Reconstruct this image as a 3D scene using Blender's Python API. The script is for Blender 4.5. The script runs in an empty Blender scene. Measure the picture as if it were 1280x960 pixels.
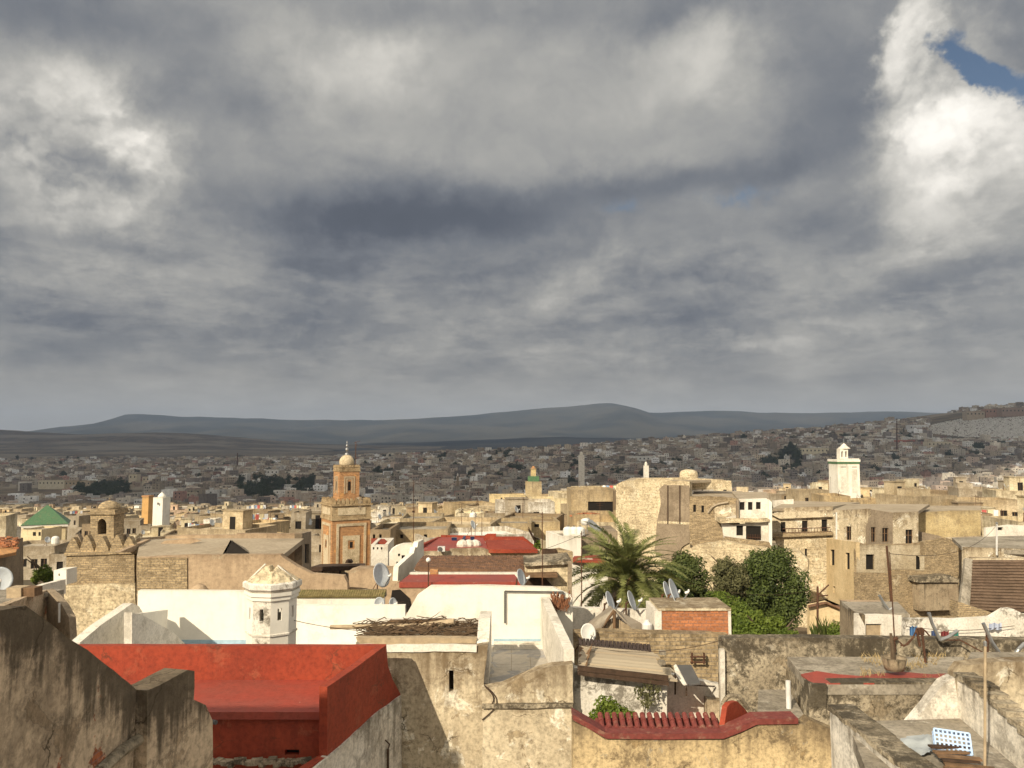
import bpy, bmesh, math, random
from math import sin, cos, pi, radians, atan2, sqrt, atan, floor
from mathutils import Vector, Matrix, noise
from mathutils.geometry import tessellate_polygon

S = bpy.context.scene
COL = S.collection
random.seed(7)

# ------------------------------------------------------------------ camera
F = 960.0                       # focal length in photograph pixels (1280 wide)
HY = 558.0                      # pixel row of the true horizon
PITCH = atan((HY - 480.0) / F)
cp, sp = cos(PITCH), sin(PITCH)
cam_d = bpy.data.cameras.new('camera')
cam_d.sensor_width = 36.0
cam_d.lens = 36.0 * F / 1280.0
cam_d.clip_start = 0.1
cam_d.clip_end = 80000.0
cam = bpy.data.objects.new('camera', cam_d)
COL.objects.link(cam)
cam.location = (0, 0, 0)
cam.rotation_euler = (pi / 2 + PITCH, 0, 0)
S.camera = cam
S.render.resolution_x, S.render.resolution_y = 1024, 768

# ------------------------------------------------------------------ sun + view
SUN_AZ = radians(32.0)          # the sun stands behind the camera, this far round to its west
SUN_EL = radians(30.0)
SUN_DIR = Vector((sin(SUN_AZ) * cos(SUN_EL), cos(SUN_AZ) * cos(SUN_EL), -sin(SUN_EL)))   # way the light travels
sun_d = bpy.data.lights.new('sun', 'SUN')
sun_d.energy = 4.8
sun_d.angle = radians(0.5)
sun_d.color = (1.0, 0.88, 0.68)
sun = bpy.data.objects.new('sun', sun_d)
COL.objects.link(sun)
sun.location = (-60, -120, 90)
sun.rotation_euler = SUN_DIR.to_track_quat('-Z', 'Y').to_euler()
S.view_settings.view_transform = 'Standard'
S.view_settings.look = 'None'
S.view_settings.gamma = 1.0
S.view_settings.exposure = 0.22
S.view_settings.use_curve_mapping = False
S.cycles.use_denoising = True
S.cycles.max_bounces = 5
S.cycles.diffuse_bounces = 3
S.cycles.glossy_bounces = 2
S.cycles.transmission_bounces = 3
S.cycles.volume_bounces = 0
S.cycles.caustics_reflective = False
S.cycles.caustics_refractive = False


# ------------------------------------------------------------------ pixel -> world
def P(px, py, Y):
    u = (px - 640.0) / F
    v = (480.0 - py) / F
    k = Y / (cp - v * sp)
    return Vector((u * k, Y, (sp + v * cp) * k))


def XY(px, Y, py=720):
    p = P(px, py, Y)
    return (p.x, p.y)


def PX(p):
    """world point -> photograph pixel"""
    y = p[1] * cp + p[2] * sp
    z = -p[1] * sp + p[2] * cp
    return 640 + F * p[0] / y, 480 - F * z / y


def hit_plane(px, py, A, B):
    d = P(px, py, 1.0)
    n = (B[1] - A[1], -(B[0] - A[0]))
    t = (n[0] * A[0] + n[1] * A[1]) / (n[0] * d.x + n[1] * d.y)
    return d * t


def hit_z(px, py, z):
    d = P(px, py, 1.0)
    return d * (z / d.z)


def lerp(a, b, t):
    return a + (b - a) * t


def interp(x, tab):
    if x <= tab[0][0]:
        return tab[0][1]
    for (x0, y0), (x1, y1) in zip(tab, tab[1:]):
        if x <= x1:
            t = (x - x0) / (x1 - x0)
            return y0 + (y1 - y0) * t
    return tab[-1][1]


def smooth(a, b, x):
    t = min(1, max(0, (x - a) / (b - a)))
    return t * t * (3 - 2 * t)


def resample(pts, seg, jit, seed=0):
    out = []
    n = len(pts)
    for i in range(n):
        a, b = pts[i], pts[(i + 1) % n]
        L = (b - a).length
        k = max(1, int(L / seg))
        for j in range(k):
            p = a.lerp(b, j / k)
            if jit and (j or True):
                q = p * 1.7 + Vector((seed, seed * .7, 3.1))
                p = p + Vector((noise.noise(q), noise.noise(q + Vector((7, 1, 2))), noise.noise(q + Vector((3, 9, 4))))) * jit
                q = p * 6.1
                p = p + Vector((noise.noise(q), 0, noise.noise(q + Vector((3, 9, 4))))) * jit * .6
            out.append(p)
    return out


class MB:
    """collects geometry for one mesh, in world coordinates"""
    def __init__(s):
        s.v, s.f, s.m = [], [], []

    def add(s, vs, fs, mi=0):
        o = len(s.v)
        s.v += [Vector(v) for v in vs]
        for f in fs:
            s.f.append(tuple(i + o for i in f))
            s.m.append(mi)

    def box(s, x0, x1, y0, y1, z0, z1, mi=0):
        vs = [(x, y, z) for z in (z0, z1) for y in (y0, y1) for x in (x0, x1)]
        s.add(vs, [(0, 2, 3, 1), (4, 5, 7, 6), (0, 1, 5, 4), (2, 6, 7, 3), (0, 4, 6, 2), (1, 3, 7, 5)], mi)
        return s

    def obox(s, c, size, yaw=0.0, mi=0, rot=None):
        R = rot if rot is not None else Matrix.Rotation(yaw, 3, 'Z')
        hx, hy, hz = size[0] / 2, size[1] / 2, size[2] / 2
        vs = [Vector(c) + R @ Vector((x, y, z)) for z in (-hz, hz) for y in (-hy, hy) for x in (-hx, hx)]
        s.add(vs, [(0, 2, 3, 1), (4, 5, 7, 6), (0, 1, 5, 4), (2, 6, 7, 3), (0, 4, 6, 2), (1, 3, 7, 5)], mi)
        return s

    def prism(s, pts, off, holes=(), mi=0, seg=0, jit=0):
        off = Vector(off)
        pts = [Vector(p) for p in pts]
        if seg:
            pts = resample(pts, seg, jit, len(s.v) * .13)
            nrm = off.normalized()
            o0 = pts[0]
            pts = [p - nrm * (p - o0).dot(nrm) for p in pts]
        loops = [pts] + [[Vector(p) for p in h] for h in holes]
        n = off.normalized()
        ux = Vector((0, 0, 1)).cross(n)
        if ux.length < .1:
            ux = Vector((1, 0, 0))
        ux.normalize()
        uy = n.cross(ux)
        flat = [[Vector((p.dot(ux), p.dot(uy), 0)) for p in l] for l in loops]
        tris = tessellate_polygon(flat)
        allp = [p for l in loops for p in l]
        N = len(allp)
        vs = allp + [p + off for p in allp]
        fs = []
        for t in tris:
            a, b, c = [vs[i] for i in t]
            if (b - a).cross(c - a).dot(off) > 0:
                t = (t[0], t[2], t[1])
            fs.append(t)
            fs.append((t[2] + N, t[1] + N, t[0] + N))
        o = 0
        for li, l in enumerate(loops):
            k = len(l)
            area = sum(flat[li][i].x * flat[li][(i + 1) % k].y - flat[li][(i + 1) % k].x * flat[li][i].y for i in range(k))
            for i in range(k):
                j = (i + 1) % k
                q = (o + i, o + j, o + j + N, o + i + N)
                if (area < 0) ^ (li > 0):
                    q = q[::-1]
                fs.append(q)
            o += k
        s.add(vs, fs, mi)
        return s

    def panel(s, pix, A, B, thick, holes=(), mi=0, seg=0, jit=0):
        """vertical wall: pixel outline laid on the real plane through plan points A, B, real thickness away from the viewer"""
        n = Vector((B[1] - A[1], -(B[0] - A[0]), 0)).normalized()
        if n.x * A[0] + n.y * A[1] < 0:
            n = -n
        return s.prism([hit_plane(x, y, A, B) for x, y in pix], n * thick,
                       [[hit_plane(x, y, A, B) for x, y in rect(h)] for h in holes], mi, seg, jit)

    def slab(s, pix, z, thick, mi=0, seg=0, jit=0):
        return s.prism([hit_z(x, y, z) for x, y in pix], (0, 0, -thick), (), mi, seg, jit)

    def vwall(s, A, B, z0, z1, thick, holes=(), mi=0, seg=0, jit=0):
        """upright wall from plan point A to B; holes are (t0, t1, z0, z1) with t in metres along AB"""
        a, b = Vector((A[0], A[1], 0)), Vector((B[0], B[1], 0))
        d = (b - a).normalized()
        n = Vector((-d.y, d.x, 0))
        L = (b - a).length
        q = lambda t, z: a + d * t + Vector((0, 0, z))
        return s.prism([q(0, z0), q(L, z0), q(L, z1), q(0, z1)], n * thick,
                       [[q(h[0], h[2]), q(h[1], h[2]), q(h[1], h[3]), q(h[0], h[3])] for h in holes], mi, seg, jit)

    def tube(s, p, q, r, n=8, r2=None, mi=0):
        p, q = Vector(p), Vector(q)
        r2 = r if r2 is None else r2
        d = (q - p).normalized()
        a = d.orthogonal().normalized()
        b = d.cross(a)
        vs = []
        for c, rr in ((p, r), (q, r2)):
            vs += [c + (a * cos(2 * pi * i / n) + b * sin(2 * pi * i / n)) * rr for i in range(n)]
        fs = [(i, (i + 1) % n, n + (i + 1) % n, n + i) for i in range(n)]
        fs += [tuple(range(n))[::-1], tuple(range(n, 2 * n))]
        s.add(vs, fs, mi)
        return s

    def path(s, pts, r, n=6, mi=0):
        for a, b in zip(pts, pts[1:]):
            s.tube(a, b, r, n, mi=mi)
        return s

    def lathe(s, c, prof, n=16, ph=0.0, mi=0):
        c = Vector(c)
        vs = []
        for r, z in prof:
            vs += [c + Vector((r * cos(ph + 2 * pi * i / n), r * sin(ph + 2 * pi * i / n), z)) for i in range(n)]
        fs = []
        for k in range(len(prof) - 1):
            for i in range(n):
                fs.append((k * n + i, k * n + (i + 1) % n, (k + 1) * n + (i + 1) % n, (k + 1) * n + i))
        fs.append(tuple(range(n))[::-1])
        fs.append(tuple(range((len(prof) - 1) * n, len(prof) * n)))
        s.add(vs, fs, mi)
        return s

    def mesh(s, name, mats, org=(0, 0, 0), smooth_=False):
        me = bpy.data.meshes.new(name)
        org = Vector(org)
        me.from_pydata([tuple(v - org) for v in s.v], [], s.f)
        for m in (mats if isinstance(mats, (list, tuple)) else [mats]):
            me.materials.append(m)
        if any(s.m):
            me.polygons.foreach_set('material_index', s.m)
        if smooth_:
            me.polygons.foreach_set('use_smooth', [True] * len(me.polygons))
        me.update()
        return me


def rect(h):
    if len(h) == 4 and not isinstance(h[0], (tuple, list)):
        x0, x1, y0, y1 = h
        return [(x0, y0), (x1, y0), (x1, y1), (x0, y1)]
    return h


def put(name, me, parent=None, loc=(0, 0, 0), rz=0.0):
    o = bpy.data.objects.new(name, me)
    COL.objects.link(o)
    o.location = loc
    o.rotation_euler = (0, 0, rz)
    if parent is not None:
        o.parent = parent
    return o


def tag(o, label=None, cat=None, group=None, kind=None):
    if label:
        o['label'] = label
    if cat:
        o['category'] = cat
    if group:
        o['group'] = group
    if kind:
        o['kind'] = kind
    return o


class Thing:
    """one thing and its parts, built in world coordinates, then hung on a root at the thing's base"""
    def __init__(s, name, label, cat, group=None):
        s.name, s.label, s.cat, s.group = name, label, cat, group
        s.root_mb = None
        s.parts = []

    def main(s, mb, mat, smooth_=False, color=None):
        s.root_mb = (mb, mat, smooth_, color)
        return s

    def part(s, name, mb, mat, parent=None, label=None, smooth_=False, color=None):
        s.parts.append((name, mb, mat, parent, label, smooth_, color))
        return len(s.parts) - 1

    def done(s, mods=None):
        allv = [v for p in s.parts for v in p[1].v]
        if s.root_mb:
            allv = list(s.root_mb[0].v) + allv
        x = [v.x for v in allv]; y = [v.y for v in allv]; z = [v.z for v in allv]
        L = Vector(((min(x) + max(x)) / 2, (min(y) + max(y)) / 2, min(z)))
        if s.root_mb:
            root = put(s.name, s.root_mb[0].mesh(s.name, s.root_mb[1], L, s.root_mb[2]), None, L)
            if s.root_mb[3]:
                root.color = (*s.root_mb[3], 1)
        else:
            root = put(s.name, None, None, L)
        tag(root, s.label, s.cat, s.group)
        objs = []
        for name, mb, mat, parent, label, sm, colr in s.parts:
            o = put(name, mb.mesh(name, mat, L, sm), root if parent is None else objs[parent])
            if label:
                o['label'] = label
            if colr:
                o.color = (*colr, 1)
            objs.append(o)
        s.objs = objs
        return root


def kids(o):
    return [c for c in ALLKIDS.get(o.name, [])]


ALLKIDS = {}


def reg(o):
    for c in o.children:
        ALLKIDS.setdefault(o.name, []).append(c)
        reg(c)


def dup(root, loc, rz=0.0, label=None, scale=None, color=None, group=None):
    r = root.copy()
    COL.objects.link(r)
    r.location = loc
    r.rotation_euler = (0, 0, rz)
    if scale is not None:
        r.scale = scale
    if color is not None:
        r.color = (*color, 1)
    if label:
        r['label'] = label
    if group:
        r['group'] = group
    for ch in kids(root):
        c = ch.copy()
        COL.objects.link(c)
        c.parent = r
        if color is not None:
            c.color = (*color, 1)
        for g in kids(ch):
            d = g.copy()
            COL.objects.link(d)
            d.parent = c
    return r


def structure(name, me, kind='structure'):
    o = put(name, me)
    o['kind'] = kind
    return o


# ------------------------------------------------------------------ material nodes
class NT:
    def __init__(s, tree):
        s.t = tree

    def n(s, typ, **kw):
        nd = s.t.nodes.new(typ)
        for k, v in kw.items():
            setattr(nd, k, v)
        return nd

    def l(s, a, b):
        s.t.links.new(a, b)

    def _in(s, sock, v):
        if v is None:
            return
        if isinstance(v, bpy.types.NodeSocket):
            s.l(v, sock)
        else:
            sock.default_value = v

    def math(s, op, a, b=None, c=None, clamp=False):
        nd = s.n('ShaderNodeMath', operation=op, use_clamp=clamp)
        for i, v in enumerate((a, b, c)):
            s._in(nd.inputs[i], v)
        return nd.outputs[0]

    def vmath(s, op, a, b=None):
        nd = s.n('ShaderNodeVectorMath', operation=op)
        s._in(nd.inputs[0], a)
        s._in(nd.inputs[1], b)
        return nd.outputs['Value'] if op in ('LENGTH', 'DOT_PRODUCT', 'DISTANCE') else nd.outputs[0]

    def mul(s, vec, k):
        return s.vmath('MULTIPLY', vec, k if isinstance(k, tuple) else (k, k, k))

    def noise(s, vec, scale=1.0, detail=4.0, rough=.5, dist=0.0, col=False):
        nd = s.n('ShaderNodeTexNoise')
        if vec is not None:
            s.l(vec, nd.inputs['Vector'])
        nd.inputs['Scale'].default_value = scale
        nd.inputs['Detail'].default_value = detail
        nd.inputs['Roughness'].default_value = rough
        nd.inputs['Distortion'].default_value = dist
        return nd.outputs['Color' if col else 'Fac']

    def step(s, x, a, b, lo=0.0, hi=1.0):
        nd = s.n('ShaderNodeMapRange', interpolation_type='SMOOTHSTEP')
        s._in(nd.inputs['Value'], x)
        nd.inputs['From Min'].default_value = a
        nd.inputs['From Max'].default_value = b
        nd.inputs['To Min'].default_value = lo
        nd.inputs['To Max'].default_value = hi
        return nd.outputs['Result']

    def mix(s, f, a, b, mode='MIX'):
        nd = s.n('ShaderNodeMix', data_type='RGBA', blend_type=mode)
        s._in(nd.inputs[0], f)
        for i, v in ((6, a), (7, b)):
            if isinstance(v, bpy.types.NodeSocket):
                s.l(v, nd.inputs[i])
            else:
                nd.inputs[i].default_value = (*v[:3], 1)
        return nd.outputs[2]

    def ramp(s, f, stops):
        nd = s.n('ShaderNodeValToRGB')
        el = nd.color_ramp.elements
        while len(el) < len(stops):
            el.new(.5)
        for e, (p, c) in zip(el, stops):
            e.position = p
            e.color = (*c[:3], 1) if isinstance(c, (tuple, list)) else (c, c, c, 1)
        s.l(f, nd.inputs[0])
        return nd.outputs[0]


def new_mat(name):
    m = bpy.data.materials.new(name)
    m.use_nodes = True
    m.node_tree.nodes.clear()
    t = NT(m.node_tree)
    b = t.n('ShaderNodeBsdfPrincipled')
    o = t.n('ShaderNodeOutputMaterial')
    t.l(b.outputs[0], o.inputs[0])
    b.inputs['Specular IOR Level'].default_value = .25
    return m, t, b


def bumpit(t, b, h, strength, dist=.02):
    nd = t.n('ShaderNodeBump')
    nd.inputs['Strength'].default_value = strength
    nd.inputs['Distance'].default_value = dist
    t.l(h, nd.inputs['Height'])
    t.l(nd.outputs[0], b.inputs['Normal'])


DESAT = .84


def pale(c, k=None):
    if c is None:
        return None
    k = DESAT if k is None else k
    if c[0] > 2.2 * c[2]:
        k = min(1, k + .0)
    y = .3 * c[0] + .6 * c[1] + .1 * c[2]
    return tuple(min(.9, (y + (v - y) * k) * 1.08) for v in c)


def plaster(name, base=None, alt=None, stain=(.06, .05, .035), top=.35, blotch=.3, streak=.35, patch=None,
            patch_at=.6, brick=None, brick_at=.62, sc=1.0, bump=.35, rough=.92, fine=.3, bsize=.25, course=0.0, edge=None,
            spall=0.0, cracks=0.0, bthr=.5):
    """weathered render / stone: mottling, rain streaks, lichen at the wall head, bare patches"""
    if base is not None and base[0] < 3.2 * base[1] and 'white' not in name and 'brick' not in name.split('stone')[0]:
        base, alt, patch = pale(base), pale(alt), pale(patch)
    m, t, b = new_mat(name)
    pos = t.n('ShaderNodeNewGeometry').outputs['Position']
    gz = t.n('ShaderNodeSeparateXYZ')
    t.l(t.n('ShaderNodeTexCoord').outputs['Generated'], gz.inputs[0])
    gz = gz.outputs[2]
    if base is None:
        base = t.n('ShaderNodeObjectInfo').outputs['Color']
        alt_c = t.mix(1.0, base, alt or (.72, .68, .6), 'MULTIPLY')
    else:
        alt_c = alt or tuple(c * k for c, k in zip(base, (.72, .68, .6)))
    n1 = t.noise(t.mul(pos, .55 * sc), 1, 8, .65)
    col = t.mix(t.step(n1, .35, .65), base, alt_c)
    n3 = t.noise(t.mul(pos, 9 * sc), 1, 6, .7)
    if brick:
        sx = t.n('ShaderNodeSeparateXYZ')
        t.l(pos, sx.inputs[0])
        cx = t.n('ShaderNodeCombineXYZ')
        t.l(t.math('ADD', sx.outputs[0], t.math('MULTIPLY', sx.outputs[1], .8)), cx.inputs[0])
        t.l(sx.outputs[2], cx.inputs[1])
        wob = t.mix(.025, cx.outputs[0], t.noise(t.mul(pos, 3), 1, 3, .5, col=True))
        br = t.n('ShaderNodeTexBrick')
        t.l(wob, br.inputs['Vector'])
        br.inputs['Scale'].default_value = 1
        br.inputs['Brick Width'].default_value = bsize
        br.inputs['Row Height'].default_value = bsize * .38
        br.inputs['Mortar Size'].default_value = bsize * .05
        br.inputs['Color1'].default_value = (*brick, 1)
        br.inputs['Color2'].default_value = (*[c * .6 for c in brick], 1)
        br.inputs['Mortar'].default_value = (*[c * .5 + .06 for c in brick], 1)
        bm_ = t.step(t.noise(t.mul(pos, .8 * sc), 1, 9, .7), brick_at - .015, brick_at + .015)
        col = t.mix(bm_, col, br.outputs['Color'])
    if patch:
        col = t.mix(t.step(t.noise(t.mul(pos, .9 * sc), 1, 10, .72, .4), patch_at - .02, patch_at + .03), col, patch)
    col = t.mix(1.0, col, t.ramp(n3, [(.32, 1 - fine * 1.35), (.5, 1 - fine * .2), (.68, 1 + fine * .45)]), 'MULTIPLY')
    if course:
        wv = t.noise(t.mul(pos, (1.2 * sc, 1.2 * sc, 9 * sc)), 1, 5, .6)
        col = t.mix(t.math('MULTIPLY', t.step(wv, .5, .68), course), col, stain)
    lich = t.noise(t.mul(pos, 2.1 * sc), 1, 12, .8, .3)
    if blotch:
        big = t.noise(t.mul(pos, .45 * sc), 1, 3, .5)
        f = t.math('MULTIPLY', t.step(t.math('ADD', lich, t.math('MULTIPLY', t.math('SUBTRACT', big, .5), .6)), bthr, bthr + .12), blotch)
        col = t.mix(f, col, stain)
    st = t.noise(t.mul(pos, (3.2 * sc, 3.2 * sc, .28 * sc)), 1, 7, .65)
    if streak:
        f = t.math('MULTIPLY', t.step(st, .5, .72), t.math('MULTIPLY', t.step(gz, -.1, 1.0, .25, 1), streak))
        col = t.mix(f, col, stain)
    if spall:            # render fallen away in crisp edged scabs
        sn = t.noise(t.mul(t.vmath('ADD', pos, (31.0, 7.0, 3.0)), .75 * sc), 1, 12, .68, .6)
        sm = t.step(sn, .585, .6)
        col = t.mix(t.math('MULTIPLY', sm, spall), col, t.mix(1.0, col, (.62, .56, .48), 'MULTIPLY'))
        rim = t.math('MULTIPLY', t.step(sn, .572, .585), t.step(sn, .6, .588))
        col = t.mix(t.math('MULTIPLY', rim, spall * .8), col, stain)
    if cracks:
        wv_ = t.vmath('ADD', pos, t.mul(t.vmath('SUBTRACT', t.noise(pos, 1.6, 5, .6, col=True), (.5, .5, .5)), .9))
        vo = t.n('ShaderNodeTexVoronoi', feature='DISTANCE_TO_EDGE')
        t.l(wv_, vo.inputs['Vector'])
        vo.inputs['Scale'].default_value = .55
        ck = t.math('MULTIPLY', t.step(vo.outputs['Distance'], .004, .014, 1, 0), t.step(t.noise(pos, .9, 2, .5), .5, .6))
        col = t.mix(t.math('MULTIPLY', ck, cracks), col, (.05, .035, .02))
    if edge:             # lichen hanging down from a wall head that slopes: (level, y where the slope starts, fall per metre)
        sp2 = t.n('ShaderNodeSeparateXYZ')
        t.l(pos, sp2.inputs[0])
        head = t.math('MINIMUM', edge[0], t.math('MULTIPLY_ADD', sp2.outputs[1], -edge[2], edge[0] + edge[1] * edge[2]))
        head = t.math('MAXIMUM', head, edge[3])
        dd = t.math('SUBTRACT', head, sp2.outputs[2])
        dd = t.math('SUBTRACT', dd, t.math('MULTIPLY', t.math('SUBTRACT', st, .42), 3.0))
        dd = t.math('SUBTRACT', dd, t.math('MULTIPLY', t.math('SUBTRACT', lich, .5), 1.6))
        col = t.mix(t.math('MULTIPLY', t.step(dd, -.1, .6, 1, 0), .82), col, stain)
    if top:
        e = t.math('ADD', gz, t.math('MULTIPLY', t.math('SUBTRACT', st, .5), .9 * min(1, top * 2)))
        e = t.math('ADD', e, t.math('MULTIPLY', t.math('SUBTRACT', lich, .5), .8 * min(1, top * 2)))
        col = t.mix(t.math('MULTIPLY', t.step(e, 1.02 - top, 1.12), .85), col, stain)
    t.l(col, b.inputs['Base Color'])
    b.inputs['Roughness'].default_value = rough
    if bump:
        h = t.math('ADD', t.math('MULTIPLY', n3, .6), t.math('MULTIPLY', lich, 1.0))
        if brick:
            h = t.math('ADD', h, t.math('MULTIPLY', t.math('MULTIPLY', br.outputs['Fac'], bm_), -.6))
        bumpit(t, b, h, bump, .06)
    return m


def plain(name, c, rough=.6, var=.25, sc=6.0, metal=0.0, bump=0.0, dirt=None):
    m, t, b = new_mat(name)
    pos = t.n('ShaderNodeNewGeometry').outputs['Position']
    n1 = t.noise(t.mul(pos, sc), 1, 6, .65)
    col = t.mix(1.0, c, t.ramp(n1, [(.3, 1 - var), (.7, 1 + var * .3)]), 'MULTIPLY')
    if dirt:
        col = t.mix(t.step(t.noise(t.mul(pos, sc * .4), 1, 9, .75), .52, .66), col, dirt)
    t.l(col, b.inputs['Base Color'])
    b.inputs['Roughness'].default_value = rough
    b.inputs['Metallic'].default_value = metal
    if bump:
        bumpit(t, b, n1, bump, .03)
    return m


def planks(name, c1, c2, w=.18, rough=.8, axis=1):
    """boards: colour varies per board across `axis`, grain along the other way"""
    m, t, b = new_mat(name)
    pos = t.n('ShaderNodeNewGeometry').outputs['Position']
    sx = t.n('ShaderNodeSeparateXYZ')
    t.l(pos, sx.inputs[0])
    k = t.math('FLOOR', t.math('DIVIDE', sx.outputs[axis], w))
    wn = t.n('ShaderNodeTexWhiteNoise', noise_dimensions='1D')
    t.l(k, wn.inputs['W'])
    sc = [14.0, 14.0, 14.0]
    sc[0 if axis != 0 else 2] = 1.2
    g = t.noise(t.mul(pos, tuple(sc)), 1, 7, .7)
    col = t.mix(t.math('ADD', t.math('MULTIPLY', wn.outputs['Value'], .5), t.math('MULTIPLY', g, .6)), c1, c2)
    t.l(col, b.inputs['Base Color'])
    b.inputs['Roughness'].default_value = rough
    bumpit(t, b, g, .3, .01)
    return m


def leafmat(name, c1, c2, rough=.6, sc=1.5, trans=.25):
    m, t, b = new_mat(name)
    pos = t.n('ShaderNodeNewGeometry').outputs['Position']
    n1 = t.noise(t.mul(pos, sc), 1, 5, .7)
    rnd = t.n('ShaderNodeNewGeometry').outputs['Random Per Island']
    f = t.math('ADD', t.math('MULTIPLY', t.step(n1, .3, .7), .5), t.math('MULTIPLY', rnd, .5))
    col = t.mix(f, c1, c2)
    t.l(col, b.inputs['Base Color'])
    b.inputs['Roughness'].default_value = rough
    tr = t.n('ShaderNodeBsdfTranslucent')
    t.l(col, tr.inputs[0])
    mx = t.n('ShaderNodeMixShader')
    mx.inputs[0].default_value = trans
    t.l(b.outputs[0], mx.inputs[1])
    t.l(tr.outputs[0], mx.inputs[2])
    out = [n for n in m.node_tree.nodes if n.type == 'OUTPUT_MATERIAL'][0]
    t.l(mx.outputs[0], out.inputs[0])
    return m
# ------------------------------------------------------------------ sky: NISHITA behind broken grey cumulus
W = bpy.data.worlds.new('World')
S.world = W
W.use_nodes = True
W.node_tree.nodes.clear()
t = NT(W.node_tree)
dirv = t.n('ShaderNodeTexCoord').outputs['Generated']
sx = t.n('ShaderNodeSeparateXYZ')
t.l(dirv, sx.inputs[0])
DX, DY, DZ = sx.outputs
az = t.math('ARCTAN2', DX, DY)
el = t.math('ARCSINE', DZ)
# perspective of a flat cloud deck: the pattern crowds together towards the horizon
inv = t.math('DIVIDE', 1.0, t.math('ADD', t.math('MAXIMUM', DZ, 0.0), 0.16))
deck = t.n('ShaderNodeCombineXYZ')
t.l(t.math('MULTIPLY', DX, inv), deck.inputs[0])
t.l(t.math('MULTIPLY', DY, inv), deck.inputs[1])
t.l(t.math('MULTIPLY', DZ, 1.5), deck.inputs[2])
deck = deck.outputs[0]
ae = t.n('ShaderNodeCombineXYZ')
t.l(az, ae.inputs[0])
t.l(el, ae.inputs[1])
ae = ae.outputs[0]
# ragged, billowing edges: warp the angular coordinates
w1 = t.vmath('SUBTRACT', t.noise(dirv, 7.0, 7, .62, col=True), (.5, .5, .5))
w2 = t.vmath('SUBTRACT', t.noise(dirv, 26.0, 6, .6, col=True), (.5, .5, .5))
q = t.vmath('ADD', ae, t.vmath('ADD', t.mul(w1, (.17, .10, 0)), t.mul(w2, (.045, .035, 0))))
qs = t.vmath('ADD', ae, t.mul(w1, (.16, .07, 0)))


def azel(px, py):
    p = P(px, py, 1.0)
    return atan2(p.x, p.y), atan2(p.z, sqrt(p.x ** 2 + p.y ** 2))


def blob(px, py, rx, ry, soft=1.0, vec=None, rot=0.0):
    """1 at the middle, 0 at the edge of an ellipse of sky"""
    a, e = azel(px, py)
    a2, _ = azel(px + 8, py)
    _, e2 = azel(px, py - 8)
    kx, ky = (a2 - a) / 8, (e2 - e) / 8
    d = t.vmath('SUBTRACT', vec or q, (a, e, 0))
    if rot:
        vr = t.n('ShaderNodeVectorRotate', rotation_type='Z_AXIS')
        t.l(d, vr.inputs['Vector'])
        vr.inputs['Angle'].default_value = -rot
        d = vr.outputs[0]
    d = t.mul(d, (1 / (rx * kx), 1 / (ry * ky), 0))
    return t.step(t.vmath('LENGTH', d), 1.0 - soft, 1.0, 1.0, 0.0)


L = None
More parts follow.
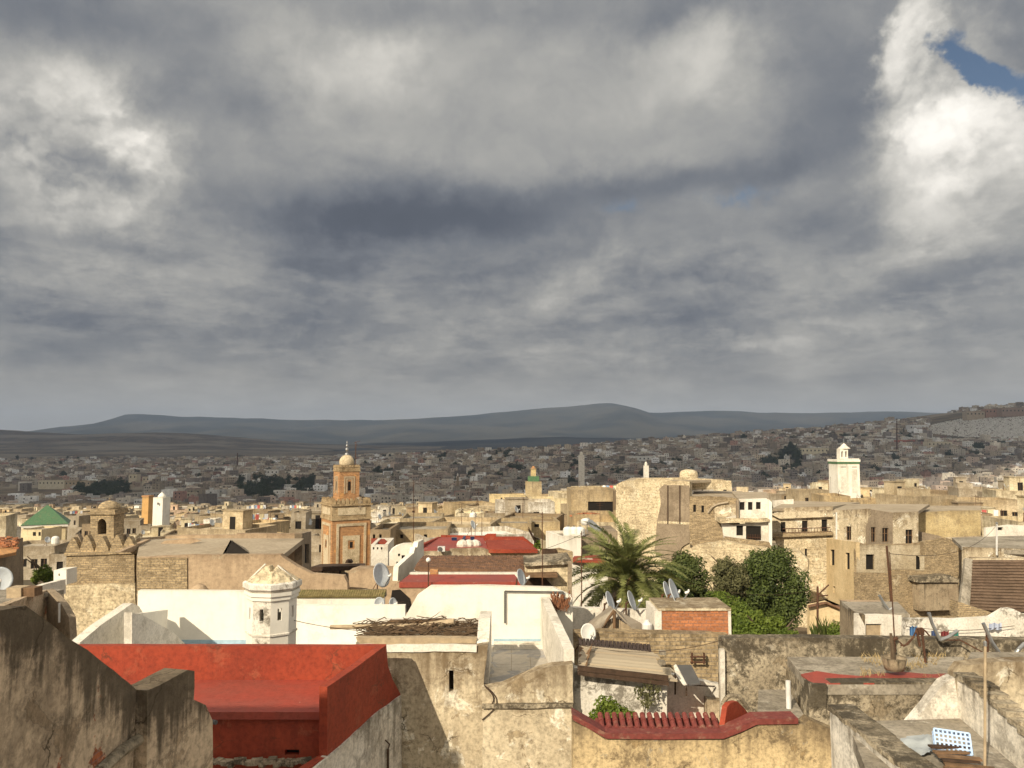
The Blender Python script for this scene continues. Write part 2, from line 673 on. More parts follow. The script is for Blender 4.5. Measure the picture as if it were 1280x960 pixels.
# brightness of the deck by height (the frame spans -3..31 degrees; brighter round the sun, behind)
lum = t.ramp(t.math('DIVIDE', el, 1.5708), [(0.0, .47), (.03, .43), (.06, .345), (.1, .275), (.14, .255), (.2, .268), (.38, .275), (.6, .3), (1.0, .34)])
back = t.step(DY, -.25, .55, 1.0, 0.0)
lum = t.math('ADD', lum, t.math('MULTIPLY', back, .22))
BL = [
    # px, py, rx, ry, amount, softness, warped?, rotation
    (120, 10, 330, 75, -.085, 1, 1, 0),
    (300, 110, 120, 110, -.10, 1, 1, 0),
    (640, 150, 140, 110, -.035, 1, 1, 0),
    (560, 20, 260, 40, -.05, 1, 1, 0),
    (860, 15, 200, 40, -.06, 1, 1, 0),
    (80, 170, 235, 135, .24, .75, 1, -.25),
    (165, 170, 80, 60, .19, .9, 1, -.5),
    (60, 110, 90, 60, .10, .9, 1, 0),
    (135, 212, 95, 34, -.17, .9, 1, 0),
    (110, 270, 240, 75, .10, 1, 1, 0),
    (120, 338, 230, 55, .09, .9, 1, 0),
    (140, 302, 150, 22, -.06, 1, 1, 0),
    (110, 412, 340, 62, -.085, 1, 1, 0),
    (60, 450, 160, 40, -.05, .9, 1, 0),
    (640, 110, 470, 150, .03, .8, 1, 0),
    (410, 85, 210, 90, .15, 1, 1, 0),
    (470, 75, 70, 45, .10, 1, 1, 0),
    (430, 190, 300, 70, .05, 1, 1, 0),
    (720, 120, 420, 120, .07, 1, 1, 0),
    (880, 75, 130, 70, .15, 1, 1, 0),
    (620, 200, 330, 50, .03, 1, 1, 0),
    (575, 265, 450, 75, -.125, 1, 1, .03),
    (520, 275, 260, 40, -.05, 1, 1, 0),
    (420, 285, 170, 36, -.06, 1, 1, 0),
    (830, 230, 230, 34, -.07, 1, 0, .05),
    (1025, 120, 150, 170, -.125, 1, 1, .2),
    (960, 215, 120, 50, -.05, 1, 1, 0),
    (600, 335, 420, 80, -.05, 1, 1, 0),
    (420, 400, 130, 45, -.055, 1, 1, 0),
    (760, 335, 120, 30, .07, 1, 1, 0),
    (700, 362, 90, 26, .09, 1, 1, 0),
    (830, 400, 240, 40, -.055, 1, 1, 0),
    (1010, 300, 170, 60, -.05, 1, 1, 0),
    (1150, 320, 220, 50, .03, 1, 1, 0),
    (1110, 402, 230, 22, .08, 1, 1, 0),
    (930, 428, 120, 14, .09, 1, 1, 0),
    (370, 405, 36, 10, .08, 1, 1, 0),
    (560, 440, 420, 14, .04, 1, 0, 0),
    (765, 458, 36, 16, -.05, 1, 1, 0),
    (1205, 205, 170, 145, .30, .65, 1, -.4),
    (1135, 60, 62, 110, .36, .55, 1, -.55),
    (1180, 165, 90, 60, .22, .9, 1, 0),
    (1230, 190, 70, 36, -.14, 1, 1, 0),
    (1210, 250, 120, 26, -.12, 1, 1, 0),
    (1230, 35, 90, 60, .10, 1, 1, 0),
]
for (px, py, rx, ry, amt, soft, wrp, rot) in BL:
    lum = t.math('MULTIPLY_ADD', blob(px, py, rx, ry, soft, q if wrp else qs, rot), amt, lum)
# billows and wisps at several sizes
b1 = t.noise(deck, 2.2, 9, .54, .35)
low = t.step(el, .20, .32, 1.0, .22)
b2 = t.noise(t.vmath('ADD', dirv, t.mul(w1, .12)), 9.0, 8, .56, .4)
b3 = t.noise(t.mul(dirv, (1, 1, 1.4)), 4.2, 6, .5, .5)
tex = t.math('ADD', t.math('MULTIPLY', t.math('SUBTRACT', b1, .5), t.math('MULTIPLY', low, .75)), t.math('MULTIPLY', t.math('SUBTRACT', b2, .5), .85))
tex = t.math('ADD', tex, t.math('MULTIPLY', t.math('SUBTRACT', b3, .5), .7))
# cauliflower heads, lit from the west: a cellular billow and its slope towards the sun
def billow(vec):
    vo = t.n('ShaderNodeTexVoronoi', feature='F1')
    vo.normalize = True
    t.l(vec, vo.inputs['Vector'])
    vo.inputs['Scale'].default_value = 5.5
    vo.inputs['Detail'].default_value = 3.0
    vo.inputs['Roughness'].default_value = .62
    vo.inputs['Lacunarity'].default_value = 2.3
    return vo.outputs['Distance']


bv = t.vmath('ADD', t.mul(dirv, (1, 1, 1.25)), t.mul(w1, .12))
v0 = billow(bv)
v1 = billow(t.vmath('ADD', bv, (-.018, 0, .03)))
relief = t.math('ADD', t.math('MULTIPLY', t.math('SUBTRACT', v1, v0), 2.4), t.math('MULTIPLY', t.math('SUBTRACT', .42, v0), .55))
heap = t.math('MAXIMUM', blob(1190, 130, 190, 190, .6, q), blob(120, 190, 230, 150, .7, q))
heap = t.math('MAXIMUM', heap, t.math('MULTIPLY', blob(640, 130, 520, 170, .8, q), .45))
heap = t.math('MAXIMUM', heap, t.math('MULTIPLY', blob(900, 350, 480, 90, .8, q), .5))
heap = t.math('MAXIMUM', heap, .22)
tex = t.math('ADD', tex, t.math('MULTIPLY', relief, heap))
# layered decks: crisp rims with soft insides
for (vec_, sc_, lo_, hi_, am_) in ((deck, 1.5, .46, .58, .17), (t.vmath('ADD', deck, (3.1, 1.7, .4)), 3.4, .47, .57, .13), (t.mul(dirv, (1, 1, 2.2)), 16.0, .47, .6, .13)):
    ln = t.noise(vec_, sc_, 10, .58, .25)
    tex = t.math('ADD', tex, t.math('MULTIPLY', t.math('SUBTRACT', t.step(ln, lo_, hi_), .5), t.math('MULTIPLY', low, am_)))
# the low haze band near the horizon is smooth
tex = t.math('MULTIPLY', tex, t.step(el, .03, .16, .16, 1.0))
calm = t.math('MAXIMUM', blob(680, 130, 420, 120, .7, q), t.math('MULTIPLY', blob(590, 265, 330, 45, .8, q), .8))
tex = t.math('MULTIPLY', tex, t.math('MULTIPLY_ADD', calm, -.5, 1.0))
lum = t.math('MULTIPLY', lum, t.math('ADD', 1.0, tex))
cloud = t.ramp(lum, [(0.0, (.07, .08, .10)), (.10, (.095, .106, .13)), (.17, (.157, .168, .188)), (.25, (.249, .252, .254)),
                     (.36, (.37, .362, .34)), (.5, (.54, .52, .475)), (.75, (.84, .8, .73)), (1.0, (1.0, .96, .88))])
# windows of blue
gap = blob(1245, 84, 165, 60, 1, q, -.74)
rawgap = gap
gap = t.step(t.math('ADD', gap, t.math('ADD', t.math('MULTIPLY', t.math('SUBTRACT', t.noise(dirv, 30.0, 8, .65), .5), .8), t.math('MULTIPLY', t.math('SUBTRACT', v0, .35), .5))), .40, .72)
gap2 = t.math('MAXIMUM', blob(925, 245, 75, 24, .8, q), blob(790, 262, 60, 18, .8, q))
gap2 = t.math('MULTIPLY', gap2, t.step(t.noise(dirv, 24.0, 8, .7), .40, .75))
mask = t.math('MAXIMUM', gap, t.math('MULTIPLY', gap2, .75))
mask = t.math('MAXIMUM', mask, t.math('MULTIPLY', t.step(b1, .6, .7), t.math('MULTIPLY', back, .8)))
sky = t.n('ShaderNodeTexSky', sky_type='NISHITA')
sky.sun_disc = False
sky.sun_elevation = SUN_EL
sky.sun_rotation = pi + SUN_AZ
sky.air_density = 1.0
sky.dust_density = .6
bg_sky = t.n('ShaderNodeBackground')
t.l(sky.outputs[0], bg_sky.inputs[0])
bg_sky.inputs[1].default_value = .055
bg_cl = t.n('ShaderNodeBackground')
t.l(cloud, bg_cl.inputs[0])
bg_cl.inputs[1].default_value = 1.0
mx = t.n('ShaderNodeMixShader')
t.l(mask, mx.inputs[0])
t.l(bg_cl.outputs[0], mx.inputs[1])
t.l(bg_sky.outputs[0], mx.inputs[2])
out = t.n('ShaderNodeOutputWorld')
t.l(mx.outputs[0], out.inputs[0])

# ------------------------------------------------------------------ the cloud that shades the far side of the valley
# a real deck 3 km up; its ragged near edge drops the line where sunlight ends on the city
def cloud_edge(X):
    """distance at which the city falls into shade, by bearing X"""
    return interp(X, [(-900, 560), (-350, 500), (-150, 520), (-40, 560), (60, 640), (160, 760), (330, 920), (520, 1020), (900, 1140), (1600, 1300)])


def clouds():
    H = 3000.0
    back_ = H / abs(SUN_DIR.z)
    ox, oy = SUN_DIR.x * back_, SUN_DIR.y * back_
    nx, ny = 150, 70
    vs, fs = [], []
    for top in (0, 1):
        for j in range(ny + 1):
            for i in range(nx + 1):
                gx = -7000 + 13500 * i / nx if not (0 < i < 1) else 0
                # finer columns over the part of the edge that can be seen
                gx = gx if abs(gx) > 1600 else gx
                near = cloud_edge(gx) + 26 * noise.noise(Vector((gx * .012, 3.3, 0))) + 14 * noise.noise(Vector((gx * .05, 1.3, 0)))
                far = 6400
                tt = (j / ny) ** 2.2
                gy = near + (far - near) * tt
                edge = min(1.0, j / 7, (ny - j) / 5, i / 5, (nx - i) / 5)
                puff = noise.fractal(Vector((gx * .0011, gy * .0011, top * 3.0)), 1.0, 2.1, 5)
                z = H + (30 + 260 * edge * (0.6 + .5 * puff) if top else -150 * edge * (0.35 + .6 * puff))
                if edge == 0:
                    z = H
                vs.append((gx - ox, gy - oy, z))
    n1 = (nx + 1) * (ny + 1)
    for j in range(ny):
        for i in range(nx):
            a = j * (nx + 1) + i
            fs.append((a, a + nx + 1, a + nx + 2, a + 1))
            fs.append((n1 + a, n1 + a + 1, n1 + a + nx + 2, n1 + a + nx + 1))
    me = bpy.data.meshes.new('clouds')
    me.from_pydata(vs, [], fs)
    me.polygons.foreach_set('use_smooth', [True] * len(me.polygons))
    m = bpy.data.materials.new('cloud vapour')
    m.use_nodes = True
    m.node_tree.nodes.clear()
    c = NT(m.node_tree)
    d = c.n('ShaderNodeBsdfDiffuse')
    tr = c.n('ShaderNodeBsdfTranslucent')
    n = c.noise(c.mul(c.n('ShaderNodeNewGeometry').outputs['Position'], .0016), 1, 6, .6)
    c.l(c.ramp(n, [(.3, .75), (.7, .92)]), d.inputs[0])
    c.l(c.ramp(n, [(.3, .88), (.7, .98)]), tr.inputs[0])
    mm = c.n('ShaderNodeMixShader')
    mm.inputs[0].default_value = .8
    c.l(d.outputs[0], mm.inputs[1])
    c.l(tr.outputs[0], mm.inputs[2])
    o = c.n('ShaderNodeOutputMaterial')
    c.l(mm.outputs[0], o.inputs[0])
    me.materials.append(m)
    structure('clouds', me, 'stuff')


clouds()

# ------------------------------------------------------------------ ground: one sheet, a valley and the slope beyond it
GP = [(-100, -16), (40, -16), (80, -17.5), (120, -20), (200, -27), (300, -35), (450, -46), (600, -54), (900, -62), (1300, -66),
      (2000, -59), (2800, -44), (3500, -34), (5000, -10), (9000, 0), (40000, 0)]
HB = [(-3000, 0), (-1200, 0), (-600, 10), (0, 42), (333, 64), (630, 84), (860, 104), (1130, 142), (1600, 190), (3000, 230)]


def ground_z(x, y):
    z = interp(y, GP)
    g = smooth(650, 1750, y) * (1 - smooth(2000, 3400, y))
    z += interp(x, HB) * g
    z += 6 * math.exp(-((x - 95) / 60) ** 2 - ((y - 215) / 90) ** 2) + 6 * math.exp(-((x - 18) / 26) ** 2 - ((y - 190) / 60) ** 2)
    # bare hills far to the west
    z += 150 * math.exp(-((x + 4300) / 1500) ** 2 - ((y - 5600) / 900) ** 2)
    z += 70 * math.exp(-((x + 2200) / 900) ** 2 - ((y - 5200) / 700) ** 2)
    if y > 900:
        k = smooth(900, 2000, y)
        z += k * 7 * noise.noise(Vector((x * .004, y * .004, 0)))
        z += smooth(3000, 6000, y) * 26 * noise.noise(Vector((x * .0011, y * .0011, 5)))
    return z


def ground():
    ys = [-120, -60, -20, 0, 20, 40, 60, 80, 100]
    y = 100
    while y < 9000:
        y *= 1.03
        ys.append(y)
    ys += [12000, 16000, 24000, 40000, 60000]
    nx = 130
    vs, fs = [], []
    for y in ys:
        half = max(120, abs(y) * 1.15 + 60)
        for i in range(nx + 1):
            x = (i / nx * 2 - 1) * half
            vs.append((x, y, ground_z(x, y)))
    for j in range(len(ys) - 1):
        for i in range(nx):
            a = j * (nx + 1) + i
            fs.append((a, a + 1, a + nx + 2, a + nx + 1))
    me = bpy.data.meshes.new('ground')
    me.from_pydata(vs, [], fs)
    me.polygons.foreach_set('use_smooth', [True] * len(me.polygons))
    m, n, b = new_mat('dusty earth')
    pos = n.n('ShaderNodeNewGeometry').outputs['Position']
    a1 = n.noise(n.mul(pos, .02), 1, 9, .65)
    a2 = n.noise(n.mul(pos, (.0016, .0045, .002)), 1, 7, .6)
    a3 = n.noise(n.mul(pos, .35), 1, 6, .7)
    col = n.mix(n.step(a1, .38, .62), (.17, .125, .08), (.075, .065, .045))
    col = n.mix(n.step(a2, .47, .56), col, (.235, .2, .15))
    col = n.mix(1.0, col, n.ramp(a3, [(.3, .75), (.7, 1.1)]), 'MULTIPLY')
    n.l(col, b.inputs['Base Color'])
    b.inputs['Roughness'].default_value = 1
    me.materials.append(m)
    structure('ground', me)


ground()


def ridge(name, prof, Y, depth, mat, rough=1.0, base=-20, seed=0.0):
    """a mountain range: crest heights read along the skyline, flanks falling to the plain with gullies"""
    nx, ny = 200, 40
    vs, fs = [], []
    x0, x1 = P(prof[0][0], 540, Y).x, P(prof[-1][0], 540, Y).x
    for j in range(ny + 1):
        tt = j / ny * 2 - 1                      # -1 near foot, 0 crest, 1 far foot
        for i in range(nx + 1):
            X = x0 + (x1 - x0) * i / nx
            px = 640 + F * X / Y * (cp + .06 * sp)
            crest = P(640, interp(px, prof), Y).z
            sh = (1 - abs(tt)) ** 1.15
            y = Y + tt * depth
            g = noise.fractal(Vector((X * .0009, y * .0006, seed)), 1.0, 2.0, 5)
            sp_ = noise.fractal(Vector((X * .0022, y * .0004, seed + 4)), 1.0, 2.0, 4)
            z = base + (crest - base) * sh * (1 + rough * (.17 * g + .20 * sp_) * (1 - sh) * 2.2) + rough * 10 * noise.noise(Vector((X * .004, y * .003, seed)))
            vs.append((X, y, z))
    for j in range(ny):
        for i in range(nx):
            a = j * (nx + 1) + i
            fs.append((a, a + 1, a + nx + 2, a + nx + 1))
    me = bpy.data.meshes.new(name)
    me.from_pydata(vs, [], fs)
    me.polygons.foreach_set('use_smooth', [True] * len(me.polygons))
    me.materials.append(mat)
    structure(name, me)


mm_, n, b = new_mat('scrubby mountain')
pos = n.n('ShaderNodeNewGeometry').outputs['Position']
a1 = n.noise(n.mul(pos, (.0011, .0016, .004)), 1, 10, .62)
col = n.mix(n.step(a1, .4, .62), (.034, .042, .046), (.082, .08, .07))
n.l(col, b.inputs['Base Color'])
b.inputs['Roughness'].default_value = 1
ridge('mountains', [(-500, 548), (-100, 552), (0, 548), (60, 540), (95, 532), (135, 527), (148, 520), (158, 517), (190, 519), (240, 521), (330, 523), (380, 525),
                    (470, 525), (540, 522), (600, 518), (650, 513), (700, 509), (742, 505), (768, 504), (790, 509), (812, 516), (850, 515), (905, 513), (960, 516),
                    (1040, 516), (1110, 514), (1170, 516), (1300, 524), (1500, 530), (1800, 540)], 8600, 2600, mm_, 1.0, -10, 1.7)
ridge('hills', [(-700, 530), (-300, 534), (-60, 538), (30, 539), (90, 546), (160, 552), (260, 558), (420, 558), (560, 551), (700, 546), (800, 549), (900, 543), (1000, 545), (1200, 540), (1500, 535), (1900, 530)],
      5600, 1500, mm_, .8, -25, 9.2)

# ------------------------------------------------------------------ the air
def haze():
    mb = MB().box(-9000, 9000, -140, 11600, -75, 520)
    me = mb.mesh('haze', [])
    m = bpy.data.materials.new('air')
    m.use_nodes = True
    m.node_tree.nodes.clear()
    c = NT(m.node_tree)
    v = c.n('ShaderNodeVolumePrincipled')
    v.inputs['Color'].default_value = (.58, .73, 1.0, 1)
    v.inputs['Density'].default_value = HAZE
    v.inputs['Anisotropy'].default_value = .0
    o = c.n('ShaderNodeOutputMaterial')
    c.l(v.outputs[0], o.inputs['Volume'])
    me.materials.append(m)
    structure('haze', me, 'stuff')


HAZE = 8.5e-5
haze()
# ------------------------------------------------------------------ materials
M = {}
M['grey_render'] = plaster('old grey render', (.62, .46, .285), (.48, .35, .215), stain=(.06, .046, .03), top=0, blotch=.35, streak=.45,
                           brick=(.48, .16, .07), brick_at=.62, sc=1.0, bump=.5, fine=.35, spall=.5, cracks=.8, edge=(-1.91, 9.2, .674, -3.81))
M['red'] = plaster('red roof paint', (.33, .056, .025), (.26, .042, .02), stain=(.10, .024, .016), top=.04, blotch=.16, streak=.32,
                   patch=(.34, .08, .04), patch_at=.58, sc=.9, bump=.3, rough=.65, fine=.24, cracks=.5)
M['red_floor'] = plaster('worn red roof paint', (.34, .062, .04), (.27, .07, .05), stain=(.2, .04, .025), top=0, blotch=.15, streak=0,
                         patch=(.50, .36, .27), patch_at=.64, sc=.9, bump=.15, rough=.5, fine=.2)
M['peel_white'] = plaster('peeling whitewash', (.80, .75, .66), (.66, .6, .5), stain=(.11, .09, .065), top=.15, blotch=.45, streak=.75, sc=1.2, bump=.4, fine=.3)
M['beige'] = plaster('beige render with rain stains', (.64, .53, .345), (.50, .40, .25), stain=(.15, .105, .06), top=.38, blotch=.5, streak=.5,
                     patch=(.80, .72, .55), patch_at=.57, sc=1.0, bump=.5, fine=.34, spall=.8, cracks=.8)
M['yellow'] = plaster('ochre render with lichen', (.64, .47, .225), (.50, .36, .17), stain=(.12, .085, .05), top=.5, blotch=.75, streak=.5,
                      patch=(.42, .36, .25), patch_at=.6, sc=1.1, bump=.6, fine=.4, spall=.8, cracks=.5)
M['lichen'] = plaster('lichen grown concrete', (.50, .41, .27), (.33, .265, .17), stain=(.06, .048, .032), top=.3, blotch=.85, streak=.35,
                      patch=(.62, .54, .4), patch_at=.6, sc=1.3, bump=.8, fine=.5, spall=.6, cracks=.6, bthr=.46)
M['white'] = plaster('fresh whitewash', (.81, .77, .675), (.74, .70, .605), stain=(.38, .325, .245), top=.1, blotch=.26, streak=.4, sc=.4, bump=.12, fine=.05)
M['white_worn'] = plaster('worn whitewash', (.76, .71, .62), (.66, .61, .52), stain=(.24, .2, .14), top=.06, blotch=.35, streak=.25, sc=1.4, bump=.3, fine=.18)
M['white_flaky'] = plaster('flaking whitewash', (.78, .74, .66), (.62, .57, .48), stain=(.14, .12, .09), top=0, blotch=.85, streak=.2, sc=1.5, bump=.4, fine=.2)
M['blue_skirt'] = plain('pale blue skirting paint', (.36, .50, .58), .6, .2)
M['stone'] = plaster('old stone and brick wall', (.53, .425, .265), (.40, .31, .185), stain=(.115, .08, .045), top=.12, blotch=.4, streak=.2,
                     brick=(.52, .39, .225), brick_at=.38, sc=1.0, bump=.6, fine=.45, bsize=.34, course=.45)
M['rubble'] = plaster('crumbling rubble masonry', (.68, .55, .33), (.55, .43, .25), stain=(.15, .105, .055), top=.08, blotch=.35, streak=.35,
                      patch=(.68, .57, .37), patch_at=.56, sc=.7, bump=.9, fine=.5, course=.5)
M['earth'] = plaster('rammed earth', (.48, .34, .20), (.39, .27, .155), stain=(.16, .105, .06), top=.16, blotch=.25, streak=.3, patch=(.48, .38, .24), patch_at=.63,
                     sc=.6, bump=.35, fine=.22)
M['earth_roof'] = plaster('pale earthen roof', (.40, .32, .215), (.33, .26, .17), stain=(.15, .11, .07), top=0, blotch=.25, streak=0, sc=.5, bump=.3, fine=.2)
M['roof_grey'] = plaster('grey cement roof', (.36, .31, .235), (.25, .21, .15), stain=(.08, .065, .045), top=0, blotch=.5, streak=0, patch=(.45, .41, .33), patch_at=.63, sc=.9, bump=.35, fine=.3)
M['dark_patch'] = plaster('dark weathered and shade render', (.31, .235, .15), (.235, .175, .11), stain=(.10, .072, .045), top=.05, blotch=.35, streak=.4, sc=.8, bump=.4, fine=.25)
M['house'] = plaster('house render', None, (.74, .70, .63), stain=(.19, .145, .09), top=.22, blotch=.42, streak=.45, sc=.8, bump=.4, fine=.3, course=.25)
M['house_plain'] = plaster('smooth house render', None, (.86, .83, .78), stain=(.22, .17, .1), top=.12, blotch=.2, streak=.25, sc=.7, bump=.25, fine=.18)
M['redbrick'] = plaster('orange hollow brick', (.52, .215, .10), (.45, .18, .085), stain=(.2, .12, .07), top=.1, blotch=.2, streak=.15,
                        brick=(.56, .22, .095), brick_at=.3, sc=1.4, bump=.5, fine=.3, bsize=.30)
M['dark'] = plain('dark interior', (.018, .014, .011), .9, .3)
M['wood'] = plain('weathered brown timber', (.20, .12, .065), .8, .5, 5.0, bump=.3)
M['wood_pale'] = plain('sun bleached timber', (.44, .34, .22), .8, .35, 5.0, bump=.3)
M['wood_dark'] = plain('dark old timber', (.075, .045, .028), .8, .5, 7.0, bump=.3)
M['boards'] = planks('bleached roof boards', (.30, .24, .17), (.56, .47, .33), .2)
M['twigs'] = plain('dry brushwood', (.13, .085, .05), .9, .6, 3.0)
M['metal'] = plain('galvanised metal', (.42, .42, .41), .35, .2, 5.0, metal=.8)
M['rust'] = plain('rusty iron', (.10, .05, .03), .85, .5, 14.0, bump=.3, dirt=(.18, .075, .03))
M['dish'] = plain('grey dish enamel', (.52, .55, .57), .45, .15, 4.0, dirt=(.42, .42, .4))
M['dish_white'] = plain('white dish enamel', (.74, .72, .66), .45, .15, 4.0)
M['pvc'] = plain('white pipe plastic', (.66, .64, .6), .4, .2, 6.0)
M['tile_red'] = plain('red glazed roof tile', (.20, .05, .04), .6, .4, 9.0, bump=.3, dirt=(.25, .13, .09))
M['tile_brown'] = plain('brown roof tile', (.22, .12, .07), .8, .5, 3.0, bump=.4, dirt=(.13, .075, .05))
M['tile_green'] = plain('green glazed roof tile', (.085, .175, .085), .45, .3, 2.0, dirt=(.15, .17, .09))
M['tile_moss'] = plain('mossy roof tile', (.24, .19, .08), .85, .5, 5.0, bump=.4, dirt=(.12, .12, .04))
M['terracotta'] = plaster('orange rendered brick', (.66, .345, .125), (.58, .295, .105), stain=(.3, .17, .08), top=.05, blotch=.25, streak=.25, brick=(.56, .29, .12), brick_at=.4, sc=1.2, bump=.3, fine=.2, bsize=.3)
M['cream_trim'] = plaster('cream carved trim', (.62, .50, .31), (.5, .39, .23), stain=(.2, .14, .07), top=.05, blotch=.5, streak=.35, sc=1.6, bump=.6, fine=.4)
M['ochre_frieze'] = plaster('carved ochre frieze', (.50, .36, .18), (.36, .24, .11), stain=(.13, .085, .04), top=.1, blotch=.6, streak=.4, sc=2.2, bump=.9, fine=.5)
M['blue_plastic'] = plain('pale blue plastic', (.42, .56, .78), .45, .1, 4.0)
M['tarp'] = plain('grey brown tarpaulin', (.30, .25, .19), .75, .35, 1.5, bump=.3, dirt=(.4, .35, .27))
M['black_tile'] = plain('dark slatted tile', (.05, .035, .03), .7, .4, 8.0)
M['slate'] = plain('dark grey sheet metal', (.10, .095, .09), .5, .2, 3.0)
M['solar'] = plain('blue solar panel', (.02, .035, .09), .15, .2, 3.0)
M['tarp_blue'] = plain('pale grey blue sheet', (.42, .45, .46), .7, .3, 3.0, bump=.3, dirt=(.3, .27, .22))
M['trunk'] = plain('rough bark', (.12, .085, .055), .95, .5, 6.0, bump=.6)


def floor_tiles():
    m, t, b = new_mat('worn cement tiles')
    pos = t.n('ShaderNodeNewGeometry').outputs['Position']
    wob = t.mix(.04, pos, t.noise(pos, .8, 3, .5, col=True))
    br = t.n('ShaderNodeTexBrick')
    t.l(wob, br.inputs['Vector'])
    br.offset = 0.0
    br.inputs['Scale'].default_value = 1
    br.inputs['Brick Width'].default_value = .62
    br.inputs['Row Height'].default_value = .62
    br.inputs['Mortar Size'].default_value = .012
    br.inputs['Color1'].default_value = (.50, .45, .38, 1)
    br.inputs['Color2'].default_value = (.43, .39, .33, 1)
    br.inputs['Mortar'].default_value = (.3, .26, .2, 1)
    c = t.mix(t.step(t.noise(t.mul(pos, .9), 1, 5, .6, 1.2), .5, .53), br.outputs['Color'], (.33, .32, .31))
    c = t.mix(1.0, c, t.ramp(t.noise(t.mul(pos, 5), 1, 5, .6), [(.3, .8), (.7, 1.08)]), 'MULTIPLY')
    t.l(c, b.inputs['Base Color'])
    b.inputs['Roughness'].default_value = .7
    return m


def mosaic():
    m, t, b = new_mat('grey patterned floor tiles')
    pos = t.n('ShaderNodeNewGeometry').outputs['Position']
    ch = t.n('ShaderNodeTexChecker')
    t.l(t.mul(pos, (1.9, .9, 1)), ch.inputs[0])
    ch.inputs['Scale'].default_value = 1
    ch.inputs['Color1'].default_value = (.62, .62, .6, 1)
    ch.inputs['Color2'].default_value = (.30, .31, .33, 1)
    c = t.mix(t.step(t.noise(t.mul(pos, 2.2), 1, 5, .6), .5, .54), ch.outputs[0], (.55, .56, .56))
    t.l(c, b.inputs['Base Color'])
    b.inputs['Roughness'].default_value = .6
    return m


M['floor_tiles'] = floor_tiles()
M['mosaic'] = mosaic()
M['leaf_dark'] = leafmat('dark glossy leaves', (.030, .048, .012), (.12, .15, .036), .55, 1.2, .2)
M['leaf_bright'] = leafmat('bright green leaves', (.07, .115, .018), (.20, .25, .04), .55, 1.0, .35)
M['leaf_grey'] = leafmat('grey green leaves', (.085, .088, .035), (.165, .155, .07), .7, 1.2, .25)
M['leaf_mid'] = leafmat('mid green leaves', (.045, .065, .018), (.12, .14, .036), .6, 1.0, .25)
M['leaf_far'] = leafmat('far dark green leaves', (.022, .032, .016), (.055, .065, .03), .8, .3, .1)
M['leaf_palm'] = leafmat('palm leaflets', (.09, .108, .03), (.28, .285, .10), .5, .8, .25)
M['leaf_dry'] = leafmat('dry palm leaves', (.30, .19, .085), (.42, .29, .14), .8, 1.0, .2)
M['leaf_rust'] = leafmat('dry rust coloured plant', (.22, .09, .045), (.36, .17, .09), .8, 2.0, .2)
M['yellow_clean'] = plaster('warm yellow render', (.66, .50, .26), (.58, .42, .20), stain=(.25, .17, .08), top=.06, blotch=.22, streak=.3, sc=.8, bump=.25, fine=.18)
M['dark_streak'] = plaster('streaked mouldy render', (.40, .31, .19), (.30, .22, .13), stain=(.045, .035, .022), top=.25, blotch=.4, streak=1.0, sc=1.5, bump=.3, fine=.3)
M['ribbed_brown'] = plaster('weathered brown sheeting', (.17, .105, .062), (.125, .078, .045), stain=(.05, .03, .02), top=0, blotch=.3, streak=0, sc=1, bump=.3, fine=.3, course=.5)
# ------------------------------------------------------------------ the near roofs
def win_pane(mb, pix, A, B, inset=.22, mi=0):
    """dark pane set back inside an opening"""
    n = Vector((B[1] - A[1], -(B[0] - A[0]), 0)).normalized()
    if n.x * A[0] + n.y * A[1] < 0:
        n = -n
    pts = [hit_plane(x, y, A, B) + n * inset for x, y in rect(pix)]
    c = sum(pts, Vector()) / len(pts)
    pts = [c + (p - c) * 1.12 for p in pts]
    mb.prism(pts, n * .04, (), mi)
    return mb


STREET = -17.0

# --- unseen house block, added beside and behind the viewer to shade the red roof front
T = Thing('shade_block', 'unseen house block added to shade the red roof front wall', 'house')
T.main(MB().box(-30, -15.2, -14, 1.5, STREET, 5.6), M['grey_render'])
T.part('roof', MB().box(-29.6, -15.6, -13.6, 1.1, 5.6, 5.75), M['roof_grey'])
T.part('parapet', MB().box(-30.05, -15.15, 1.3, 1.55, 5.6, 5.95), M['grey_render'])
T.done()

# --- stair parapet, grey and stained
xw = -5.7
zt = P(0, 772, 8.55).z
yb = 9.2
zc = P(185, 862, 12.02).z
T = Thing('stair_parapet', 'grey lichen stained stair parapet sloping down towards the red roof', 'parapet')
mb = MB()
prof = [(5.2, -14), (5.2, zt), (yb - .5, zt + .03), (yb, zt), (10.6, lerp(zt, zc, .5) + .03), (12.02, zc), (12.02, -14)]
mb.prism([Vector((xw, y, z)) for y, z in prof], (-.5, 0, 0), (), 0, .25, .025)
T.main(mb, M['grey_render'])
mb = MB()
A, B = XY(185, 12.02, 862), XY(243, 13.06, 838)
mb.panel([(184, 863), (200, 856), (218, 847), (235, 838), (243, 838), (243, 875), (258, 881), (266, 900), (268, 1010), (184, 1010)], A, B, .45, (), 0, .2, .03)
T.part('end_wall', mb, M['grey_render'])
# rough ledge running along the foot
mb = MB()
pts = [hit_plane(x, y, (xw, 5), (xw, 12)) for x, y in [(120, 965), (150, 938), (185, 915), (222, 905)]]
for a, b_ in zip(pts, pts[1:]):
    mb.tube(a + Vector((.03, 0, 0)), b_ + Vector((.03, 0, 0)), .09, 7)
T.part('ledge', mb, M['lichen'])
T.done()

